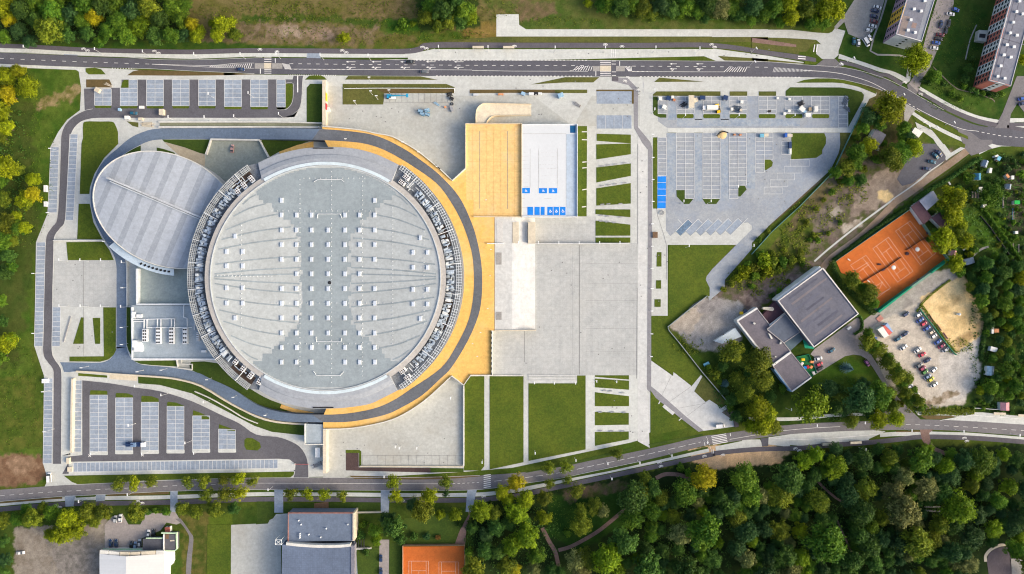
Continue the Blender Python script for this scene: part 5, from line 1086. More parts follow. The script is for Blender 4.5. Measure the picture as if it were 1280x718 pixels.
def wheelchair(x, y, k_=1.0, h=HP, lv=.07, rot=0):
    c, q = math.cos(R(rot)), math.sin(R(rot)); f = lambda a, b: (x + (a*c - b*q)*k_, y + (a*q + b*c)*k_)
    sy.path([f(.1 + 1.2*math.cos(R(t)), .7 + 1.2*math.sin(R(t))) for t in range(-40, 221, 20)], .55*k_, h=h, lv=lv)
    sy.path([f(-.2,-1.4), f(-.1,.3), f(1.3,.3), f(1.9,1.6)], .6*k_, h=h, lv=lv); sy.path([f(-.1,-.5), f(1,-.5)], .5*k_, h=h, lv=lv)
    sy.path([f(-.45,-2.1), f(.15,-2.1)], .7*k_, h=h, lv=lv)
for s in ("692,273", "845,273", "933,273"): wheelchair(*T(Q(560,200), s)[0], .85)
for s in ("908,454", "962,454", "1020,454"): wheelchair(*T(Q(560,200), s)[0], 1.0)
sy.build('wheelchair_symbol', m_white, None, deck)
ramp = thing('curved_ramp', 'cream curved ramp climbing to the yellow deck from the north courtyard', 'ramp')
ro = T(Q(560,110), "740,145 560,142 400,139 340,138 300,146 262,180 247,230 245,312"); ri = T(Q(560,110), "740,242 600,242 480,242 425,243 395,250 368,266 348,292 342,312")
strip('ramp_deck', ro, ri, m_cream, .05, 0, 4, hs=[.1, 1.0, 2.2, 3.0, 3.6, 4.2, 4.7, HT], kind=None, parent=ramp)
for e in (ro, ri):
    c3 = cat([(x, y, h) for (x, y), h in zip(e, [.1, 1.0, 2.2, 3.0, 3.6, 4.2, 4.7, HT])], 4)
    mb = MB(); A = [w(x, y, h + .8) + Vector((0,0,0)) for x, y, h in c3]; B = [w(x, y + (.5 if e is ri else -.5), h + .8) for x, y, h in c3]
    mb.quadstrip(A, B)
    for S in (A, B): mb.quadstrip(S, [Vector((p.x, p.y, 0)) for p in S])
    part('ramp_parapet', mb, mat('ramp_wall_cream', (.62,.54,.40), var=.06), ramp)
steps_ = thing('entrance_steps', 'broad white entrance steps and concourse between the yellow terrace and plaza', 'steps')
mb = MB(); mb.prism(xy(X("618.4,271.6 640,271.6 640,413 618.4,413"), HT), 0, HT - .02); part('concourse', mb, m_slab, steps_)
for i in range(9):
    mb = MB(); x0 = 640 + i*3.2; mb.prism(xy(X(f"{x0},271.6 {x0+3.2},271.6 {x0+3.2},413 {x0},413"), HT - .5*i), 0, HT - .5*i - .2); part('step', mb, mat('white_concourse', (.66,.67,.66), var=.06, s1=.12, brick=(3.6,3.6,.95)), steps_)
for s, m_ in (("620.5,277 628.5,277 628.5,304 620.5,304", m_rfgr), ("640.6,278 648.4,278 648.4,304 640.6,304", m_cream), ("660,278 669.4,278 669.4,304 660,304", m_cream), ("620,316 627,316 627,331 620,331", m_gravg), ("620,390 627,390 627,400 620,400", m_gravg)):
    mb = MB(); mb.prism(xy(X(s), HT), 1, HT + .12); part('bench_slats', mb, m_ if m_ is not m_rfgr else mat('pale_slats', (.56,.56,.54), var=.15, s2=3), steps_)
mb = MB(); wallrun(mb, X("609,304.6 630,304.6"), HT-.1, HT + 1.2, .4); part('barrier', mb, m_hvacw, steps_)
mb = MB(); wallrun(mb, X("618.4,413.4 670,413.4"), 0, HT + .7, .5); part('steps_parapet', mb, m_cream, steps_)
# ---- small stair block south-west of the arena
sb = thing('stair_block', 'small pale stair block beside the cream wall west of the south courtyard', 'stair block')
mb = MB(); mb.prism(xy(X("381,530 404.4,531 404.4,555.6 381,555.6"), 4.5), 0, 4.4); part('roof', mb, m_srv, sb)
mb = MB(); wallrun(mb, X("381,530 381,555.8 404.4,555.8"), 0, 5.2, .6); part('parapet', mb, m_conc, sb)
mb = MB(); mb.prism(xy(X("394,560 400,560 400,572 394,572"), 2.4), 0, 2.4); tag(mb.build('ramp_kiosk', m_hvacw), 'small white block between the stair block and the barrier', 'kiosk')
# ================================================================== OTHER BUILDINGS
def block(parent, name, pts, h, m, base=-.1, z0=0):
    mb = MB(); mb.prism(xy(pts, h), z0 + base, h); return part(name, mb, m, parent)
def para(parent, pts, h, up=.5, th=.5, m=None, name='parapet', closed=True):
    mb = MB(); wallrun(mb, pts + (pts[:1] if closed else []), h - .6, h + up, th); return part(name, mb, m or m_conc, parent)
def flat(name, pts, h, m, parent, dz=.04):
    mb = MB(); mb.prism(xy(pts, h), h - .1, h + dz); return part(name, mb, m, parent)
def lerp(a, b, t): return (a[0]+(b[0]-a[0])*t, a[1]+(b[1]-a[1])*t)
win_cache = {}
def apartment(label, q, h, bands, bandlen, gable, vents, nfl=5, roofbits=()):
    """q: roof corners as seen (SW, SE, NE, NW)"""
    t = thing('apartment_block', label, 'apartment block')
    block(t, 'roof', q, h, m_rfgr)
    SW, SE, NE, NW = [w(x, y, h) for x, y in q]
    for v in (SW, SE, NE, NW): v.z = 0
    ax = (NW - SW); L = ax.length; ax.normalize(); out = Vector((-ax.y, ax.x, 0))
    if out.dot(SE - SW) > 0: out = -out
    # long facade in coloured bands, windows proud of it
    d = 0; i = 0; nw = 0
    while d < L - .5:
        e = min(d + bandlen, L); mb = MB(); a = SW + ax*d + out*.12; b = SW + ax*e + out*.12
        up = Vector((0, 0, h + .25)); mb.face([a, b, b + up, a + up]); mb.face([a + up, b + up, b + up - out*.4, a + up - out*.4]); mb.face([a, a + up, a + up - out*.2, a - out*.2])
        part('facade_band', mb, bands[i % len(bands)], t)
        for c in (.25, .75):
            for f in range(nfl):
                if nw >= 98: break
                p = SW + ax*(d + (e-d)*c) + out*.14; z0 = 1.3 + f*(h - .8)/nfl
                mb = MB(); a1 = p - ax*.85; b1 = p + ax*.85; o_ = out*.06
                mb.face([a1 + o_ + Vector((0,0,z0)), b1 + o_ + Vector((0,0,z0)), b1 + o_ + Vector((0,0,z0+1.5)), a1 + o_ + Vector((0,0,z0+1.5))])
                mb.face([a1 + Vector((0,0,z0)), a1 + o_ + Vector((0,0,z0)), a1 + o_ + Vector((0,0,z0+1.5)), a1 + Vector((0,0,z0+1.5))])
                mb.face([a1 + Vector((0,0,z0+1.5)), a1 + o_ + Vector((0,0,z0+1.5)), b1 + o_ + Vector((0,0,z0+1.5)), b1 + Vector((0,0,z0+1.5))])
                part('window', mb, m_glass, t); nw += 1
        d = e; i += 1
    # gable wall
    gx = (SE - SW); gl = gx.length; gx.normalize(); go = -ax*.12; up = Vector((0,0,h + .25))
    for (f0, f1, m_) in gable:
        a = SW + gx*gl*f0 + go; b = SW + gx*gl*f1 + go; mb = MB(); mb.face([a, b, b + up, a + up]); mb.face([a + up, b + up, b + up - go*3, a + up - go*3]); part('gable_panel', mb, m_, t)
    for f in range(4):
        p = SW + gx*gl*.5 + go*1.5; z0 = 1.5 + f*3.1; mb = MB(); a1 = p - gx*.7; b1 = p + gx*.7
        mb.face([a1 + Vector((0,0,z0)), b1 + Vector((0,0,z0)), b1 + Vector((0,0,z0+1.3)), a1 + Vector((0,0,z0+1.3))]); part('gable_window', mb, m_glass, t)
    for x, y in vents:
        p = w(x, y, h + .8); mb = MB(); mb.box((p.x, p.y, h - .05), (1.1, 1.1, 1.0)); mb.box((p.x, p.y, h + .95), (1.4, 1.4, .15)); part('roof_vent', mb, m_hvacw, t)
    para(t, q, h, .35, .4, mat('roof_edge_metal', (.42,.42,.45), var=.1), 'roof_edge')
    for pts, m_ in roofbits: flat('roof_strip', pts, h, m_, t)
    return t
m_mauve = mat('mauve_render', (.42,.27,.34), var=.08); m_yelr = mat('yellow_render', (.72,.42,.06), var=.08); m_wr = mat('white_render', (.66,.67,.66), var=.06); m_rr = mat('brick_red_render', (.50,.17,.125), var=.08)
qa = [(1120.4,42.9),(1152,52),(1190,-71.5),(1158.4,-80.6)]
apartment('low apartment block with yellow and mauve striped front and a white gable', qa, 14, [m_mauve, m_yelr], 8.6, [(0,1,m_wr)], T(Q(1100,0), "305,82 368,100 275,178 250,270 314,290 400,8"), 5,
    [(T(Q(1100,0), "470,0 486,0 372,366 325,352 420,0"), mat('pale_felt_strip', (.26,.28,.32), var=.15)), (T(Q(1100,0), "205,140 265,150 215,318 165,300"), mat('patched_felt', (.26,.215,.20), var=.25, s2=1.2)), (T(Q(1100,0), "290,200 330,210 315,255 275,245"), mat('patched_felt2', (.30,.22,.20), var=.2, s2=1.2))])
qb = [(1237,100.3),(1263.4,107.8),(1303.4,-42),(1277,-49.7)]
apartment('long apartment block with brick red and white striped front', qb, 14, [m_rr, m_wr], 5.9, [(0,.38,m_rr),(.38,.72,m_wr),(.72,1,m_rr)], T(Q(1100,0), "1242,12 1215,105 1187,200 1160,295 1130,400 1103,490 1075,588 1048,680 1272,125 1220,315 1192,418 1165,510 1110,698"), 5,
    [(T(Q(1100,0), "1190,0 1196,0 1000,718 992,718"), m_rfdk), (T(Q(1100,0), "1238,0 1244,0 1060,718 1052,718"), m_rfdk), (T(Q(1100,0), "1090,338 1280,395 1280,402 1088,346"), m_rfdk)])
en = thing('entrance_annex', 'small grey entrance annex in front of the red and white apartment block', 'annex')
block(en, 'roof', T(Q(1100,0), "880,268 960,272 945,372 865,360"), 3, m_court); flat('roof_window', T(Q(1100,0), "885,300 940,305 935,340 880,335"), 3, m_dark, en)
# ---- sports club by the tennis courts
club = thing('sports_club', 'large dark flat roofed sports club hall between the waste ground and clay courts', 'club building')
hq = X("1028.7,335.5 1073,392.4 1017.7,434 973,376.3"); block(club, 'hall_roof', hq, 9, m_rfdk); para(club, hq, 9, .6, .7, mat('white_parapet', (.66,.63,.60), var=.08))
mb = MB(); wallrun(mb, X("1025.6,334 970.6,375"), 0, 8.2, 1.2); part('canopy_rail', mb, m_wr, club)
for i in range(9):
    a = lerp(hq[3], hq[2], (i + .5)/9); b = lerp(hq[0], hq[1], (i + .5 + (RG.random()-.5)*.3)/9)
    f0, f1 = RG.uniform(.03,.3), RG.uniform(.6,.97); aa = lerp(a, b, f0); bb = lerp(a, b, f1); dx, dy = (hq[2][0]-hq[3][0])/60, (hq[2][1]-hq[3][1])/60
    flat('roof_strip', [aa, bb, (bb[0]+dx*RG.uniform(1.2,3), bb[1]+dy*2), (aa[0]+dx*2.4, aa[1]+dy*2.2)], 9, mat('felt_repair_%d' % (i % 3), ((.095,.10,.135),(.18,.165,.18),(.12,.125,.165))[i % 3], var=.15), club, .03 + i*.004)
for s, h, m_ in (("921.8,400.9 946.4,386 988.6,440 966,456.6", 5, mat('wing_roof_felt', (.15,.14,.165), var=.18, s1=.1)), ("966,457 988.6,440.4 1014,471.7 990,489.3", 5.3, mat('wing_roof_felt', (1,1,1))), ("959,412 981.5,392.4 999.8,415.5 980,428.8", 6.2, mat('blue_grey_felt', (.105,.125,.165), var=.15))):
    block(club, 'wing_roof', X(s), h, m_); para(club, X(s), h, .3, .45, mat('wing_edge', (.36,.34,.34), var=.1))
mb = MB(); wallrun(mb, X("921.4,401.4 946.8,385.4"), 0, 5.8, 1.0); part('parapet', mb, m_wr, club)
mb = MB(); wallrun(mb, X("921.6,401.6 948,436"), 0, 5.7, .8); part('parapet', mb, m_wr, club)
mb = MB(); wallrun(mb, X("966,457 988.6,440.6"), 5, 6, 1.1); part('parapet', mb, m_wr, club)
mb = MB(); wallrun(mb, X("968,462 989.6,489.8"), 0, 5.4, .7); part('blue_wall', mb, mat('blue_render', (.20,.38,.58), var=.1), club)
mb = MB(); wallrun(mb, X("990,489.8 1014.4,472"), 0, 5.8, .7); part('parapet', mb, m_wr, club)
block(club, 'patio_roof', X("953.4,393.8 969.6,376.8 981,391.5 962,406.6"), 3.4, m_rfmr); para(club, X("962,407 981.6,391.8"), 5, .6, .6, m_wr, closed=False)
block(club, 'patio_roof', X("980.6,428.6 998.6,415.6 1004,424 988,438.8"), 3, mat('blue_patio', (.10,.15,.185), var=.15))
for s in ("430,120 445,125 470,165 455,172", "300,22 318,30 312,44 296,36", "490,322 504,326 500,336 488,332", "540,190 552,200 545,215 530,218"):
    mb = MB(); mb.prism(xy(T(Q(900,400), s), 6), 4.9, 6); part('roof_vent', mb, m_conc, club)
mb = MB(); mb.prism(xy(T(Q(900,320), "385,455 470,455 482,475 470,492 380,475"), 5), 3, 5); part('duct', mb, mat('beige_duct', (.5,.46,.38)), club)
pg = thing('playground', 'green playground mat with orange and yellow play pieces beside the sports club', 'playground')
poly_pts = T(Q(900,400), "680,332 790,306 862,470 815,506"); o = poly('mat', poly_pts, mat('green_play_mat', (.02,.17,.05), var=.15), .12, kind=None); o.parent = pg
mb = MB(); wallrun(mb, poly_pts + poly_pts[:1], 0, .9, .15); part('fence', mb, m_green, pg)
for i, (s, c) in enumerate((("728,350", m_yel), ("718,388", m_pale), ("770,415", m_red), ("805,372", mat('orange_plastic', (.75,.30,.12))), ("800,418", mat('orange_plastic', (1,1,1))), ("822,470", m_pale), ("745,420", m_blue))):
    x, y = T(Q(900,400), s)[0]; p = w(x, y); mb = MB(); mb.box((p.x, p.y, .1), (1.4, .9, .5), i); mb.tube((p.x - .6, p.y, .1), (p.x - .6, p.y, 1.8), .1, n=6); mb.tube((p.x + .5, p.y, .1), (p.x + .5, p.y, 1.8), .1, n=6); mb.box((p.x, p.y, 1.8), (1.9, 1.4, .25), i, .8); part('play_tower', mb, c, pg)
aw = thing('awning', 'green triangular awning in the corner of the sports club', 'awning')
mb = MB(); q = [w(x, y, 3) for x, y in T(Q(900,400), "735,172 832,240 838,258 755,252")]; mb.face(q[::-1]); 
for p in (q[0], q[2]): mb.tube((p.x, p.y, 0), p, .08, n=5)
part('canvas', mb, m_green, aw)
# ---- small roofs
def hut(name, label, pts, h, m, cat_, pitched=False, trim=None):
    t = thing(name, label, cat_)
    q = [w(x, y, h) for x, y in pts]
    if pitched:
        mb = MB(); mb.prism([tuple(p[:2]) for p in q], -.1, h - .7); part('wall', mb, trim or m_wr, t)
        r0 = (q[0] + q[1])/2; r1 = (q[3] + q[2])/2; r0.z = r1.z = h + .5; e = []
        for p in q: p.z = h - .6
        c = sum(q, Vector())/4; q2 = [Vector((c.x + (p.x-c.x)*1.06, c.y + (p.y-c.y)*1.06, h - .65)) for p in q]
        mb = MB(); mb.face([q2[0], r0, r1, q2[3]]); mb.face([r0, q2[1], q2[2], r1]); mb.face([q2[0], q2[1], r0]); mb.face([q2[2], q2[3], r1]); part('roof', mb, m, t)
    else:
        mb = MB(); mb.prism([tuple(p[:2]) for p in q], -.1, h - .25); part('wall', mb, trim or m_wr, t)
        c = sum(q, Vector())/4; mb = MB(); mb.prism([(c.x + (p.x-c.x)*1.05, c.y + (p.y-c.y)*1.05) for p in q], h - .3, h); part('roof', mb, m, t)
    c = (q[0] + q[1])/2; d = (q[1] - q[0]); d.z = 0; mb = MB(); mb.box((c.x, c.y, 0), (.9, .12, min(2, h - .8)), math.atan2(d.y, d.x)); part('door', mb, m_brown, t)
    return t
hut('clubhouse', 'pale grey roofed clubhouse north of the clay courts', X("1150,251.5 1166.4,239 1173.3,250.2 1158.9,262.8"), 4.5, mat('pale_sheet_roof', (.46,.45,.50), var=.08), 'clubhouse')
hut('clubhouse', 'maroon roofed changing block touching the corner of the clay courts', X("1139.3,259 1149.3,251.5 1164.4,271.5 1154.4,280.3"), 4, m_rfmr, 'changing block')
hut('garden_house', 'square dark maroon roofed house among trees east of the clay courts', X("1165.4,272.8 1178.2,263.4 1189.5,276.6 1178.2,285"), 4.5, m_rfmr, 'house', True)
hut('garden_house', 'dark hipped hut with a white wall among trees below the main road bend', X("1094.8,161.4 1107.4,169 1098,184.6 1086.7,177"), 4, m_rfdk, 'hut', False, m_wr)
mb = MB(); wallrun(mb, X("1085.4,176.4 1094.2,161.2"), 0, 3.6, .7); tag(mb.build('side_wall', m_wr), 'white wall leaning along the dark hut below the road bend', 'wall')
hut('site_container', 'white container beside the driveway below the road bend', X("1140,165.4 1144,159.6 1153.4,165 1148.3,172"), 2.8, m_pale, 'container')
hut('storage_shed', 'long white and tan shed between the sports club and grey gravel', X("893.4,426.4 918.6,410.6 926.2,421 903,429.6"), 3.4, mat('pale_blue_sheet', (.50,.58,.64), var=.08), 'shed')
kq = thing('drinks_kiosk', 'market kiosk with white red and blue striped roof in the gravel car park', 'kiosk')
for s, m_, nm in (("178,340 250,300 330,418 270,452", m_pale, 'white_roof'), ("252,299 278,284 372,378 332,416", mat('faded_red_roof', (.60,.14,.12)), 'red_roof'), ("280,283 312,252 382,362 374,376", mat('light_blue_roof', (.32,.44,.66)), 'blue_roof')):
    mb = MB(); mb.prism(xy(T((1080,380,10.56), s), 3.2), 0, 3.2); part(nm, mb, m_, kq)
# ---- white hall in the south-west
wh = thing('white_hall', 'white metal roofed hall with green trim at the south-west edge', 'hall')
Wt = Z(120,628)
mL = mat('white_sheet_roof_shade_tint', (.58,.61,.64), var=.05, brick=(40,1.5,.93)); mR = mat('white_sheet_roof_sun_tint', (.66,.66,.645), var=.04, brick=(40,1.5,.94))  # same white sheet; sunny and shaded slope painted into the two colours
ridge = [w(x, y, 9.5) for x, y in T(Wt, "300,540 302,1100")]; lf = [w(x, y, 8) for x, y in T(Wt, "35,514 35,1100")]; rt = [w(x, y, 8) for x, y in T(Wt, "680,516 680,1100")]
mb = MB(); mb.face([lf[1], ridge[1], ridge[0], lf[0]]); part('roof_slope', mb, mL, wh); mb = MB(); mb.face([ridge[1], rt[1], rt[0], ridge[0]]); part('roof_slope', mb, mR, wh)
block(wh, 'hall_wall', T(Wt, "37,500 678,500 678,1100 37,1100"), 7.7, m_wr)
for i, s in enumerate(("38,478 122,482 126,518 36,512", "130,484 228,498 230,536 132,520", "238,496 332,500 332,542 240,536", "342,500 440,494 436,534 342,540", "450,492 590,484 592,520 452,532", "600,482 676,484 678,514 600,520")):
    mb = MB(); mb.prism(xy(T(Wt, s), 8.4), 7, 8.4); part('rooflight', mb, m_cream if 1 < i < 5 else m_conc, wh)
flat('green_canopy', T(Wt, "72,462 462,462 462,490 320,496 70,478"), 4, mat('pale_green_canopy', (.24,.42,.30), var=.1), wh)
block(wh, 'annex_roof', T(Wt, "466,366 670,368 670,482 466,482"), 4.5, mat('charcoal_roof', (.085,.09,.11), var=.15)); block(wh, 'annex_roof', T(Wt, "672,322 788,322 788,482 672,482"), 5, mat('charcoal_roof2', (.10,.10,.115), var=.15))
para(wh, T(Wt, "650,308 790,310 800,300 804,470 780,486 680,486"), 5, .4, .7, mat('pale_green_trim', (.50,.66,.45), var=.1), closed=False)
para(wh, T(Wt, "498,360 665,360"), 4.5, .4, .6, mat('pale_green_trim', (1,1,1)), closed=False); para(wh, T(Wt, "673,322 673,482"), 5, .5, .5, m_hvacw, closed=False)
block(wh, 'lean_to', T(Wt, "684,492 752,490 756,600 740,636 690,640"), 4, m_hvacw); block(wh, 'lean_to', T(Wt, "684,640 706,640 706,1100 684,1100"), 3, mat('pale_green_trim', (1,1,1)))
flat('rooflight_panel', T(Wt, "694,320 726,320 726,366 694,366"), 5, m_brown, wh, .12); flat('rooflight_panel', T(Wt, "738,378 782,376 782,388 738,390"), 5, m_cream, wh, .12)
hut('brick_shed', 'small brick red shed at the corner of the dark annex', T(Wt, "686,254 732,250 734,298 690,300"), 3, mat('brick_shed_roof', (.33,.10,.075)), 'shed')
# ---- blue slate building in the south
bs = thing('sports_hall', 'large blue grey roofed sports hall on the south edge beside the pale yard', 'sports hall')
block(bs, 'front_roof', T(D2, "160,413 484,413 484,552 300,553 160,557"), 9, mat('blue_grey_front_roof', (.135,.175,.245), var=.14, s1=.08, s2=1)); para(bs, T(D2, "160,557 160,413 484,413"), 9, .5, .6, mat('rust_edge', (.26,.13,.11)), closed=False)
mb = MB(); wallrun(mb, T(D2, "486,413 486,552"), 0, 9.6, 1.0); part('end_wall', mb, m_cream, bs)
rp = cat(T(D2, "130,570 200,577 300,583 400,583 476,578"), 5); block(bs, 'main_roof', rp + T(D2, "486,760 490,900 125,900"), 10.5, m_rfbl)
cu_ = cat(T(D2, "150,566 220,574 310,579 400,579 470,574"), 5)
mb = MB(); wallrun(mb, cu_, 8, 11.2, 1.5); part('curved_fascia', mb, m_conc, bs)
mb = MB(); wallrun(mb, T(D2, "482,575 482,900"), 6, 10.8, 2.0); part('side_gutter', mb, mat('side_gutter', (.20,.20,.24)), bs)
for s in ("213,450 224,470 457,470 350,490 219,516 263,520 219,526 322,534 218,536".split()):
    x, y = T(D2, s)[0]; p = w(x, y, 9.6); mb = MB(); mb.tube((p.x, p.y, 8.9), (p.x, p.y, 9.9), .32, n=8); mb.ball((p.x, p.y, 9.9), .45, 8, 4, .6); part('roof_vent', mb, m_hvacw, bs)
tw = thing('lattice_tower', 'small white lattice mast at the corner of the blue sports hall', 'mast')
p = w(*T(D2, "112,558")[0], 12)
for a, b in ((-1,-1),(1,-1),(1,1),(-1,1)):
    mb = MB(); mb.tube((p.x + a*1.6, p.y + b*1.4, 0), (p.x + a*1.6, p.y + b*1.4, 12), .12, n=5); part('leg', mb, m_hvacw, tw)
mb = MB()
for a in ((-1,-1,1,1),(-1,1,1,-1)): mb.tube((p.x + a[0]*1.6, p.y + a[1]*1.4, 12), (p.x + a[2]*1.6, p.y + a[3]*1.4, 12), .12, n=5)
for i in range(4):
    c = ((-1,-1),(1,-1),(1,1),(-1,1)); a, b = c[i], c[(i+1) % 4]; mb.tube((p.x + a[0]*1.6, p.y + a[1]*1.4, 12), (p.x + b[0]*1.6, p.y + b[1]*1.4, 12), .12, n=5)
part('brace', mb, m_hvacw, tw)
wall_thing('garden_wall', 'thin cream wall along the lawn north of the sports hall yard', T(D2, "486,412 620,410"), 0, 2, .6, m_cream)
mb = MB(); mb.prism(xy(T(D2, "492,592 505,586 570,586 575,592 500,597"), 1.5), 0, 1.5); tag(mb.build('stone_wall', m_court), 'short grey stone wall on the lawn east of the sports hall', 'wall')
pgl = thing('pergola', 'dark timber pergola behind the sports hall', 'pergola')
for i in range(4):
    x, y = T(D2, f"{496+i*14},565")[0]; p = w(x, y, 2.5); mb = MB(); mb.box((p.x, p.y, 2.3), (.5, 4.5, .3)); mb.box((p.x, p.y + 2, 0), (.3, .3, 2.3)); mb.box((p.x, p.y - 2, 0), (.3, .3, 2.3)); part('post_frame', mb, m_dark, pgl)
# ---- clay tennis courts
def court(ct, ang_pts, lines):
    pass
tc = thing('clay_courts', 'orange clay tennis ground with three marked courts inside green fences', 'tennis courts')
to = T(B4, "340,585 560,430 705,330 780,400 905,575")+T(C4, "700,15 560,115 520,80 500,40")+T(Z(1020,300), "640,700 560,600 480,430 250,330 200,215")
o = poly('clay_surface', to, m_clay, .12, kind=None); o.parent = tc
tl = Marks()
def lines(s, t=B4, wd=.30):
    q = T(t, s)
    for a, b in zip(q[::2], q[1::2]): tl.line(a, b, wd, lv=.16)
lines("635,435 708,385 708,385 835,545 835,545 760,605 760,605 635,435 650,425 772,597 695,395 818,555 672,468 722,432 745,568 800,528 697,450 775,548")
lines("522,522 600,466 600,466 722,635 722,635 645,690 645,690 522,522 540,510 660,678 585,477 708,646 562,553 612,515 635,652 685,615 588,535 660,635")
lines("410,605 488,556 488,556 610,718 470,568 590,718 430,632 500,590 410,605 470,680 470,620 545,718")
lines("665,415 580,600 735,490 530,592 730,485 580,600", Z(1020,300), .30); lines("590,465 660,420 425,320 530,242 460,430 490,470", Z(1020,300))
tl.build('court_lines', mat('worn_court_tape', (.66,.52,.44)), None, tc)
for s in ("672,540 790,478", "565,625 680,540"): pass
for a, b in ((T(B4, "690,530")[0], T(B4, "790,465")[0]), (T(B4, "575,630")[0], T(B4, "665,565")[0]), (T(B4, "470,690")[0], T(B4, "570,630")[0])):
    mb = MB(); wallrun(mb, [a, b], .12, 1.0, .06); part('net', mb, m_dark, tc)
for a, b in (("340,585 705,330", B4), ("780,400 905,575", B4)):
    mb = MB(); q = T(b, a); wallrun(mb, q, 0, 3.2, .12); part('mesh_fence', mb, mat('grey_green_fence', (.16,.30,.23), var=.1), tc)
gf = X("1187,324.5 1165,341 1140,359 1120,374 1099,390")
for i, (a, b) in enumerate(zip(gf, gf[1:])):
    mb = MB(); wallrun(mb, [a, b], 0, 4.2 if i != 1 else 3, 1.1 if i % 2 else .8); part('green_screen', mb, m_green if i != 1 else mat('grey_green_fence', (1,1,1)), tc)
for i, (x, y) in enumerate(T(B4, "735,527 617,617 500,685 402,578")):
    p = w(x, y); mb = MB()
    if i < 2:
        for a in (0, 90): mb.box((p.x, p.y, 1.9), (2.4, .7, .15), R(a + 40))
        mb.ball((p.x, p.y, 1.9), 1.3, 8, 3, .35, True); mb.tube((p.x, p.y, 0), (p.x, p.y, 2), .06, n=5)
        t = thing('parasol', ('white parasol beside the middle clay court', 'white parasol beside the eastern clay court')[1 - i], 'parasol'); part('canopy', mb, m_pale, t)
    else:
        t = thing('bench', ('white bench on the western clay court', 'white seat in the west corner of the clay courts')[i - 2], 'bench')
        mb.box((p.x, p.y, .4), (1.8, .5, .1), R(-35)); 
        for q_ in (-.7, .7): mb.box((p.x + q_*math.cos(R(-35)), p.y + q_*math.sin(R(-35)), 0), (.1, .4, .4), R(-35))
        part('seat', mb, m_white, t)
for i, (x, y) in enumerate(T(Z(1020,300), "628,245 668,298 905,138")+T(Z(1120,270), "310,165 345,205 110,375 225,635")):
    p = w(x, y); mb = MB(); mb.box((p.x, p.y, .12), (1.9, 1.0, .5), R(30*i)); mb.box((p.x + .3, p.y, .6), (.5, .9, .5), R(30*i)); mb.ball((p.x - .4, p.y + .2, .8), .4, 6, 4)
    tag(mb.build('court_bench', m_rfmr), ('dark bench and bags west of the middle court','dark bench between the west and middle courts','dark bench between the middle and east courts','maroon bench by the east court fence','second maroon bench by the east court fence','dark seat south of the east court net','dark bag on the clay near the green screen')[i], 'bench')
tc2 = thing('clay_court', 'small orange clay tennis court at the south edge below the lawn', 'tennis court')
o = poly('clay_surface', T(D2, "733,580 1038,578 1035,800 733,800"), m_clay, .12, kind=None); o.parent = tc2
tl = Marks()
for s in ("762,652 860,652", "762,652 762,760", "860,652 860,760", "775,652 775,760", "848,652 848,760", "775,700 848,700", "912,656 1008,656", "912,656 912,760", "1008,656 1008,760", "925,656 925,760", "996,656 996,760", "925,702 996,702", "812,700 812,760"): tl.line(*T(D2, s), wd=.32, lv=.16)
tl.build('court_lines', mat('worn_court_tape', (.66,.52,.44)), None, tc2)
mb = MB(); wallrun(mb, T(D2, "730,800 730,577 1040,575 1040,800"), 0, 3, .15); part('mesh_fence', mb, mat('rusty_fence', (.30,.20,.13)), tc2)
# ---- sandy pitch fence with benches
fg = thing('green_fence', 'green post and rail fence between the parked cars and the sandy pitch', 'fence')
fp = X("1150.7,386.4 1160,399 1170,411.6 1181,426.4 1192,440 1196.4,444")
mb = MB(); wallrun(mb, fp, .3, 1.8, .35); part('mesh_panel', mb, mat('dark_green_mesh', (.05,.22,.12), var=.15), fg)
for i in range(14):
    x, y = lerp(fp[0], fp[-1], i/13); p = w(x, y); mb = MB(); mb.box((p.x, p.y, 0), (.15, .15, 2)); part('post', mb, m_green, fg)
for i, (x, y) in enumerate(T(Z(1120,350), "338,385 415,480 478,560")):
    p = w(x, y); mb = MB(); mb.box((p.x, p.y, .45), (4.2, 1.0, .15), R(-56))
    for q_ in (-1.7, 1.7): mb.box((p.x + q_*math.cos(R(-56)), p.y + q_*math.sin(R(-56)), 0), (.3, .9, .45), R(-56))
    mb.box((p.x + .5, p.y + .35, .6), (4.2, .2, .6), R(-56)); tag(mb.build('team_bench', mat('faded_pink_bench', (.42,.20,.17))), ('northern faded red bench beside the sandy pitch', 'middle faded red bench beside the sandy pitch', 'southern faded red bench beside the sandy pitch')[i], 'bench')
x, y = T(Z(1120,350), "622,342")[0]; p = w(x, y); mb = MB(); mb.ball((p.x, p.y, .9), .9, 8, 5); mb.box((p.x - .9, p.y, .1), (.9, .9, .9)); tag(mb.build('sand_pitch_marker', m_pale), 'white marker standing in the middle of the sandy pitch', 'marker')
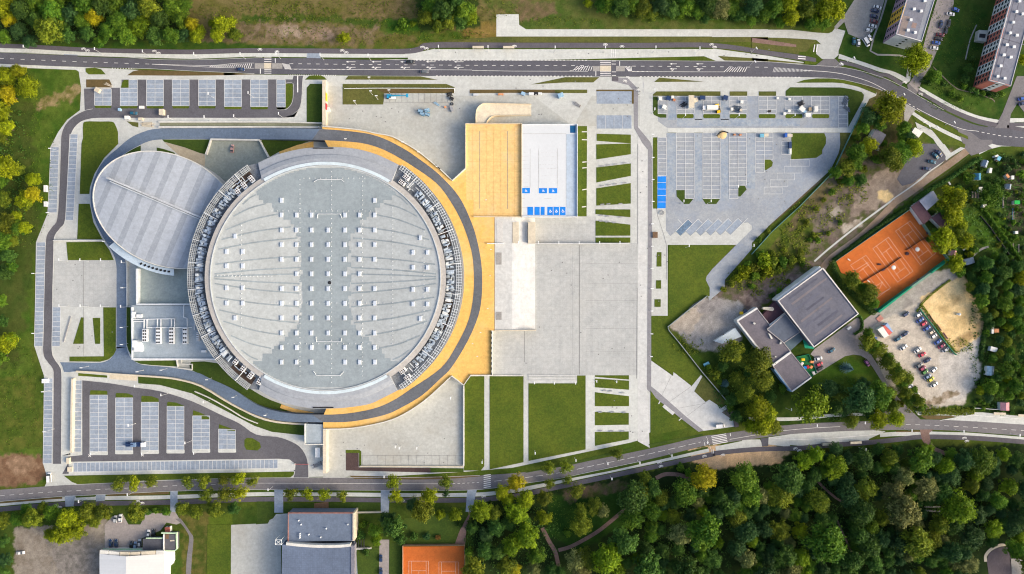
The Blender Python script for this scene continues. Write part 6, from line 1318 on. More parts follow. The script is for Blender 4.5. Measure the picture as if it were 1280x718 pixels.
# ---- allotment sheds and garden things
def shed(x, y, sx, sy, an, m, label, h=2.6, pitched=True, nm='garden_shed', cat_='shed'):
    c, s = math.cos(R(an)), math.sin(R(an)); q = [(x + (a*sx*c - b*sy*s)/2, y + (a*sx*s + b*sy*c)/2) for a, b in ((-1,1),(1,1),(1,-1),(-1,-1))]
    return hut(nm, label, q, h, m, cat_, pitched)
a_ = (1120,180,7.975)
mC = {'slate': mat('slate_shed_roof', (.24,.29,.36)), 'blue': mat('blue_shed_roof', (.05,.19,.32)), 'white': m_pale, 'cyan': mat('cyan_tarp', (.16,.42,.56)), 'green': mat('bright_green_tarp', (.02,.42,.08)), 'orange': mat('orange_roof', (.60,.27,.13)), 'pink': mat('pink_roof', (.48,.24,.27)), 'grey': m_court}
for px, py, sx, sy, an, mc, lb, pit in (
    (895,195,6.5,8,20,'slate','slate grey garden shed in the northern allotments near the lane',1),(820,325,8,8,0,'blue','blue roofed allotment shed south of the slate shed',1),(945,265,3,6,10,'white','narrow white allotment hut between two bushes',0),(1030,145,4,5,30,'cyan','cyan roofed allotment hut near the northern pavement',0),
    (1005,120,4,2,-25,'white','small white greenhouse frame in the north allotments',0),(850,455,5,6,0,'white','pale greenhouse beside the raised garden beds',0),(1165,335,3.4,4.4,0,'white','white water tank hut beside the orange crate',0),(1130,425,6,6,10,'slate','blue grey allotment shed near the east edge',1),(885,615,4,4,0,'white','square white hut south of the garden beds',0),
    (1210,583,6.5,4.4,0,'green','bright green covered garden shelter in the allotments',0),(1115,320,3,5,-40,'orange','orange crate shed next to the white tank hut',0)):
    shed(a_[0]+px/a_[2], a_[1]+py/a_[2], sx, sy, an, mC[mc], lb, 2.6, bool(pit))
shed(1213,326.4,11,7.5,-18,mC['slate'],'blue grey roofed hut at the end of the garden path',3)
shed(1192.6,316.4,6.5,6.5,20,mC['pink'],'round pinkish pavilion near the corner of the clay courts',3.2,True,'pavilion','pavilion')
shed(1241,412,2.6,10,0,m_pale,'white lean-to at the west edge of the allotments by the sandy pitch',2.4,False)
shed(1246,413.6,5.4,4.6,0,mC['orange'],'orange roofed hut joined to the white lean-to',2.4,False)
shed(1242.5,437,8,5.5,15,m_pale,'white garden hut east of the gravel car park',2.6,False)
shed(1239,464,8.6,11.4,4,mat('blue_white_roof', (.38,.50,.58), var=.3, s1=.8),'pale blue summer house east of the gravel car park',3.2)
shed(1257,508.6,10.6,9.6,0,mC['pink'],'pink roofed summer house beside the lower road',3.6)
shed(1271,290.8,3.4,3.4,0,m_pale,'tiny white hut in the eastern allotments',2.2,False)
for i, (x, y, l, an, lb) in enumerate(((1229.6,303.4,6,-38,'white garden bench on the lawn east of the clay courts'),(1205,311.6,4,-40,'pale green garden bench beside the pink pavilion'),(1185,227.6,9,56,'long white frame leaning beside the allotment lane'))):
    p = w(x, y); mb = MB(); mb.box((p.x, p.y, .45), (l*M, .9, .12), R(-an)); 
    for q_ in (-.4, .4): mb.box((p.x + q_*l*M*math.cos(R(-an)), p.y + q_*l*M*math.sin(R(-an)), 0), (.2, .8, .45), R(-an))
    tag(mb.build('garden_bench', m_pale), lb, 'bench')
for i, (x, y, sx, sy) in enumerate(((1215.4,243.6,1.6,8),(1219,243.8,1.6,8),(1222.6,244,1.6,8),(1247,243,1.6,14),(1253.6,252,1.6,16),(1266,268,2.2,14),(1266,309,1.4,10),(1273,311,1.4,11))):
    p = w(x, y); mb = MB(); mb.box((p.x, p.y, 0), (sx*M, sy*M, .35)); b2 = MB()
    t = thing('raised_bed', ('western raised bed beside the pale greenhouse','middle raised bed beside the pale greenhouse','eastern raised bed beside the pale greenhouse','long pale edged bed under the broad allotment tree','long bed edge beside the dark plot','pale blue water trough beside the green shelter','narrow bed frame near the tiny white hut','second narrow bed frame near the tiny white hut')[i], 'raised bed', (p.x, p.y, 0), 0)
    mb = MB(); mb.box((0,0,0), (sx*M, sy*M, .4)); part('frame', mb, m_gravg if i != 5 else mC['cyan'], t); mb = MB(); mb.box((0,0,.4), (sx*M*.7, sy*M*.9, .06)); part('soil', mb, m_soil, t)
mb = MB(); wallrun(mb, X("1215,321 1222,315 1228,311 1236,308.6"), 0, .12, 1.2); o = mb.build('footpath', m_gravg); o['kind'] = 'structure'
wall_thing('hedge_fence', 'dark fence running diagonally through the allotments', X("1226,270 1238,284 1252,304 1272,332 1285,346"), 0, 1.2, .3, m_dark, 'fence')
wall_thing('garden_fence', 'thin grey fence beside the lower road east of the gravel car park', T(Z(1120,490), "780,162 1050,180"), 0, 1.4, .3, m_conc, 'fence')
wall_thing('site_fence', 'thin grey fence along the edge of the waste ground west of the sports club', T(C3, "975,40 880,112 778,195 785,215 830,268 945,415 1085,580"), 0, 1.6, .35, mat('fence_grey', (.30,.33,.32)), 'fence')
wall_thing('site_fence', 'thin fence along the slope between the north-east car park and the waste ground', T(Z(950,100), "1060,230 910,540")+X("1042,215 1000,258 965,290 940,318"), 0, 1.4, .3, mat('fence_teal', (.10,.22,.20)), 'fence')
# ---- shelters and benches along the roads
def shelter(x, y, l, d, an, label, m=m_cream):
    t = thing('bus_shelter', label, 'bus shelter', w(x, y), R(-an)); mb = MB(); mb.box((0,0,2.4), (l*M, d*M, .15)); part('roof', mb, m, t)
    mb = MB(); mb.box((0, d*M*.42, .1), (l*M*.94, .08, 2.2)); part('glass_back', mb, m_glass, t)
    for a in (-.45, .45): mb = MB(); mb.box((a*l*M, -d*M*.3, 0), (.1, .1, 2.4)); part('post', mb, m_metal, t)
shelter(598,61,14,3,0,'cream roofed bus shelter on the north pavement, the western of two'); shelter(636,61,14,3,0,'cream roofed bus shelter on the north pavement, the eastern of two')
shelter(1032.7,554.4,14,3,-3,'sunlit bus shelter on the lower road lay-by, the western of two'); shelter(1067.4,552.4,14,3,-3,'sunlit bus shelter on the lower road lay-by, the eastern of two'); shelter(1246,516.4,15,3,2,'cream bus shelter beside the pink summer house'); shelter(1276,518.8,14,3,2,'cream bus shelter at the east end of the lower road')
# ================================================================== TREES, HEDGES, SHRUBS
LF = {
 'dg': leafmat('leaf_dark_green', (.026,.076,.014), (.105,.205,.030)),
 'mg': leafmat('leaf_mid_green', (.046,.125,.010), (.175,.29,.020)),
 'ol': leafmat('leaf_olive', (.066,.108,.008), (.235,.275,.018)),
 'yg': leafmat('leaf_yellow_green', (.125,.17,.005), (.38,.43,.008)),
 'ye': leafmat('leaf_golden', (.24,.225,.006), (.50,.46,.010), .3),
 'gy': leafmat('leaf_silvery', (.095,.125,.035), (.30,.31,.10)),
 'bg': leafmat('leaf_bright_green', (.08,.15,.005), (.25,.35,.010)),
 'bs': leafmat('needle_blue', (.045,.11,.11), (.11,.22,.22), .2),
 'br': leafmat('leaf_rusty', (.14,.075,.02), (.30,.16,.04)),
 'tl': leafmat('leaf_blue_dark', (.020,.066,.020), (.075,.155,.040)),
}
CN = {'dg':'dark green','mg':'mid green','ol':'olive green','yg':'yellow green','ye':'golden yellow','gy':'silvery green','bg':'bright green','bs':'blue','br':'rusty brown','tl':'deep blue green'}
def leafmesh(name, P_, N_, S_, F_):
    """many small leaf-clump faces: centres, normals, sizes, tint"""
    n = len(P_); N_ = N_/np.linalg.norm(N_, axis=1, keepdims=True)
    ref = RNG.normal(size=(n,3)); U = np.cross(N_, ref); U /= np.linalg.norm(U, axis=1, keepdims=True); V = np.cross(N_, U)
    asp = RNG.uniform(.6, 1.0, n)[:,None]; s = S_[:,None]
    bend = N_*s*.25
    v = np.stack([P_ - U*s - bend, P_ - V*s*asp, P_ + U*s - bend, P_ + V*s*asp], 1).reshape(-1,3)
    me = bpy.data.meshes.new(name); me.vertices.add(n*4); me.vertices.foreach_set('co', v.ravel().astype(np.float32))
    me.loops.add(n*4); me.loops.foreach_set('vertex_index', np.arange(n*4, dtype=np.int32))
    me.polygons.add(n); me.polygons.foreach_set('loop_start', (np.arange(n)*4).astype(np.int32)); me.polygons.foreach_set('loop_total', np.full(n, 4, np.int32))
    me.update(calc_edges=True)
    at = me.attributes.new('leaf', 'FLOAT', 'FACE'); at.data.foreach_set('value', np.clip(F_, 0, 1).astype(np.float32))
    me.materials.append(LF['mg']); return me
def crown(name, R0=6.0, hgt=8.0, lobes=16, per=150, leaf=.42, spread=.7, seed=0, flat=1.0):
    """lobed broadleaf crown: clumps of leaves over an uneven dome, gaps between the clumps"""
    r = np.random.default_rng(seed); P_, N_, S_, F_ = [], [], [], []
    for k in range(lobes):
        az = 2.399963*k + r.uniform(-.5,.5); q = math.sqrt((k + .3)/lobes)
        rad = R0*spread*q*r.uniform(.8,1.22); z = hgt*(.30 + .55*(1 - q**1.7)*flat) + r.uniform(-.9,.9)
        c = np.array([rad*math.cos(az), rad*math.sin(az), z]); lr = R0*r.uniform(.15,.34)*(1.25 if lobes < 25 else 1); n = int(per*(lr/R0/.30)**2)
        d = r.normal(size=(n,3)); d[:,2] = np.abs(d[:,2])*.9 - .35; d /= np.linalg.norm(d, axis=1, keepdims=True)
        rr_ = lr*(r.uniform(.62,1.08,(n,1)) + (r.random((n,1)) < .10)*r.uniform(.1,.35,(n,1)))*(1 + .34*np.sin(d[:,:1]*6 + k)*np.cos(d[:,1:2]*7 + k*2))
        P_.append(c + d*rr_*np.array([1,1,.85])); N_.append(d + r.normal(size=(n,3))*.55 + np.array([0,0,.25])); S_.append(leaf*r.uniform(.5,1.3,n)); F_.append(np.clip(r.normal(.5 + r.uniform(-.42,.42), .25, n), 0, 1))
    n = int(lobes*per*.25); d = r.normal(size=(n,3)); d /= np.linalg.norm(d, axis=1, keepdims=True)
    P_.append(d*r.uniform(.3,.72,(n,1))*np.array([R0*.85,R0*.85,hgt*.38]) + np.array([0,0,hgt*.38])); N_.append(d + r.normal(size=(n,3))*.6); S_.append(leaf*r.uniform(.8,1.5,n)); F_.append(r.uniform(.1,.6,n))  # inner leaves, tinted darker than the outer clumps
    return leafmesh(name, np.concatenate(P_), np.concatenate(N_), np.concatenate(S_), np.concatenate(F_))
def trunkmesh(base, top, r0, limbs, R0, seed):
    r = random.Random(seed); mb = MB(); k = Vector((r.uniform(-.2,.2), r.uniform(-.2,.2), base*.55 + .1)); mb.tube((0,0,-.2), k, r0, r0*.8, 8, False); e = Vector((r.uniform(-.4,.4), r.uniform(-.4,.4), top)); mb.tube(k, e, r0*.8, r0*.25, 8)
    for i in range(limbs):
        a = 2*math.pi*i/limbs + r.uniform(-.4,.4); s = k.lerp(e, r.uniform(.15,.6)); q = s + Vector((math.cos(a)*R0*.55, math.sin(a)*R0*.55, R0*r.uniform(.25,.5))); mb.tube(s, q, r0*.4, r0*.12, 6)
    return mb.mesh('trunk', [m_bark], True)
TP = {}
def proto(kind, nm, crowns, tr, zc): TP[kind] = (nm, crowns, tr, zc)
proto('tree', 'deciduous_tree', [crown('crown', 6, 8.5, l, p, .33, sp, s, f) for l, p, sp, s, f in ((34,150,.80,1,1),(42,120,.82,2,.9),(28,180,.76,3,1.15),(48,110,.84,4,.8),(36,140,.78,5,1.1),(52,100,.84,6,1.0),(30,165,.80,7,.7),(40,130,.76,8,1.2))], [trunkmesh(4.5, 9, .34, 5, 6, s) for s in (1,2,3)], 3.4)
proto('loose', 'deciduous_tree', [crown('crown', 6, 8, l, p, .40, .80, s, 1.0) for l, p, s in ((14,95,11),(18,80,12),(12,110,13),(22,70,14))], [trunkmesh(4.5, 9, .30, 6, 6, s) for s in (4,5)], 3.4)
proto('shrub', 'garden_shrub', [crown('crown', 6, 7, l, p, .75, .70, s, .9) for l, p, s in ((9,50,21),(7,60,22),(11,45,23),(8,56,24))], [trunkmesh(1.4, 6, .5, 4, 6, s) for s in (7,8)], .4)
def conifer(seed):
    r = np.random.default_rng(seed); P_, N_, S_, F_ = [], [], [], []
    for lv in range(16):
        z = 1 + lv*.85; rad = 5.6*(1 - lv/16.5); nb = max(6, int(16*(1 - lv/18)))
        for b in range(nb):
            a = 2*math.pi*(b + r.uniform(-.2,.2))/nb + lv*.37; m_ = 12
            t = np.linspace(.15, 1, m_); P_.append(np.stack([np.cos(a)*rad*t, np.sin(a)*rad*t, z - t*t*.8 + r.uniform(-.1,.1,m_)], 1) + r.normal(size=(m_,3))*.12)
            N_.append(np.array([[0,0,1.]]) + r.normal(size=(m_,3))*.5); S_.append(.42*(1.15 - t*.5)); F_.append(np.clip(.25 + t*.6 + r.normal(0,.15,m_), 0, 1))  # tint lightens from trunk to branch tip
    return leafmesh('crown', *(np.concatenate(q) for q in (P_, N_, S_, F_)))
proto('spruce', 'spruce_tree', [conifer(31), conifer(32)], [trunkmesh(3, 13, .3, 0, 6, 9)], .3)
tr = random.Random(77); NT = 0
PLAN = []
def tree(x, y, r, c, label=None, group=None, kind='tree', nm=None):
    PLAN.append((x, y, r, c, label, group, kind, nm))
def plant(x, y, r, c, label=None, group=None, kind='tree', nm_=None):
    """r = crown radius in plan units"""
    global NT
    nm, cs, ts, zc = TP[kind]; nm = nm_ or nm; s = r*M/6.0*1.06; hc = (zc + (3.5 if kind in ('tree','loose') else 2.5))*s; p = w(x, y, hc)
    o = thing(nm, label, 'tree' if kind != 'shrub' else 'shrub', (p.x, p.y, 0), tr.uniform(0, 6.28), group); o.scale = (s*tr.uniform(.93,1.07), s*tr.uniform(.93,1.07), s*tr.uniform(.9,1.15))
    k = link('crown', tr.choice(cs), o); k.location = (0, 0, zc); k.material_slots[0].link = 'OBJECT'; k.material_slots[0].material = LF[c]
    link('trunk', tr.choice(ts), o); NT += 1; return o
SZ = lambda r: 'large' if r >= 14 else ('medium' if r >= 9 else 'small')
def zone(name, phrase, s, t=P, kind='tree', noun='tree'):
    for it in s.split():
        a = it.split(','); x, y = t[0] + float(a[0])/t[2], t[1] + float(a[1])/t[2]; r = float(a[2]); c = a[3]
        if len(a) > 4 and a[4] == 's': kind_ = 'shrub'
        elif len(a) > 4 and a[4] == 'l': kind_ = 'loose'
        else: kind_ = kind
        n_ = 'shrub' if kind_ == 'shrub' else noun
        tree(x, y, r, c, f'{SZ(r)} {CN[c]} {n_} {phrase}', f'{SZ(r)} {CN[c]} {n_}s {phrase}', kind_, {'young street tree': 'street_tree', 'hedge tree': 'hedge_tree'}.get(n_))
def fill(polyg, n, rmin, rmax, cols, phrase, taken, seed, kind='tree', noun='tree', sep=.78, avoid=()):
    r = random.Random(seed); xs = [p[0] for p in polyg]; ys = [p[1] for p in polyg]; k = 0; tries = 0
    pa = np.array(polyg)
    def inside(x, y, pg):
        c = False; j = len(pg) - 1
        for i in range(len(pg)):
            if (pg[i][1] > y) != (pg[j][1] > y) and x < (pg[j][0]-pg[i][0])*(y-pg[i][1])/(pg[j][1]-pg[i][1]) + pg[i][0]: c = not c
            j = i
        return c
    while k < n and tries < 9000:
        tries += 1; x, y = r.uniform(min(xs), max(xs)), r.uniform(min(ys), max(ys))
        if not inside(x, y, polyg) or any(inside(x, y, a) for a in avoid): continue
        q = r.uniform(0, 1); rad = rmin + (rmax - rmin)*q*q*(1 if tries < 4000 else .6)
        if any((x-a)**2 + (y-b)**2 < (sep*(rad + c))**2 for a, b, c in taken): continue
        taken.append((x, y, rad)); c = r.choice(cols); k += 1
        tree(x, y, rad, c, f'{SZ(rad)} {CN[c]} {noun} {phrase}', f'{SZ(rad)} {CN[c]} {noun}s {phrase}', kind)
def pts_of(s, t=P): return [(t[0] + float(a.split(',')[0])/t[2], t[1] + float(a.split(',')[1])/t[2], float(a.split(',')[2])) for a in s.split()]
# singular trees one can point at
for x, y, r, c, lb, kd in (
    (1143,75,18,'yg','large yellow green tree beside the street below the yellow striped apartment block','tree'),
    (1113,133,20,'yg','large yellow green tree overhanging the bend of the main road','tree'),
    (430,48,8,'yg','lone yellow green tree on the meadow by the north cycle path','tree'),
    (879.5,597,17,'ye','bright golden tree at the edge of the wood by the curved footpath','tree'),
    (1058,460,8,'bs','round blue spruce on the lawn south of the sports club car park','spruce'),
    (906,480,6,'bs','small blue spruce by the fence west of the sports club','spruce'),
    (1073,498,19,'tl','big deep blue green tree on the lawn above the lower road','tree'),
    (1100,493,17,'mg','large mid green tree beside the lane to the gravel car park','tree'),
    (1014,505,20,'bg','large bright green tree south of the dark club wing','loose'),
    (1187,250,17,'yg','large yellow green tree behind the pale roofed clubhouse','tree'),
    (1128,638,20,'gy','pale silvery tree standing out in the middle of the wood','tree'),
    (1145,678,20,'ol','broad olive tree just south of the pale silvery tree in the wood','tree'),
    (1199,636,21,'bg','bright green broad tree east of the pale silvery tree in the wood','tree'),
    (1033,678,25,'mg','very broad mid green tree in the west of the dense wood','tree'),
    (931,598,18,'mg','broad tree at the wood edge below the sandy bank','tree'),
    (881,663,23,'mg','tall dark crowned tree in the wood east of the forked footpath','tree'),
    (660,671,16,'bg','bright green tree west of the forked footpath','tree'),
    (647,640,15,'bg','bright green tree under the golden tree at the wood corner','tree'),
    (645,603,11,'ye','golden tree at the north-west corner of the wood','tree'),
    (537,620.8,11,'yg','broad yellow green tree on the pavement north of the small clay court','tree'),
    (118,22,11,'ye','golden tree in the middle of the north-west wood','tree'),
    (1240,243,16,'mg','broad mid green tree over the raised beds in the allotments','tree')):
    tree(x, y, r, c, lb, None, kd)
NWW = "8,10,14,yg 13,25,9,ye 30,14,13,dg 24,40,10,tl 62,38,16,ol 66,14,15,mg 90,20,12,tl 48,6,12,mg 85,44,10,dg 105,6,14,mg 131,9,13,dg 150,27,14,mg 147,6,12,mg 166,14,13,tl 187,11,14,ol 175,33,13,bg 200,26,11,dg 216,9,13,mg 226,25,11,mg 195,45,12,dg 214,45,11,mg 160,46,11,mg 136,39,12,mg 110,42,9,dg 38,52,9,tl 5,46,8,mg 46,26,11,dg 76,28,10,dg 103,28,10,mg 229,44,9,tl 232,8,10,mg 20,-6,12,dg 80,-6,13,mg 170,-8,13,dg 205,-8,12,mg 125,52,8,mg"
zone('', 'in the wood north of the road at the west end', NWW)
zone('', 'in the yellowing row at the east end of the north-west wood', "240,31,9,ye 245,46,9,yg 250,38,7,yg 279,32,12,yg 271,44,9,yg 294,44,9,ol 266,30,6,yg 290,28,7,yg")
zone('', 'in the clump on the north meadow', "534,21,11,ol 541,7,13,mg 553,15,14,dg 561,27,10,ol 581,15,13,mg 570,4,12,dg 589,22,10,bg 547,32,9,ol 575,28,10,dg 558,-6,14,tl 505,32,8,mg,s 497,36,5,mg,s 516,30,5,bg,s")
zone('', 'in the wood north of the service road', "735,5,6,yg 752,7,9,mg 763,4,12,mg 776,10,12,dg 789,7,11,mg 803,9,13,ol 813,19,9,ol 826,7,13,tl 840,12,11,dg 858,7,12,mg 871,15,9,mg 885,7,13,dg 901,10,13,gy 915,8,12,mg 926,18,9,dg 941,9,13,tl 956,18,10,mg 969,9,13,mg 985,5,13,yg 990,21,11,yg 1005,12,12,ol 1018,24,9,bg 1030,11,13,yg 1044,13,13,yg 1030,28,9,mg 1012,30,8,mg 850,19,6,bg 800,-6,12,dg 760,-8,12,mg 850,-8,13,dg 920,-8,12,mg 980,-8,12,mg 1040,-6,12,ol 938,26,7,mg 880,24,7,dg 975,28,7,mg")
zone('', 'at the west margin by the access road', "10,95,12,yg 25,91,10,yg 33,109,14,yg 11,120,12,ye 1,102,10,ol 0,140,14,yg 8,160,11,yg 1,172,10,ol 10,209,13,yg 22,212,9,ol 42,224,9,yg 31,250,12,yg 42,244,10,ye 5,250,10,ol 8,280,13,ol 22,285,10,mg 31,285,9,yg 2,302,12,mg 10,320,10,dg 5,340,10,dg 14,334,8,mg 8,430,12,yg 15,424,9,bg 1,446,10,mg 3,402,8,dg 2,376,8,mg 16,302,7,ol 0,225,9,mg 20,270,7,yg 2,118,9,dg -4,190,10,dg")
zone('', 'in the row along the south cycle path at the west end', "3,650,10,ol 22,649,9,mg 43,648,13,ol 65,641,10,mg 85,650,13,yg 79,667,14,yg 97,662,12,yg 64,668,9,yg 110,638,11,ol 130,640,11,ol 170,641,13,ol 208,640,6,mg 228,636,9,ol 246,640,9,ol 268,638,11,ol 292,635,8,dg 4,676,8,dg 5,700,9,tl 3,716,8,dg 33,637,8,mg 54,634,7,ol 118,652,8,ol 195,638,5,mg,s 186,640,5,dg,s")
STW = "147.5,605.7,8.4,ol,l 169,604,9,yg,l 190,602.7,7.4,ol,l 234.5,602,8.2,ol,l 256,601.4,9.4,ol,l 280,600.7,6.6,ol,l 298.5,600,8.6,yg,l 317,602,7.4,ol,l 257,619.5,9.4,ol,l 281,617.8,9.4,ol,l 300,617,10.4,yg,l 362.6,617,8.4,ol,l 384.7,617,8.4,yg,l 406,618,8.4,yg,l 428.6,619.5,7.4,ol,l 492.5,602.7,10,yg,l 495.5,619.5,8.8,yg,l 558,602.7,9.2,ol,l 686.4,585.6,8.4,ol,l 687.6,604.5,7.4,ol,l 707,583,8.6,ol,l 710,600.7,6.6,ol,l 771.7,568,7.4,ol,l 720,613,9.4,ol,l 558,617,5,tl,l"
zone('', 'in the street row along the lower road', STW, noun='young street tree')
zone('', 'in the gardens south of the lower road', "468,663,9,mg 470,675,8,bg 493,658,15,dg 485,648,10,tl 500,673,8,dg 518,670,6,dg,s 533,670,5,tl,s 548,672,4,br,s 517,631,10,tl 528,637,14,ol 550,643,7,yg 569.5,643,9,yg 601,638,14,bg 618,641,10,ol 628,616,10,yg 608,668,10,tl 606,688,11,dg 593,711,15,ol 633,708,12,ol 620,660,11,dg 590,660,8,dg 622,690,10,dg 636,625,9,yg 450,668,7,dg,s 455,655,6,mg,s 458,690,5,dg,s 574,655,5,dg,s 586,690,7,mg,s")
zone('', 'at the western edge of the wood near the forked footpath', "657,623,12,yg 680,648,11,yg 680,623,10,ol 670,693,12,mg 642,711,9,ye 667,711,9,gy 726.5,637,9,ol 726.5,656,13,ol 743,633,11,ol 754,638,9,gy 709,667,6,mg,s 720,701,13,gy 733,698,13,ol 741,704,13,ol 725,714,12,gy 688,712,9,dg 637,655,9,dg 640,680,13,bg 655,652,10,mg 803,613,12,ol 806,597,9,ol 815,611,12,dg 826,623,10,ol 790,608,6,mg,s 850,584,7,mg,s 860,590,6,mg,s 700,714,8,dg")
zone('', 'in the garden west of the sports club', "914.6,439,15,ol 948,450,17,ol 953,474,14,ol 931,493,12,ol 946,511,14,yg 951,532,13,yg 938,534,10,yg 921,473,9,ol 960,520,13,yg 966,533,10,ol 937,466,8,dg 915,500,8,dg 903,458,7,dg 892,468,8,ol,s 905,490,6,tl,s 899,476,5,mg,s 920,520,9,dg 963,497,8,dg 978,486,7,mg,s 912,510,6,mg,s 884,460,5,mg,s 930,515,8,ol")
zone('', 'on the lawn between the club and lower road', "1035,486,12,tl 1043,508,10,dg 1079,480,9,tl 1097,525,12,yg 1120,523,12,yg 1064,526,9,ol 1115,508,9,ol 1086,516,8,dg 1055,514,8,tl 1112,492,9,ol 1050,486,7,dg,s 1025,512,7,dg,s 1126,505,6,ol,s")
zone('', 'in the thick hedge row west of the gravel car park', "1084,417,8,mg 1085,428,11,ol 1092,434,9,mg 1098,438,11,ol 1108,447,9,mg 1110,454,11,ol 1119,461,9,mg 1122,469,11,ol 1133,474,9,ol 1127,481,8,mg 1131,491,9,ol 1137,499,8,mg 1146,501,9,ol 1152,508,7,mg,s 1142,488,6,mg,s", noun='hedge tree')
zone('', 'around the clay courts', "1065,349,11,ol 1085,368,12,ol 1077,360,8,mg 1092,379,7,mg 1190,269,12,yg 1180,301,16,yg 1195,294,10,ol 1205,301,11,yg 1193,330,12,yg 1200,284,9,yg 1172,293,9,mg 1191,312,6,mg,s 1217,312,7,mg,s 1212,318,6,yg,s 1177,264,7,mg 1172,256,6,ol 1196,240,8,mg 1160,300,4,mg,s", kind='tree')
zone('', 'in the rough garden below the main road bend', "1086,182,12,yg 1070,192,13,mg 1058,210,12,ol 1066,206,10,mg 1110,196,13,ol 1126,190,13,mg 1141,185,11,yg 1120,206,10,ol 1045,216,9,mg 1075,225,8,dg 1060,226,8,mg 1085,146,11,tl 1078,160,9,mg 1095,150,10,dg 1100,156,8,mg 1130,160,9,mg 1136,172,8,tl 1128,172,7,mg 1095,200,7,mg,s 1080,212,6,ol,s 1105,180,5,mg,s 1070,172,6,mg,s 1050,228,6,ol,s 1143,178,6,mg,s")
zone('', 'on the lawns by the apartment blocks', "1167,96,9,mg 1158,102,7,dg,s 1214,112,5,dg,s 1220,115,5,dg,s 1228,117,5,mg,s 1236,118,5,dg,s 1244,119,5,dg,s 1252,118,5,mg,s 1206,98,6,dg 1210,86,6,dg 1205,108,5,mg,s 1278,75,7,yg 1215,74,5,dg,s 1190,118,5,mg,s 1200,124,5,mg,s 1180,105,5,dg,s")
WST = "930,340,9,yg 945,335,8,ol 955,328,11,bg 927,337,7,yg 959,341,9,yg 967,328,8,ol 979,328,8,mg 990,327,7,ol 1001,325,6,ol 921,348,8,yg 914,355,6,ol 942,346,7,mg 935,330,6,mg 972,338,6,ol 950,318,6,mg 965,318,5,ol 980,312,5,ol 1018,295,5,ol 1022,300,5,mg 1003,330,5,mg 948,300,4,mg 960,290,4,ol 1012,300,4,mg 1000,316,5,ol 940,358,5,mg 975,364,5,mg 965,370,5,dg 985,352,4,ol 905,362,5,ol 1035,292,4,ol 1050,278,4,mg 1008,278,4,ol 1020,262,4,ol 1040,240,5,mg 1030,250,4,ol"
zone('', 'on the waste ground north of the sports club', WST, kind='shrub', noun='shrub')
# the wood in the south-east
WOOD = X("770,650 800,612 830,628 862,612 905,608 925,598 985,592 1000,566 1040,562 1080,562 1120,556 1150,552 1185,560 1215,566 1290,566 1290,730 750,730")
pre = pts_of("1023,626,14 975,663,14 998,663,11 1150,576,17 1130,596,13 1228,578,16 1246,626,11 1261,608,12 1213,606,11 1243,663,12 1268,686,14 1080,611,14 1043,583,15 1005,576,12 1078,576,14 1110,571,11 1186,688,14 1216,673,14 1273,576,12 1181,581,11 938,618,13 851,668,15 841,646,10 790,648,14 815,638,12 780,678,18 933,663,14 933,698,13 899.6,619.5,12 1128,638,20 1145,678,20 1199,636,21 1033,678,25 931,598,18 881,663,23")
zone('', 'in the dense wood south of the lower road', "1023,626,14,ol 975,663,14,ol 998,663,11,yg 1150,576,17,mg 1130,596,13,gy 1228,578,16,mg 1246,626,11,mg 1261,608,12,bg 1213,606,11,ol 1243,663,12,bg 1268,686,14,mg 1080,611,14,ol 1043,583,15,bg 1005,576,12,bg 1078,576,14,dg 1110,571,11,ol 1186,688,14,tl 1216,673,14,tl 1273,576,12,dg 1181,581,11,bg 938,618,13,mg 851,668,15,gy 841,646,10,ol 790,648,14,mg 815,638,12,mg 780,678,18,dg 933,663,14,tl 933,698,13,gy 899.6,619.5,12,dg")
fill(WOOD, 190, 7.5, 19, ['dg','dg','tl','tl','mg','dg','dg','ol','gy','tl','mg','dg','bg','dg'], 'in the dense wood south of the lower road', pre, 5, sep=.64,
     avoid=[X("898,640 915,636 918,730 900,730"), X("1020,600 1032,596 1066,650 1060,700 1050,680 1040,640"), X("1096,590 1114,588 1116,612 1100,612"), X("1150,628 1176,622 1180,640 1156,648"), X("1222,680 1282,672 1282,730 1228,730"), X("1066,684 1084,684 1084,704 1066,704")])
# allotments
ALT = X("1200,214 1232,198 1285,190 1285,520 1215,510 1228,470 1226,430 1234,400 1216,352 1195,340 1200,320 1222,326 1250,320 1222,268 1190,232")
sheds = [(1232,204.5,6),(1223,221,6),(1238.5,213,4),(1249,198,4),(1206.4,232.6,4),(1226.6,237,5),(1266,222,4),(1262,233,5),(1231,257,4),(1272,253,5),(1213,326,8),(1241,412,4),(1246,413,4),(1242,437,6),(1239,464,7),(1257,508,8),(1270,290,5),(1219,244,7),(1254,250,5),(1264,268,5),(1240,243,12),(1266,309,5),(1235,285,12),(1220,290,8)]
fill(X("1228,300 1250,318 1285,330 1285,500 1240,505 1222,490 1236,450 1232,400 1205,345 1222,330 1245,322"), 62, 5.5, 11, ['dg','mg','tl','ol','mg','yg','dg'], 'in the overgrown southern allotments', [list(s) for s in sheds], 9, sep=.72)
fill(ALT, 150, 2.6, 7.5, ['dg','mg','tl','mg','ol','dg'], 'among the allotment plots', [tuple(s) for s in sheds] + [(1187,250,17),(1190,269,12),(1245,370,34),(1255,440,34),(1250,490,28),(1225,345,14)], 10, kind='shrub', noun='shrub', sep=.74)
zone('', 'in neat rows in the eastern allotments', "1246,286,2.4,yg 1244.6,289.6,2.2,mg 1255,273.6,2.4,yg 1248,293.6,2.4,mg 1252,298.4,2.6,mg 1239,281,2.6,mg 1256,303,2.8,tl 1262,287,2.6,ol 1263,294,2.4,mg 1272,299,3,mg 1236,274,2.2,dg", kind='shrub', noun='shrub')
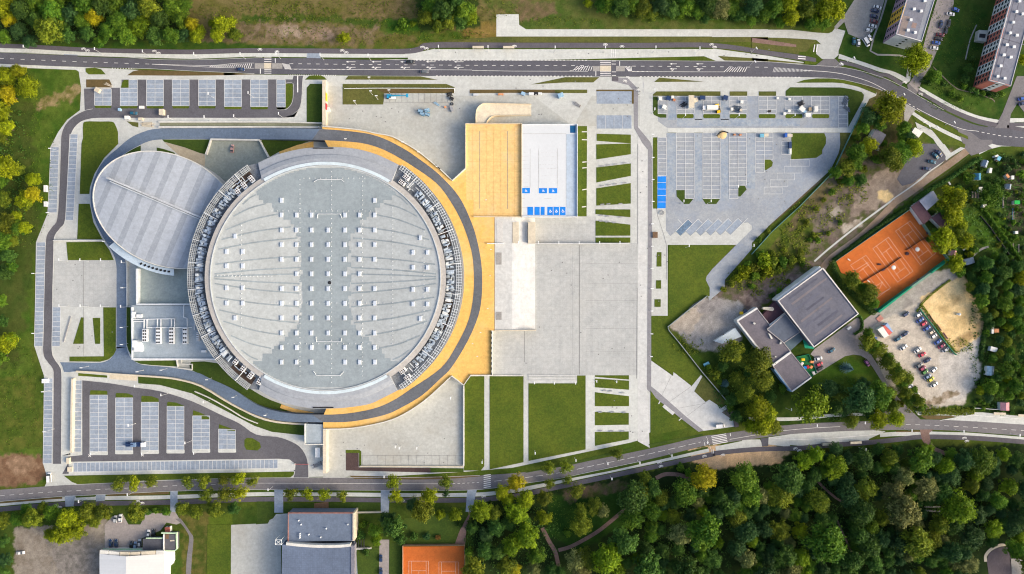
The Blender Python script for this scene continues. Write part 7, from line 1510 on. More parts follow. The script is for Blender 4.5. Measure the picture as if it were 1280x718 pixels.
# plant them: the 300 broadest trees one by one, the many smallest crowns as one mass
def is_plain(t): return t[6] in ('tree','loose') and t[7] is None
big = sorted([t for t in PLAN if is_plain(t)], key=lambda t: (-1 if t[5] is None else 0, -t[2]))
keep = set(id(t) for t in big[:296])
rest = []
for t in PLAN:
    if is_plain(t) and id(t) not in keep: rest.append(t)
    else: plant(*t)
mk_ = sorted(set(t[3] for t in rest)); V_, F_, MI_ = [], [], []
def arr(me):
    v = np.empty(len(me.vertices)*3, np.float32); me.vertices.foreach_get('co', v); f = np.empty(len(me.polygons), np.float32); me.attributes['leaf'].data.foreach_get('value', f); return v.reshape(-1,3), f
cache = {}
for x, y, r, c, lb, g, kind, nm_ in rest:
    nm, cs, ts, zc = TP[kind]; me = tr.choice(cs)
    if me.name not in cache: cache[me.name] = arr(me)
    v, f = cache[me.name]; s = r*M/6.0*1.06; p = w(x, y, (zc + 3.5)*s); a = tr.uniform(0, 6.28); q = np.array([[math.cos(a), math.sin(a), 0], [-math.sin(a), math.cos(a), 0], [0, 0, 1]])
    V_.append(((v + np.array([0,0,zc])) @ q)*s + np.array([p.x, p.y, 0])); F_.append(np.clip(f + tr.uniform(-.3,.3), 0, 1)); MI_.append(np.full(len(f), mk_.index(c), np.int32))
if rest:
    V_ = np.concatenate(V_); F_ = np.concatenate(F_); MI_ = np.concatenate(MI_); n = len(F_)
    me = bpy.data.meshes.new('small_trees'); me.vertices.add(n*4); me.vertices.foreach_set('co', V_.ravel().astype(np.float32)); me.loops.add(n*4); me.loops.foreach_set('vertex_index', np.arange(n*4, dtype=np.int32))
    me.polygons.add(n); me.polygons.foreach_set('loop_start', (np.arange(n)*4).astype(np.int32)); me.polygons.foreach_set('loop_total', np.full(n, 4, np.int32)); me.update(calc_edges=True)
    at = me.attributes.new('leaf', 'FLOAT', 'FACE'); at.data.foreach_set('value', F_.astype(np.float32))
    for c in mk_: me.materials.append(LF[c])
    me.polygons.foreach_set('material_index', MI_); o = link('small_trees', me); o['kind'] = 'stuff'
# hedges: one mass of leaves each
def hedge(pts, wd_, hg, c, label, n=30, leaf=.34, catg='hedge', nm='hedge'):
    cc = cat(pts, 8) if len(pts) > 2 else pts; P_, S_ = [], []; L_ = 0
    for a, b in zip(cc, cc[1:]):
        l = math.hypot(b[0]-a[0], b[1]-a[1]); k = max(1, int(l*n)); t = RNG.random(k)[:,None]
        A, B = np.array(w(*a, hg*.6)), np.array(w(*b, hg*.6)); d = (B - A)/max(1e-6, np.linalg.norm(B-A)); nn = np.array([-d[1], d[0], 0])
        u = RNG.uniform(-1,1,k)[:,None]; z = (1 - np.abs(u)**3)*hg*RNG.uniform(.55,1.08,k)[:,None]
        P_.append(A*np.array([1,1,0]) + (B-A)*t + nn*u*wd_*M/2*RNG.uniform(.8,1.15,k)[:,None] + np.array([0,0,1.])*z)
    P_ = np.concatenate(P_); k = len(P_); N_ = RNG.normal(size=(k,3))*.6 + np.array([0,0,1.])
    me = leafmesh(nm, P_, N_, leaf*RNG.uniform(.7,1.4,k), np.clip(RNG.normal(.5,.25,k), 0, 1)); me.materials[0] = LF[c]
    return tag(link(nm, me), label, catg)
hedge(X("1042,326 1060,313 1090,290 1115,273 1138,258"), 5.5, 2.4, 'dg', 'dark clipped hedge along the lane north-west of the clay courts')
hedge(X("1041,326 1044,340 1054,356 1068,368 1082,382 1094,392"), 7, 3, 'dg', 'thick hedge between the sports club and clay courts')
hedge(X("1142,252 1165,236 1190,222 1212,206 1226,198"), 6, 2.6, 'dg', 'overgrown hedge along the lane beside the allotments')
hedge(X("1061.5,398.6 1073,394.6 1077.6,402 1076.6,412 1068,418"), 3.4, 1.6, 'dg', 'curved hedge round the small lawn by the sports club')
hedge(X("1077,478 1066,456 1040,452 1020,470"), .01, 1, 'mg', 'x') if 0 else None
hedge(X("1230,262 1248,286 1264,308 1282,334"), 4, 2, 'mg', 'diagonal green hedge through the allotments')
hedge(X("1110,512 1130,520"), 3, 1.4, 'mg', 'short hedge by the lane mouth') if 0 else None
hedge(X("1152,516 1180,515 1200,516 1218,514"), 8, 1.0, 'ol', 'rough weedy hedge south of the gravel car park', n=20)
hedge(X("1151,380 1160,392 1172,410 1184,428 1194,440"), 3, 1.0, 'ol', 'weedy strip between the green fence and sandy pitch', n=12, leaf=.25)
hedge(X("1146,390 1156,376 1172,362 1188,350"), 2.6, .8, 'ol', 'weedy edge along the north side of the sandy pitch', n=12, leaf=.25)
hedge(X("1228,372 1234,400 1230,424 1226,450"), 6, 1.6, 'dg', 'dark hedge between the sandy pitch and allotments')
# weeds and undergrowth nobody could count
def scrub(name, areas, c, dens, leaf, hmax):
    P_ = []
    for x, y, rx, ry in areas:
        k = int(rx*ry*dens); a = RNG.uniform(0, 6.283, k); q = np.sqrt(RNG.random(k)); xx = x + rx*q*np.cos(a); yy = y + ry*q*np.sin(a)
        f = fbm(xx, yy, 7, 141, 3) > .47; xx, yy = xx[f], yy[f]
        P_.append(np.stack([(xx-640)*M, (359-yy)*M, RNG.uniform(.05, hmax, len(xx))], 1))
    P_ = np.concatenate(P_); k = len(P_); me = leafmesh(name, P_, RNG.normal(size=(k,3))*.7 + np.array([0,0,1.]), leaf*RNG.uniform(.5,1.4,k), np.clip(RNG.normal(.5,.25,k),0,1)); me.materials[0] = LF[c]
    o = link(name, me); o['kind'] = 'stuff'; return o
scrub('weeds', [(962,334,34,20),(1000,300,30,24),(1020,272,36,24),(930,350,26,14),(1000,335,30,12),(960,360,30,14),(1060,240,30,18),(860,430,20,14),(1170,512,46,6),(1195,432,20,10)], 'ol', 2.2, .34, .8)
scrub('meadow_weeds', [(480,12,170,22),(330,14,90,18),(450,44,150,12),(588,46,22,8),(700,27,50,6)], 'ol', 1.0, .30, .5)
scrub('undergrowth', [(1020,650,240,70),(640,670,60,50),(110,25,120,26),(890,8,150,18),(560,15,30,18),(1250,420,40,100),(1245,260,50,70),(930,480,40,50),(1060,500,50,30),(10,220,24,120)], 'dg', .9, .42, 1.0)
scrub('rank_grass', [(30,200,40,110),(25,500,25,70),(700,640,40,30),(1180,60,60,60),(1190,120,40,20)], 'mg', .7, .28, .4)
# ================================================================== VEHICLES, LAMPS, SITE THINGS
def carpaint(name, c, rough=.28):
    m = mat('car_' + name, c, var=.03, rough=rough, spec=.6); m.node_tree.nodes['Principled BSDF'].inputs['Coat Weight'].default_value = .5; return m
CP = {'white': carpaint('white', (.78,.79,.79)), 'black': carpaint('black', (.012,.013,.016)), 'navy': carpaint('navy', (.012,.035,.11)), 'blue': carpaint('blue', (.02,.10,.42)), 'red': carpaint('red', (.55,.015,.05)), 'crimson': carpaint('crimson', (.30,.012,.07)), 'darkred': carpaint('darkred', (.14,.012,.03)), 'teal': carpaint('teal', (.01,.10,.17)), 'silver': carpaint('silver', (.45,.48,.50)), 'steel': carpaint('steel', (.16,.25,.40)), 'green': carpaint('green', (.04,.22,.02)), 'yellow': carpaint('yellow', (.62,.60,.02)), 'beige': carpaint('beige', (.62,.53,.40)), 'grey': carpaint('grey', (.13,.14,.16)), 'purple': carpaint('purple', (.25,.02,.20)), 'rose': carpaint('rose', (.55,.32,.28))}
m_lampg = mat('headlight_glass', (.75,.76,.74), rough=.2); m_tail = mat('tail_light', (.35,.01,.01), rough=.3); m_rim = mat('wheel_rim', (.45,.46,.47), rough=.35)
def car_body(prof, wid, name):
    """side profile (x, z, half-width factor) lofted across the car"""
    mb = MB(); rows = []
    for x, zl, zh, f in prof:
        hw = wid/2*f; rows.append([(x, -hw*.96, zl), (x, -hw, zl + (zh-zl)*.45), (x, -hw*.93, zh - .05), (x, -hw*.78, zh), (x, hw*.78, zh), (x, hw*.93, zh - .05), (x, hw, zl + (zh-zl)*.45), (x, hw*.96, zl)])
    for a, b in zip(rows, rows[1:]): mb.quadstrip(b, a)
    mb.face(rows[0][::-1]); mb.face(rows[-1]); return mb
def cabin(xb0, xt0, xt1, xb1, zb, zt, wb, wt):
    g = MB(); B = [(xb0,-wb/2,zb),(xb1,-wb/2,zb),(xb1,wb/2,zb),(xb0,wb/2,zb)]; Tt = [(xt0,-wt/2,zt),(xt1,-wt/2,zt),(xt1,wt/2,zt),(xt0,wt/2,zt)]
    g.quadstrip(B, Tt, True); return g, Tt
def vehicle_proto(kind):
    t = {}
    if kind == 'saloon': prof = [(-2.2,.35,.72,.84),(-2.05,.25,.92,.95),(-1.1,.22,.98,1),(0,.22,.96,1),(.9,.22,.94,1),(1.85,.25,.82,.95),(2.2,.35,.62,.80)]; cb = (-1.75,-1.05,.35,1.15,.92,1.44,1.6,1.26); wb = 1.35; wd_ = 1.78
    elif kind == 'hatch': prof = [(-1.95,.35,.85,.86),(-1.85,.25,1.0,.96),(-1,.22,1.02,1),(0,.22,1.0,1),(.8,.22,.97,1),(1.6,.25,.86,.95),(1.95,.35,.66,.80)]; cb = (-1.88,-1.5,.25,1.05,.96,1.5,1.6,1.28); wb = 1.22; wd_ = 1.74
    else: prof = [(-2.5,.4,1.15,.9),(-2.45,.3,1.25,1),(0,.28,1.25,1),(1.5,.28,1.2,1),(2.2,.3,1.0,.95),(2.55,.4,.75,.85)]; cb = (-2.47,-2.4,1.1,1.85,1.2,2.05,1.9,1.7); wb = 1.6; wd_ = 1.98
    t['body'] = car_body(prof, wd_, 'body'); g, top = cabin(*cb); t['windows'] = g
    r_ = MB(); r_.prism([(p[0], p[1]) for p in top], cb[5] - .02, cb[5] + .05); t['roof'] = r_
    w_ = MB(); w_.tube((0,-.11,0), (0,.11,0), .31, n=14); t['wheel'] = w_; q = MB(); q.tube((0,-.125,0), (0,.125,0), .18, n=10); t['rim'] = q
    h_ = MB(); h_.box((0,0,0), (.12,.36,.15)); t['light'] = h_
    return t, wb, wd_, prof
PROT = {k: vehicle_proto(k) for k in ('saloon','hatch','van')}
MES = {}
for k, (t, wb, wd_, prof) in PROT.items():
    for n_, m_ in (('body', CP['white']), ('windows', m_glass), ('roof', CP['white']), ('wheel', m_black), ('rim', m_rim), ('light', m_lampg)): MES[k, n_] = t[n_].mesh(n_, [m_], n_ == 'body')
def objmat(o, m): o.material_slots[0].link = 'OBJECT'; o.material_slots[0].material = m
def vehicle(x, y, ang, col, label, kind='saloon', group=None, scale=1.0, h=0.0):
    """ang: heading in the plan, degrees anticlockwise from east"""
    t = thing('parked_car' if kind != 'van' else 'parked_van', label, 'car' if kind != 'van' else 'van', w(x, y, h) + Vector((0,0,.1)), R(ang), group); t.scale = (scale,)*3
    _, wb, wd_, prof = PROT[kind]
    o = link('body', MES[kind,'body'], t); objmat(o, CP[col]); o = link('windows', MES[kind,'windows'], t); o = link('roof', MES[kind,'roof'], t); objmat(o, CP[col])
    for a in (-1, 1):
        for b in (-1, 1):
            q = link('wheel', MES[kind,'wheel'], t); q.location = (a*wb, b*(wd_/2 - .1), .31); link('rim', MES[kind,'rim'], q)
        q = link('headlight', MES[kind,'light'], t); q.location = (prof[-1][0] - .1, a*wd_*.3, .58)
        q = link('tail_light', MES[kind,'light'], t); q.location = (prof[0][0] + .05, a*wd_*.32, .68); objmat(q, m_tail)
    return t
GA = 'cars parked in the gravel car park'; GH = 'cars parked by the sports club'; GN = 'cars parked by the apartment blocks'; GS = 'cars parked by the white hall'
CARS = [
 (301.5,87.4,0,'navy','blue car driving on the main road near the north-west crossing','saloon',None), (513,77.8,0,'black','black car on the upper lane of the main road','saloon',None), (530.6,90.4,0,'grey','dark grey car on the lower lane of the main road','saloon',None),
 (168,142.2,0,'teal','blue and white car at the north-west car park barrier','hatch',None), (291,186.2,85,'rose','pale pinkish car alone in the courtyard beside the arena','saloon',None), (63,596.4,92,'white','white van turning at the south-west gate','van',None),
 (899.4,531.8,4,'white','white van on the pale slabs by the lower zebra crossing','van',None),
 (1096,10,-15,'white','white car, first from the north in the angled row beside the yellow block','saloon',GN), (1093,14.3,-15,'navy','navy car, second from the north in the row beside the yellow block','saloon',GN), (1092,21.3,-15,'navy','dark blue car just north of the dark red car','saloon',GN), (1091.7,27.6,-15,'darkred','dark red car in the row beside the yellow block','saloon',GN), (1090,33.4,-12,'white','white car just south of the dark red car','saloon',GN), (1084.7,38.6,-10,'white','white hatchback at the south end of the angled row','hatch',GN), (1086,47.7,-50,'white','white car beside the long white van','hatch',GN), (1081.8,53.6,-58,'white','long white van at the corner of the yard by the yellow block','van',GN), (1072.2,54.2,88,'white','white car next to the teal car on the grass','hatch',GN), (1066.6,52.2,88,'teal','teal car on the grass edge west of the white van','hatch',GN),
 (1193.6,13,-18,'blue','bright blue car at the north end of the lane between the blocks','hatch',GN), (1187.2,18.3,-8,'white','white estate car next to the bright blue car','saloon',GN), (1175.2,31,78,'navy','navy car standing alone on the west side of the lane','saloon',GN), (1185,30,78,'black','northern black car on the grass edge of the lane','saloon',GN), (1181.6,38.4,78,'black','southern black car on the grass edge of the lane','saloon',GN), (1174.4,44.3,-10,'darkred','dark red car in the row between the apartment blocks','saloon',GN), (1172.4,49.2,-10,'black','black car between the dark red and blue cars','saloon',GN), (1169.4,54.2,-8,'blue','blue car above the last white car in the lane','saloon',GN), (1166.8,60.8,-8,'white','white car at the south end of the lane row','saloon',GN),
 (1276.4,124,12,'blue','blue car at the east edge beside the red and white block','saloon',None), (1277,130,12,'navy','navy car just below the blue car at the east edge','saloon',None),
 (1172.8,192,-42,'navy','dark blue car, topmost of four on the small dark yard','saloon',None), (1168.3,195.2,-42,'teal','teal car, second of four on the small dark yard','saloon',None), (1163.8,202.6,-12,'teal','teal car, third of four on the small dark yard','saloon',None), (1157.6,211.4,-6,'navy','dark blue car, lowest of four on the small dark yard','saloon',None), (1093.6,186,-18,'silver','pale blue car beside the dark hut below the road bend','hatch',None),
 (1131.6,392.8,32,'navy','navy car alone near the green screen of the clay courts','hatch',GA), (1147.3,393.4,32,'white','white hatchback at the top of the row along the green fence','hatch',GA), (1149.2,400.2,32,'blue','blue car below the white hatchback along the green fence','saloon',GA), (1153.6,404.6,32,'red','red hatchback by the green fence','hatch',GA), (1157.6,410.4,32,'blue','blue car below the red hatchback along the green fence','saloon',GA), (1163.6,415,32,'beige','beige car by the green fence','hatch',GA), (1166.2,420,32,'white','white car below the beige car along the green fence','hatch',GA), (1171.2,427.3,32,'blue','blue car next to the crimson car along the green fence','saloon',GA), (1176.2,432.2,32,'crimson','crimson car along the green fence','saloon',GA), (1181.2,437,32,'silver','pale car at the bottom end of the green fence row','saloon',GA),
 (1130.6,417.4,34,'navy','navy car behind the teal car near the kiosk','saloon',GA), (1121.6,423.6,30,'teal','dark teal car in front of the navy car near the kiosk','saloon',GA), (1128.6,434.4,34,'white','white car west of the middle of the gravel car park','saloon',GA), (1146.2,437.6,36,'white','white estate car just above the bright red car','saloon',GA), (1151.8,443.4,25,'red','bright red car in the middle of the gravel car park','saloon',GA), (1158.6,450.4,27,'navy','navy car east of the tight row in the gravel car park','saloon',GA), (1147.6,456.8,32,'grey','dark grey car at the top of the tight row','saloon',GA), (1152.2,460.4,32,'crimson','crimson car between the dark grey and green cars','hatch',GA), (1155,464.8,32,'green','green car in the tight row','hatch',GA), (1158.2,470.8,32,'steel','steel blue car between the green and yellow cars','saloon',GA), (1162.6,474.2,32,'yellow','yellow car in the gravel car park','hatch',GA), (1166.4,462.2,36,'white','white car east of the green car','hatch',GA), (1166.8,480.8,32,'white','white estate car south of the yellow car','saloon',GA), (1136.4,483.2,30,'white','white car half under the hedge trees','hatch',GA), (1144.4,494,34,'white','white car at the south corner of the gravel car park','hatch',GA),
 (1038.6,438.2,28,'teal','dark teal car in the middle of the club forecourt','saloon',GH), (1022.2,448.2,12,'white','white car parked beside the playground','saloon',GH), (1023.4,455.2,22,'red','red car parked beside the playground','hatch',GH), (1024.6,460.4,22,'black','black car parked beside the playground','hatch',GH), (1083,454,-52,'purple','purple car on the lane by the hedge trees','hatch',None),
 (145.2,648.6,85,'silver','silver car under the olive trees, the western of two','hatch',GS), (151.4,647.6,86,'white','white car under the olive trees, the eastern of two','saloon',GS), (139.4,678.8,90,'navy','dark navy car at the west end above the green canopy','saloon',GS), (146.4,678.8,90,'navy','navy car second from the west above the green canopy','saloon',GS), (186.7,666.8,90,'white','white car north of the charcoal annex','saloon',GS), (193,666.2,90,'black','black car north of the charcoal annex','saloon',GS), (165.2,680.4,90,'black','black car, left of three beside the charcoal annex','hatch',GS), (170.2,681.2,90,'steel','steel blue car between two others beside the charcoal annex','hatch',GS), (175.6,678.2,90,'silver','silver car touching the charcoal annex','hatch',GS), (27,690.6,4,'white','white car alone on the bare field in the south-west','saloon',None),
 (476.4,697.4,90,'navy','navy car on the lane beside the sports hall lawn','hatch',None), (476.6,713.8,90,'navy','navy car at the south end of the lane by the sports hall','hatch',None)]
for x, y, a, c, lb, k, g in CARS: vehicle(x, y, a, c, lb, k, g, 1.04)
# ---- street lamps
lp = MB(); lp.tube((0,0,0), (0,0,8), .10, .06, 8); lp_me = lp.mesh('pole', [m_metal]); hd = MB(); hd.box((.5,0,7.95), (1.5,.5,.16), 0, .92); hd.tube((0,0,7.9), (.9,0,8.0), .06, n=6); hd_me = hd.mesh('lamp_head', [m_hvacw]); bsx = MB(); bsx.tube((0,0,0), (0,0,.3), .22, .18, 8); bs_me = bsx.mesh('base', [m_conc])
def lamp(x, y, an, label, group, h0=0.0, sc=1.0):
    p = w(x, y, h0 + 8*sc); t = thing('street_lamp', label, 'street lamp', (p.x, p.y, h0), R(an), group); t.scale = (sc,)*3
    link('pole', lp_me, t); link('lamp_head', hd_me, t); link('base', bs_me, t)
def lamps(s, an, label, group, t=P, **k):
    for x, y in T(t, s): lamp(x, y, an, label, group, **k)
lamps("29,59 118,62 178,65 242,68 300,68 345,68 400,69 460,70 548,59 610,59.4 694,60 757,60 820,60 875,61", 90, 'slim street lamp beside the north cycle path', 'lamps along the north cycle path')
lamps("817.4,168 817.6,197 817.6,224.6 817.6,252 816.8,280 816.8,308 816.4,335.6 816.4,361 816.2,389 816,417.6 815.6,446", 180, 'white street lamp in the line between the plaza and north-east car park', 'lamps along the east side of the plaza')
lamps("648,304.4 673,304.4 698.6,304.4 724,304.4 749.6,304.4 775,304.4", 90, 'white street lamp on the long plaza wall', 'lamps on the plaza wall')
lamps("73.4,326 99.8,326 125.6,326 151.6,328.4 73.6,383.4 100,383.6 125.4,383.6 150.6,384.2", 90, 'white street lamp at the edge of the west forecourt', 'lamps round the west forecourt')
lamps("150.2,409.6 150.2,431 170,465 200,463 257,475 290,497 330,519.6 151,360 128,302 100,460", 0, 'slim street lamp along the arena ring drive', 'lamps along the ring drive')
lamps("63,185.6 60,266 42,342 42,417 54,490 56,540", 180, 'slim street lamp west of the access road bays', 'lamps along the west access road')
lamps("113,569 177,569 242,568 160,533 231,555 168,484 201,495 254,504", 90, 'slim street lamp in the south-west car park', 'lamps in the south-west car park')
lamps("260,118 310,117 292,146 348,143 210,147 255,147", 90, 'slim street lamp in the north-west car park', 'lamps in the north-west car park')
lamps("855,252.6 889,252.4 857,144.6 924,144.6 994,144.6 818.6,137.4 818.6,113 861.6,308.4 923.2,234 942.6,308", 90, 'white street lamp in the north-east car park', 'lamps in the north-east car park')
lamps("159,619.6 98,628.4 335,613.6 480,597.4 720,577 760,581 884.6,554.6 800,580 840,571 765,600 1140,539.6 1205,540.6 1275,545.4 1081.6,530 1021.6,533.4 989.4,513.4 1082.6,563.6 1022,566", 90, 'slim street lamp along the lower road', 'lamps along the lower road')
lamps("460,96.6 462,113.8 485,112.6 469,119.8 441.8,126.2 430.6,173.6 502,177.6 522,190 545,208", 0, 'slim street lamp round the north courtyard', 'lamps round the north courtyard')
lamps("1130,117 1193,152 1172,158 1161.6,157 1051.6,79 943.6,76 945.4,59.4 1067.6,71.4", -60, 'slim street lamp along the main road bend', 'lamps along the main road bend')
lamps("668,480 693,480.4 719.6,480.4 746,478 771,478.6", 90, 'white street lamp by the plaza steps', 'lamps by the plaza steps')
lamps("499,561.6 521,561.6 494,560 563,499 602.6,579.4 669,568", 90, 'slim street lamp by the south courtyard', 'lamps by the south courtyard')
lamps("607,250 613,312 612,345 609,386 600,416 596,446 590,430", 0, 'pale lamp post on the yellow terrace', 'lamp posts on the yellow terrace', h0=HT, sc=.6)
# ---- building-site machines and stores
def tracked_lift(x, y, an, label):
    t = thing('boom_lift', label, 'boom lift', w(x, y), R(an)); b = MB(); b.box((-3.2,0,.6), (2.6,2.2,1.3), 0, .9); part('body', b, m_cyan, t)
    for a in (-1, 1):
        for q in (-1, 1): mb = MB(); mb.tube((-3.2 + a*1.0, q*1.1 - .15, .5), (-3.2 + a*1.0, q*1.1 + .15, .5), .5, n=12); part('wheel', mb, m_black, t)
    mb = MB(); mb.tube((-4, 0, 2), (6.5, .1, 2.6), .24, n=8); mb.tube((-4.2,.5,1.6), (3.2,.5,2.2), .2, n=8); part('boom', mb, m_cyan, t)
    mb = MB(); mb.box((7.2,.1,2.0), (1.2,1.8,1.1)); part('basket', mb, m_cyan, t); mb = MB(); mb.box((-1.2,-.9,.7), (3.6,1.2,1.2)); part('counterweight', mb, m_hvacw, t)
tracked_lift(493.8,121.4,0,'light blue boom lift lying along the north courtyard bays')
def scissor(x, y, an, label):
    t = thing('scissor_lift', label, 'scissor lift', w(x, y), R(an)); mb = MB(); mb.box((0,0,.4), (2.6,1.3,.5)); part('chassis', mb, m_cyan, t)
    mb = MB()
    for q in (-.5, .5): mb.tube((-1.1,q,.9), (1.1,q,1.9), .08, n=5); mb.tube((1.1,q,.9), (-1.1,q,1.9), .08, n=5)
    part('scissors', mb, m_metal, t); mb = MB(); mb.box((0,0,1.9), (2.8,1.4,.15)); 
    for q in (-.65,.65): mb.box((0,q,2.05), (2.8,.06,.9))
    part('platform', mb, mat('pale_blue_machine', (.30,.47,.62), rough=.4), t)
    for a in (-.9,.9):
        for q in (-.6,.6): mb = MB(); mb.tube((a,q-.1,.3), (a,q+.1,.3), .3, n=10); part('wheel', mb, m_black, t)
for x, y, a, lb in ((526,140,-12,'scissor lift at the top west of the cluster in the north courtyard'),(528.4,143.6,-18,'scissor lift at the bottom west of the cluster in the north courtyard'),(534.4,139,10,'scissor lift at the top east of the cluster in the north courtyard'),(534.2,143.8,-20,'scissor lift at the bottom east of the cluster in the north courtyard')): scissor(x, y, a, lb)
ct = thing('crane_truck', 'blue mobile crane with white cab parked across the south-west bays', 'crane truck', w(171,555), 0)
mb = MB(); mb.box((-1,0,.7), (9,2.5,.9)); part('chassis', mb, CP['navy'], ct); mb = MB(); mb.box((4.6,0,.7), (2,2.5,2.2), 0, .94); part('cab', mb, CP['white'], ct)
mb = MB(); mb.box((-.8,0,1.6), (2.6,2.3,1.2)); mb.tube((-.8,0,2.8), (-.8,0,3), .8, n=12); part('turret', mb, CP['steel'], ct); mb = MB(); mb.tube((-.5,.2,2.9), (-6.5,.3,2.4), .35, .22, n=8); part('boom', mb, CP['navy'], ct)
for a in (-4.2,-2.6,2.4,4.4):
    for q in (-1.1,1.1): mb = MB(); mb.tube((a,q-.18,.55), (a,q+.18,.55), .55, n=12); part('wheel', mb, m_black, ct)
tk = thing('box_truck', 'white box lorry parked lengthways across the north-east site bays', 'lorry', w(887,136), 0)
mb = MB(); mb.box((.9,0,.9), (6.2,2.5,2.3)); part('cargo_box', mb, m_pale, tk); mb = MB(); mb.box((-3.6,0,.6), (1.9,2.3,1.9), 0, .92); part('cab', mb, CP['white'], tk); mb = MB(); mb.box((-4.5,0,1.4), (.2,1.9,.8)); part('windscreen', mb, m_glass, tk)
for a in (-3.4,1.8,3.2):
    for q in (-1.05,1.05): mb = MB(); mb.tube((a,q-.15,.5), (a,q+.15,.5), .5, n=12); part('wheel', mb, m_black, tk)
tl_ = thing('site_trailer', 'long pale site trailer standing upright to the hedge in the north-east car park', 'trailer', w(862.7,128.8), R(90))
mb = MB(); mb.box((0,0,.6), (6.8,3.0,2.4)); part('cabin', mb, m_pale, tl_); mb = MB(); mb.box((0,0,3.0), (6.9,3.1,.12)); part('roof', mb, m_cream, tl_)
for q in (-1.3,1.3): mb = MB(); mb.tube((0,q-.12,.4), (0,q+.12,.4), .4, n=10); part('wheel', mb, m_black, tl_)
def crate(x, y, sx, sy, h, an, m, label, nm='site_box', cat_='box'):
    t = thing(nm, label, cat_, w(x, y) + Vector((0,0,.1)), R(an)); mb = MB(); mb.box((0,0,0), (sx*M, sy*M, h)); part('casing', mb, m, t); mb = MB(); mb.box((0,0,h), (sx*M*1.05, sy*M*1.05, .1)); part('lid', mb, m, t)
    mb = MB(); mb.box((0, -sy*M/2 - .02, .1), (sx*M*.4, .06, h*.8)); part('door', mb, m_metal, t)
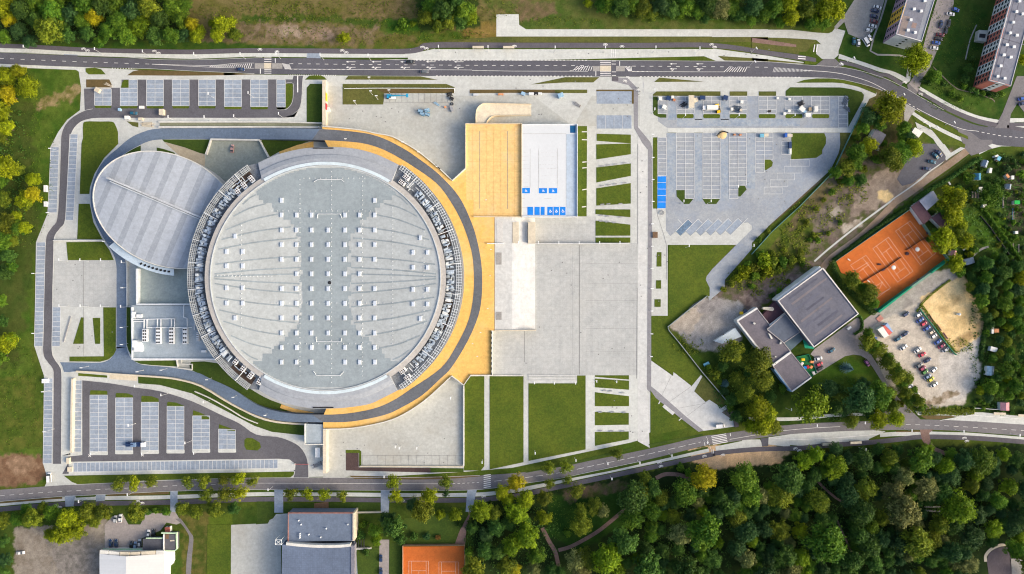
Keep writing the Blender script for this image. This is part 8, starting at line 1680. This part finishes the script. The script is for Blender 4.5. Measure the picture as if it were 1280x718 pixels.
for x, y, sx, sy, h, an, m, lb in ((824.6,124.6,3.4,3.6,2,0,m_pale,'white cabin in the north-west corner of the site bays'),(829.5,135.2,4.6,4.6,2.2,30,m_pale,'tilted white cube tent in the corner site bay'),(835,123.6,5,5,1.2,10,CP['navy'],'dark blue stack of site crates beside the orange drum'),(840,122.4,3,3,1.6,0,m_pale,'white box between the blue crates and orange drum'),(842.4,125.6,3,2.6,1,20,mat('orange_drum', (.55,.22,.10)),'orange drum crate in the site bays'),(877,123.6,6.5,4.6,2.2,0,CP['navy'],'navy container behind the box lorry'),(869,126,4.6,5,1.4,-20,m_cream,'cream pile cover beside the long site trailer'),(905.6,123.6,5.4,5.4,2.2,12,CP['navy'],'navy container at the gap in the site hedge'),(914,137.4,2.6,3,1.6,0,m_pale,'white box beside the dark machinery'),(925.6,138.6,3,2.4,1,15,m_cream,'cream pallet box at the end of the dark machinery'),(926.4,128.4,3.4,3.4,1.5,0,m_pale,'round white tank cover in the site bays'),
    (1000.6,137.8,6.4,5.6,2.4,40,m_pale,'large tilted white tent near the middle of the site bays'),(1018,137.6,4.2,6.4,2.4,0,m_pale,'upright white cabin east of the tilted tent'),(1008,145,6.2,4.6,2.4,0,m_pale,'white cabin on the drive beside the hedge island'),(1004.6,140.4,4,3,1.4,20,mat('pale_blue_machine', (1,1,1)),'pale blue crate below the tilted tent'),(1011.6,137.4,3.4,4,1.5,0,mat('tan_crate', (.42,.32,.2)),'tan crate beside the upright white cabin'),(985.6,139.6,3,3,1.2,15,m_pale,'small white box at the west of the scattered site stores'),(980,143,3,3,1.2,0,m_pale,'small white box beside the hedge island'),(971.4,123.4,2.6,2.6,1,0,m_pale,'white sack at the gap in the northern hedge'),(986,124.6,3,2.4,1,15,m_pale,'white sack pile near the hedge'),(980.8,170,3,5,2,0,CP['blue'],'blue skip beside the pale trailer in the lower car park'),(986,170.4,6,3.4,1.6,0,m_cream,'cream covered load next to the blue skip'),(986.6,182,3,8,1.4,0,CP['navy'],'dark stack along the edge of the lower car park'),(986.4,190,2.4,6,2,0,m_pale,'white upright cabin by the car park lawn'),
    (951.6,170.2,4.6,4,1.3,0,mC['cyan'],'pale blue machine in the lower car park bays'),(957,169.6,5,3.4,1.2,0,m_cream,'beige covered pile beside the pale blue machine'),(917.6,169,2.4,2,1,0,mC['orange'],'small orange crate, western of two in the lower car park'),(925,169.2,2.4,2,1,0,mC['orange'],'small orange crate, eastern of two in the lower car park'),
    (700.6,120.4,6.4,5,2.2,-20,mat('pale_blue_machine', (1,1,1)),'pale blue site cabin at the north courtyard gate'),(664,118.4,6,2.6,2,0,m_hvacw,'white container, middle of the row at the courtyard edge'),(670,118,5,2.4,2,0,m_dark,'black container next to the white one at the courtyard edge'),(675,118,4.4,2.2,1.6,0,m_hvacw,'short white container east of the black one'),(595,119.2,6,2.6,1.2,0,m_metal,'grey crate row at the courtyard edge'),(626,118.6,6.4,2,1,0,mC['orange'],'orange topped crate at the courtyard edge'),(654,118,5,3.6,1.4,20,mat('pale_blue_machine', (1,1,1)),'blue grey machine crate at the courtyard edge'),
    (564.6,124,4.6,3.6,1.4,30,m_dark,'dark pallet stack at the east end of the courtyard bays'),(564.8,136.6,3.2,7,1.2,-20,mat('grey_pallet', (.3,.31,.33)),'grey pallet stack south of the round coil'),(556.6,134.6,2.4,2,1,0,mC['orange'],'small orange box in the north courtyard'),
    (410.4,138.2,5,5,1.8,-10,m_pale,'white sack heap beside the gateway wall'),(123.6,113.6,5.6,5.4,1.8,30,m_cream,'cream heap cover in the north-west corner bays'),(151,138,3,3,1.6,0,mat('pale_blue_machine', (1,1,1)),'pale blue ticket box at the car park entrance'),(177.6,134.6,6,3.4,.5,0,m_pale,'pale slab lying between two bay blocks'),(160.6,148,5,4,1.8,0,m_pale,'white box beside the barrier at the car park entrance'),(177,149.6,5.4,3,1.4,0,m_cream,'cream box beside the orange lit kerb'),(204,141.4,5.4,7,2.2,0,m_cream,'cream gatehouse at the east side of the barrier'),
    (87,575.4,3.6,7,1.5,0,m_cream,'cream ticket box at the south-west car park'),(88.4,586.4,5.6,5.6,.8,0,m_cream,'low cream plinth at the west end of the long bay row'),(58.6,236.4,3.4,8,1.4,0,m_hvacw,'white cabinet west of the access road, northern of two'),(58.8,255.6,3.4,6,1.4,0,m_hvacw,'white cabinet west of the access road, southern of two'),(58.4,476,6.4,5,1.8,0,m_hvacw,'white cabinet at the top of the southern bay strip'),
    (818.6,294,6,7,.6,0,m_brown,'brown timber bench square beside the long grey strip'),(957.6,528.8,5,9,1.0,-10,mat('dark_stack', (.12,.10,.10)),'dark stack of bricks beside the pale slabs') if 0 else (919.6,529.4,5,8,1.0,-12,mat('dark_stack', (.12,.10,.10)),'dark stack of bricks beside the pale slabs'),(882.4,455,7,3.2,1.2,-25,mC['cyan'],'light blue covered boat by the fence of the club garden'),(926,391.4,3.4,3.4,1.6,0,m_yel,'yellow drum at the corner of the club wing'),(931,390,4,5,1.4,30,CP['navy'],'blue bins beside the yellow drum'),(363.8,644,5,3,1.6,0,CP['blue'],'blue bin at the north-west corner of the sports hall'),(447,654,2,5,.6,0,m_cream,'cream bench on the lawn east of the sports hall'),(1093,423.4,3,4,1.4,20,CP['blue'],'blue bin beside the hedge west of the kiosk'),(1099.4,398.4,7,6,.2,-40,mat('faded_pink_bench', (1,1,1)),'pinkish paved square at the south corner of the clay courts'),(1060,410,5,2.6,1.6,-40,m_hvacw,'silver trailer beside the curved hedge')):
    crate(x, y, sx, sy, h, -an, m, lb)
lo = thing('wheel_loader', 'yellow wheel loader next to the white box lorry', 'loader', w(896.8,137.4), R(100))
mb = MB(); mb.box((-.6,0,.7), (3,1.9,1.2), 0, .9); part('body', mb, m_yel, lo); mb = MB(); mb.box((-.2,0,1.9), (1.3,1.5,1.2), 0, .85); part('cab', mb, m_glass, lo); mb = MB(); mb.box((2.6,0,.2), (1.1,2.4,.9), 0, .8); mb.tube((.9,.6,1.2), (2.4,.6,.7), .15, n=6); mb.tube((.9,-.6,1.2), (2.4,-.6,.7), .15, n=6); part('bucket', mb, m_yel, lo)
for a in (-1.3,1.0):
    for q in (-1,1): mb = MB(); mb.tube((a,q-.25,.7), (a,q+.25,.7), .7, n=12); part('wheel', mb, m_black, lo)
def debris(x, y, an, label, n, m, L=5, seed=1, nm='steel_stack', cat_='stack'):
    r = random.Random(seed); t = thing(nm, label, cat_, w(x, y) + Vector((0,0,.1)), R(an)); mb = MB()
    for i in range(n): mb.box((r.uniform(-.6,.6), (i - n/2)*.42, r.uniform(0,.2)), (L*r.uniform(.6,1), .26, .28), r.uniform(-.15,.15))
    part('bars', mb, m, t); mb = MB()
    for q in (-.3,.3): mb.box((q*L, 0, -.08), (.3, n*.42, .12))
    part('bearers', mb, m_brown, t)
debris(854,131,40,'dark machinery parts next to the long site trailer',6,m_dark,4,2); debris(921,136.4,-15,'dark steel parts in the middle of the site bays',9,mat('dark_blue_steel', (.05,.08,.13)),5,3); debris(1056,126.6,65,'slate scaffold frame in the eastern site bays',7,mat('slate_steel', (.14,.17,.21)),6,4); debris(1058.4,135.6,-42,'slate steel bundle at the edge of the eastern bays',5,mat('slate_steel', (1,1,1)),5,5)
debris(1000.6,129.4,30,'dark reinforcing bars above the tilted tent',6,m_dark,4,6); debris(562,118,15,'dark pipe stack at the end of the courtyard railing',5,m_dark,4,7); debris(722,131,-35,'dark steel bundle trailing from the pale blue cabin',4,mat('grey_pallet', (1,1,1)),5,8); debris(962,139,5,'small dark tool stack in the site bays',3,m_dark,2,9); debris(184,155.6,0,'row of pale planks by the ramp wall',6,m_cream,8,10); debris(397,580.6,25,'grey pipes near the barrier south of the stair block',5,mat('grey_pallet', (1,1,1)),7,11); debris(128.4,125,0,'x',2,m_cream,2,12) if 0 else None
debris(136,106,-25,'pale planks leaning on the verge at the car park entrance',3,m_cream,5,13); debris(547,130.4,-40,'pale blue pipes by the courtyard joints',3,mat('pale_blue_machine', (1,1,1)),4,14); debris(1197,395,-35,'x',2,m_dark,1,15) if 0 else None
ex = thing('excavation_heap', 'curved dark arm and sandy heap at the edge of the lower site car park', 'heap', w(903,168.6) + Vector((0,0,.1)))
mb = MB(); mb.ball((0,0,-.4), 2.6, 12, 5, .45, True); mb.ball((-1.8,-.6,-.3), 1.5, 10, 4, .45, True); part('sand', mb, m_sand, ex); q = [Vector((-3.4,-.8,.7)), Vector((-1.8,.9,1.2)), Vector((.4,1.6,1.3)), Vector((2.8,1.0,1.0))]; mb = MB()
for a, b in zip(q, q[1:]): mb.tube(a, b, .33, n=7)
part('arm', mb, m_dark, ex)
co_ = thing('cable_drum', 'dark round cable coil at the east end of the courtyard bays', 'coil', w(565,130.4) + Vector((0,0,.1))); mb = MB()
for i in range(14):
    a, b = 2*math.pi*i/14, 2*math.pi*(i+1)/14; mb.tube((.65*math.cos(a), .65*math.sin(a), .3), (.65*math.cos(b), .65*math.sin(b), .3), .28, n=6, caps=False)
part('coil', mb, m_black, co_); mb = MB(); mb.tube((0,0,0), (0,0,.3), .32, n=10); part('hub', mb, m_metal, co_)
mb = MB(); 
for i in range(16):
    a, b = 2*math.pi*i/16, 2*math.pi*(i+1)/16; mb.tube((1.05*math.cos(a), 1.05*math.sin(a), .45), (1.05*math.cos(b), 1.05*math.sin(b), .45), .22, n=6, caps=False)
o = mb.build('round_bench', mat('grey_pallet', (1,1,1))); o.location = w(827.4,266.2) + Vector((0,0,.1)); tag(o, 'grey ring bench just south of the blue bays', 'bench')
rl_ = thing('courtyard_railing', 'long pale railing on the grass strip north of the courtyard bays', 'railing'); q = [w(x, y, 1.1) for x, y in T(Z(430,90), "0,166 300,162 700,162 1100,164 1102,210")]; mb = MB()
for a, b in zip(q, q[1:]): mb.tube(a, b, .14, n=6); mb.tube(a - Vector((0,0,.5)), b - Vector((0,0,.5)), .08, n=5)
part('rail', mb, m_hvacw, rl_)
for i in range(18):
    p = w(430 + i*8.1, 110.5, 0); mb = MB(); mb.tube(p, p + Vector((0,0,1.1)), .06, n=5); part('post', mb, m_hvacw, rl_)
ba = thing('barrier_arm', 'thin red and white barrier arm across the south car park exit', 'barrier'); p0, p1 = w(368,580.4,1), w(386,580.6,1); mb = MB(); mb.tube(p0, p1, .12, n=6); part('arm', mb, mat('barrier_red', (.6,.12,.12)), ba); mb = MB(); mb.box((p0.x, p0.y, 0), (.6,.5,1.1)); part('post', mb, m_conc, ba)
# low seats and litter-like details on plazas: benches along the lawn strips
k_ = 0
for s, t_ in (("448,112 480,107 513,102 560,96", B3), ("448,210 482,205 513,201 560,195", B3), ("450,302 480,300 540,299", B3), ("445,357 475,361 540,365", B3), ("445,385 475,389 510,393", B3), ("460,512 490,515 550,523", C3), ("440,619 500,619 560,621", C3), ("440,712 495,714 550,714", C3)):
    for i, (x, y) in enumerate(T(t_, s)):
        p = w(x, y); t = thing('stone_bench', f'low dark bench on the path edge between lawn strips', 'bench', (p.x, p.y, .1), R(6), 'low dark benches between the lawn strips'); mb = MB(); mb.box((0,0,.3), (2.2,.6,.15)); part('seat', mb, mat('grey_pallet', (1,1,1)), t)
        for q in (-.8,.8): mb = MB(); mb.box((q,0,0), (.25,.5,.3)); part('leg', mb, m_conc, t)
for i in range(8):
    x, y = lerp((88.4,397.6), (80.6,425.6), i/7); p = w(x, y); t = thing('stone_bench', 'low dark bench in the slanting row on the west forecourt', 'bench', (p.x, p.y, .1), R(75), 'low dark benches on the west forecourt'); mb = MB(); mb.box((0,0,.3), (1.8,.6,.15)); part('seat', mb, mat('grey_pallet', (1,1,1)), t)
    for q in (-.6,.6): mb = MB(); mb.box((q,0,0), (.2,.5,.3)); part('leg', mb, m_conc, t)
for i, (x, y) in enumerate(X("797.2,110.4 799.4,115.2")):
    t = thing('person', ('person in dark clothes walking by the north plaza path','second person in dark clothes south of the first walker')[i], 'person', w(x, y) + Vector((0,0,.1)), R(40 + 60*i)); mb = MB(); body = mb
    for q in (-.1,.1): mb.tube((q*1.0,.12*(1 if q > 0 else -1),0), (q*.8,0,.85), .07, .1, 7)
    mb.tube((0,0,.8), (0,0,1.1), .15, .17, 9); mb.tube((0,0,1.1), (0,0,1.45), .17, .2, 9); mb.tube((0,0,1.42), (0,0,1.55), .07, .06, 7)
    for q in (-1,1): mb.tube((.19*q,0,1.42), (.25*q,.05,1.1), .055, .045, 6); mb.tube((.25*q,.05,1.1), (.24*q,.12,.82), .045, .035, 6)
    mb.ball((0,0,1.66), .12, 9, 7, 1.15); part('body', mb, m_dark, t); mb = MB(); mb.ball((0,-.02,1.69), .13, 9, 6, 1.0, True); part('hair', mb, m_brown, t)
# ================================================================== LIGHT AND CAMERA
SUN_EL, SUN_AZ = 27.0, -14.0            # azimuth: degrees anticlockwise from +x (east)
wd = bpy.data.worlds.new("World"); bpy.context.scene.world = wd; wd.use_nodes = True
nt = wd.node_tree; sky = nt.nodes.new('ShaderNodeTexSky'); sky.sky_type = 'NISHITA'; sky.sun_disc = False
sky.sun_elevation = R(SUN_EL); sky.sun_rotation = R(90 - SUN_AZ); sky.air_density = 1.0; sky.dust_density = 6.0; sky.ozone_density = .4; sky.altitude = 200
bg = nt.nodes['Background']; nt.links.new(sky.outputs[0], bg.inputs[0]); bg.inputs[1].default_value = .15
sl = bpy.data.lights.new('sun', 'SUN'); sl.energy = 1.15; sl.angle = R(24); sl.color = (1, .86, .68)
so = bpy.data.objects.new('sun', sl); C.objects.link(so)
d = Vector((math.cos(R(SUN_AZ))*math.cos(R(SUN_EL)), math.sin(R(SUN_AZ))*math.cos(R(SUN_EL)), math.sin(R(SUN_EL))))
so.rotation_euler = d.to_track_quat('Z', 'Y').to_euler(); so.location = d*300
cm = bpy.data.cameras.new('camera'); co = bpy.data.objects.new('camera', cm); C.objects.link(co)
cm.sensor_width = 36; cm.lens = 36*H/(1280*M); cm.clip_start = 1; cm.clip_end = 20000
co.location = (0, 0, H); co.rotation_euler = (0, 0, 0); bpy.context.scene.camera = co
vs = bpy.context.scene.view_settings; vs.view_transform = 'Standard'; vs.look = 'None'; vs.exposure = 0.83; vs.gamma = 1; vs.use_curve_mapping = False
bpy.context.scene.cycles.max_bounces = 6
bpy.context.scene.cycles.filter_width = 1.1
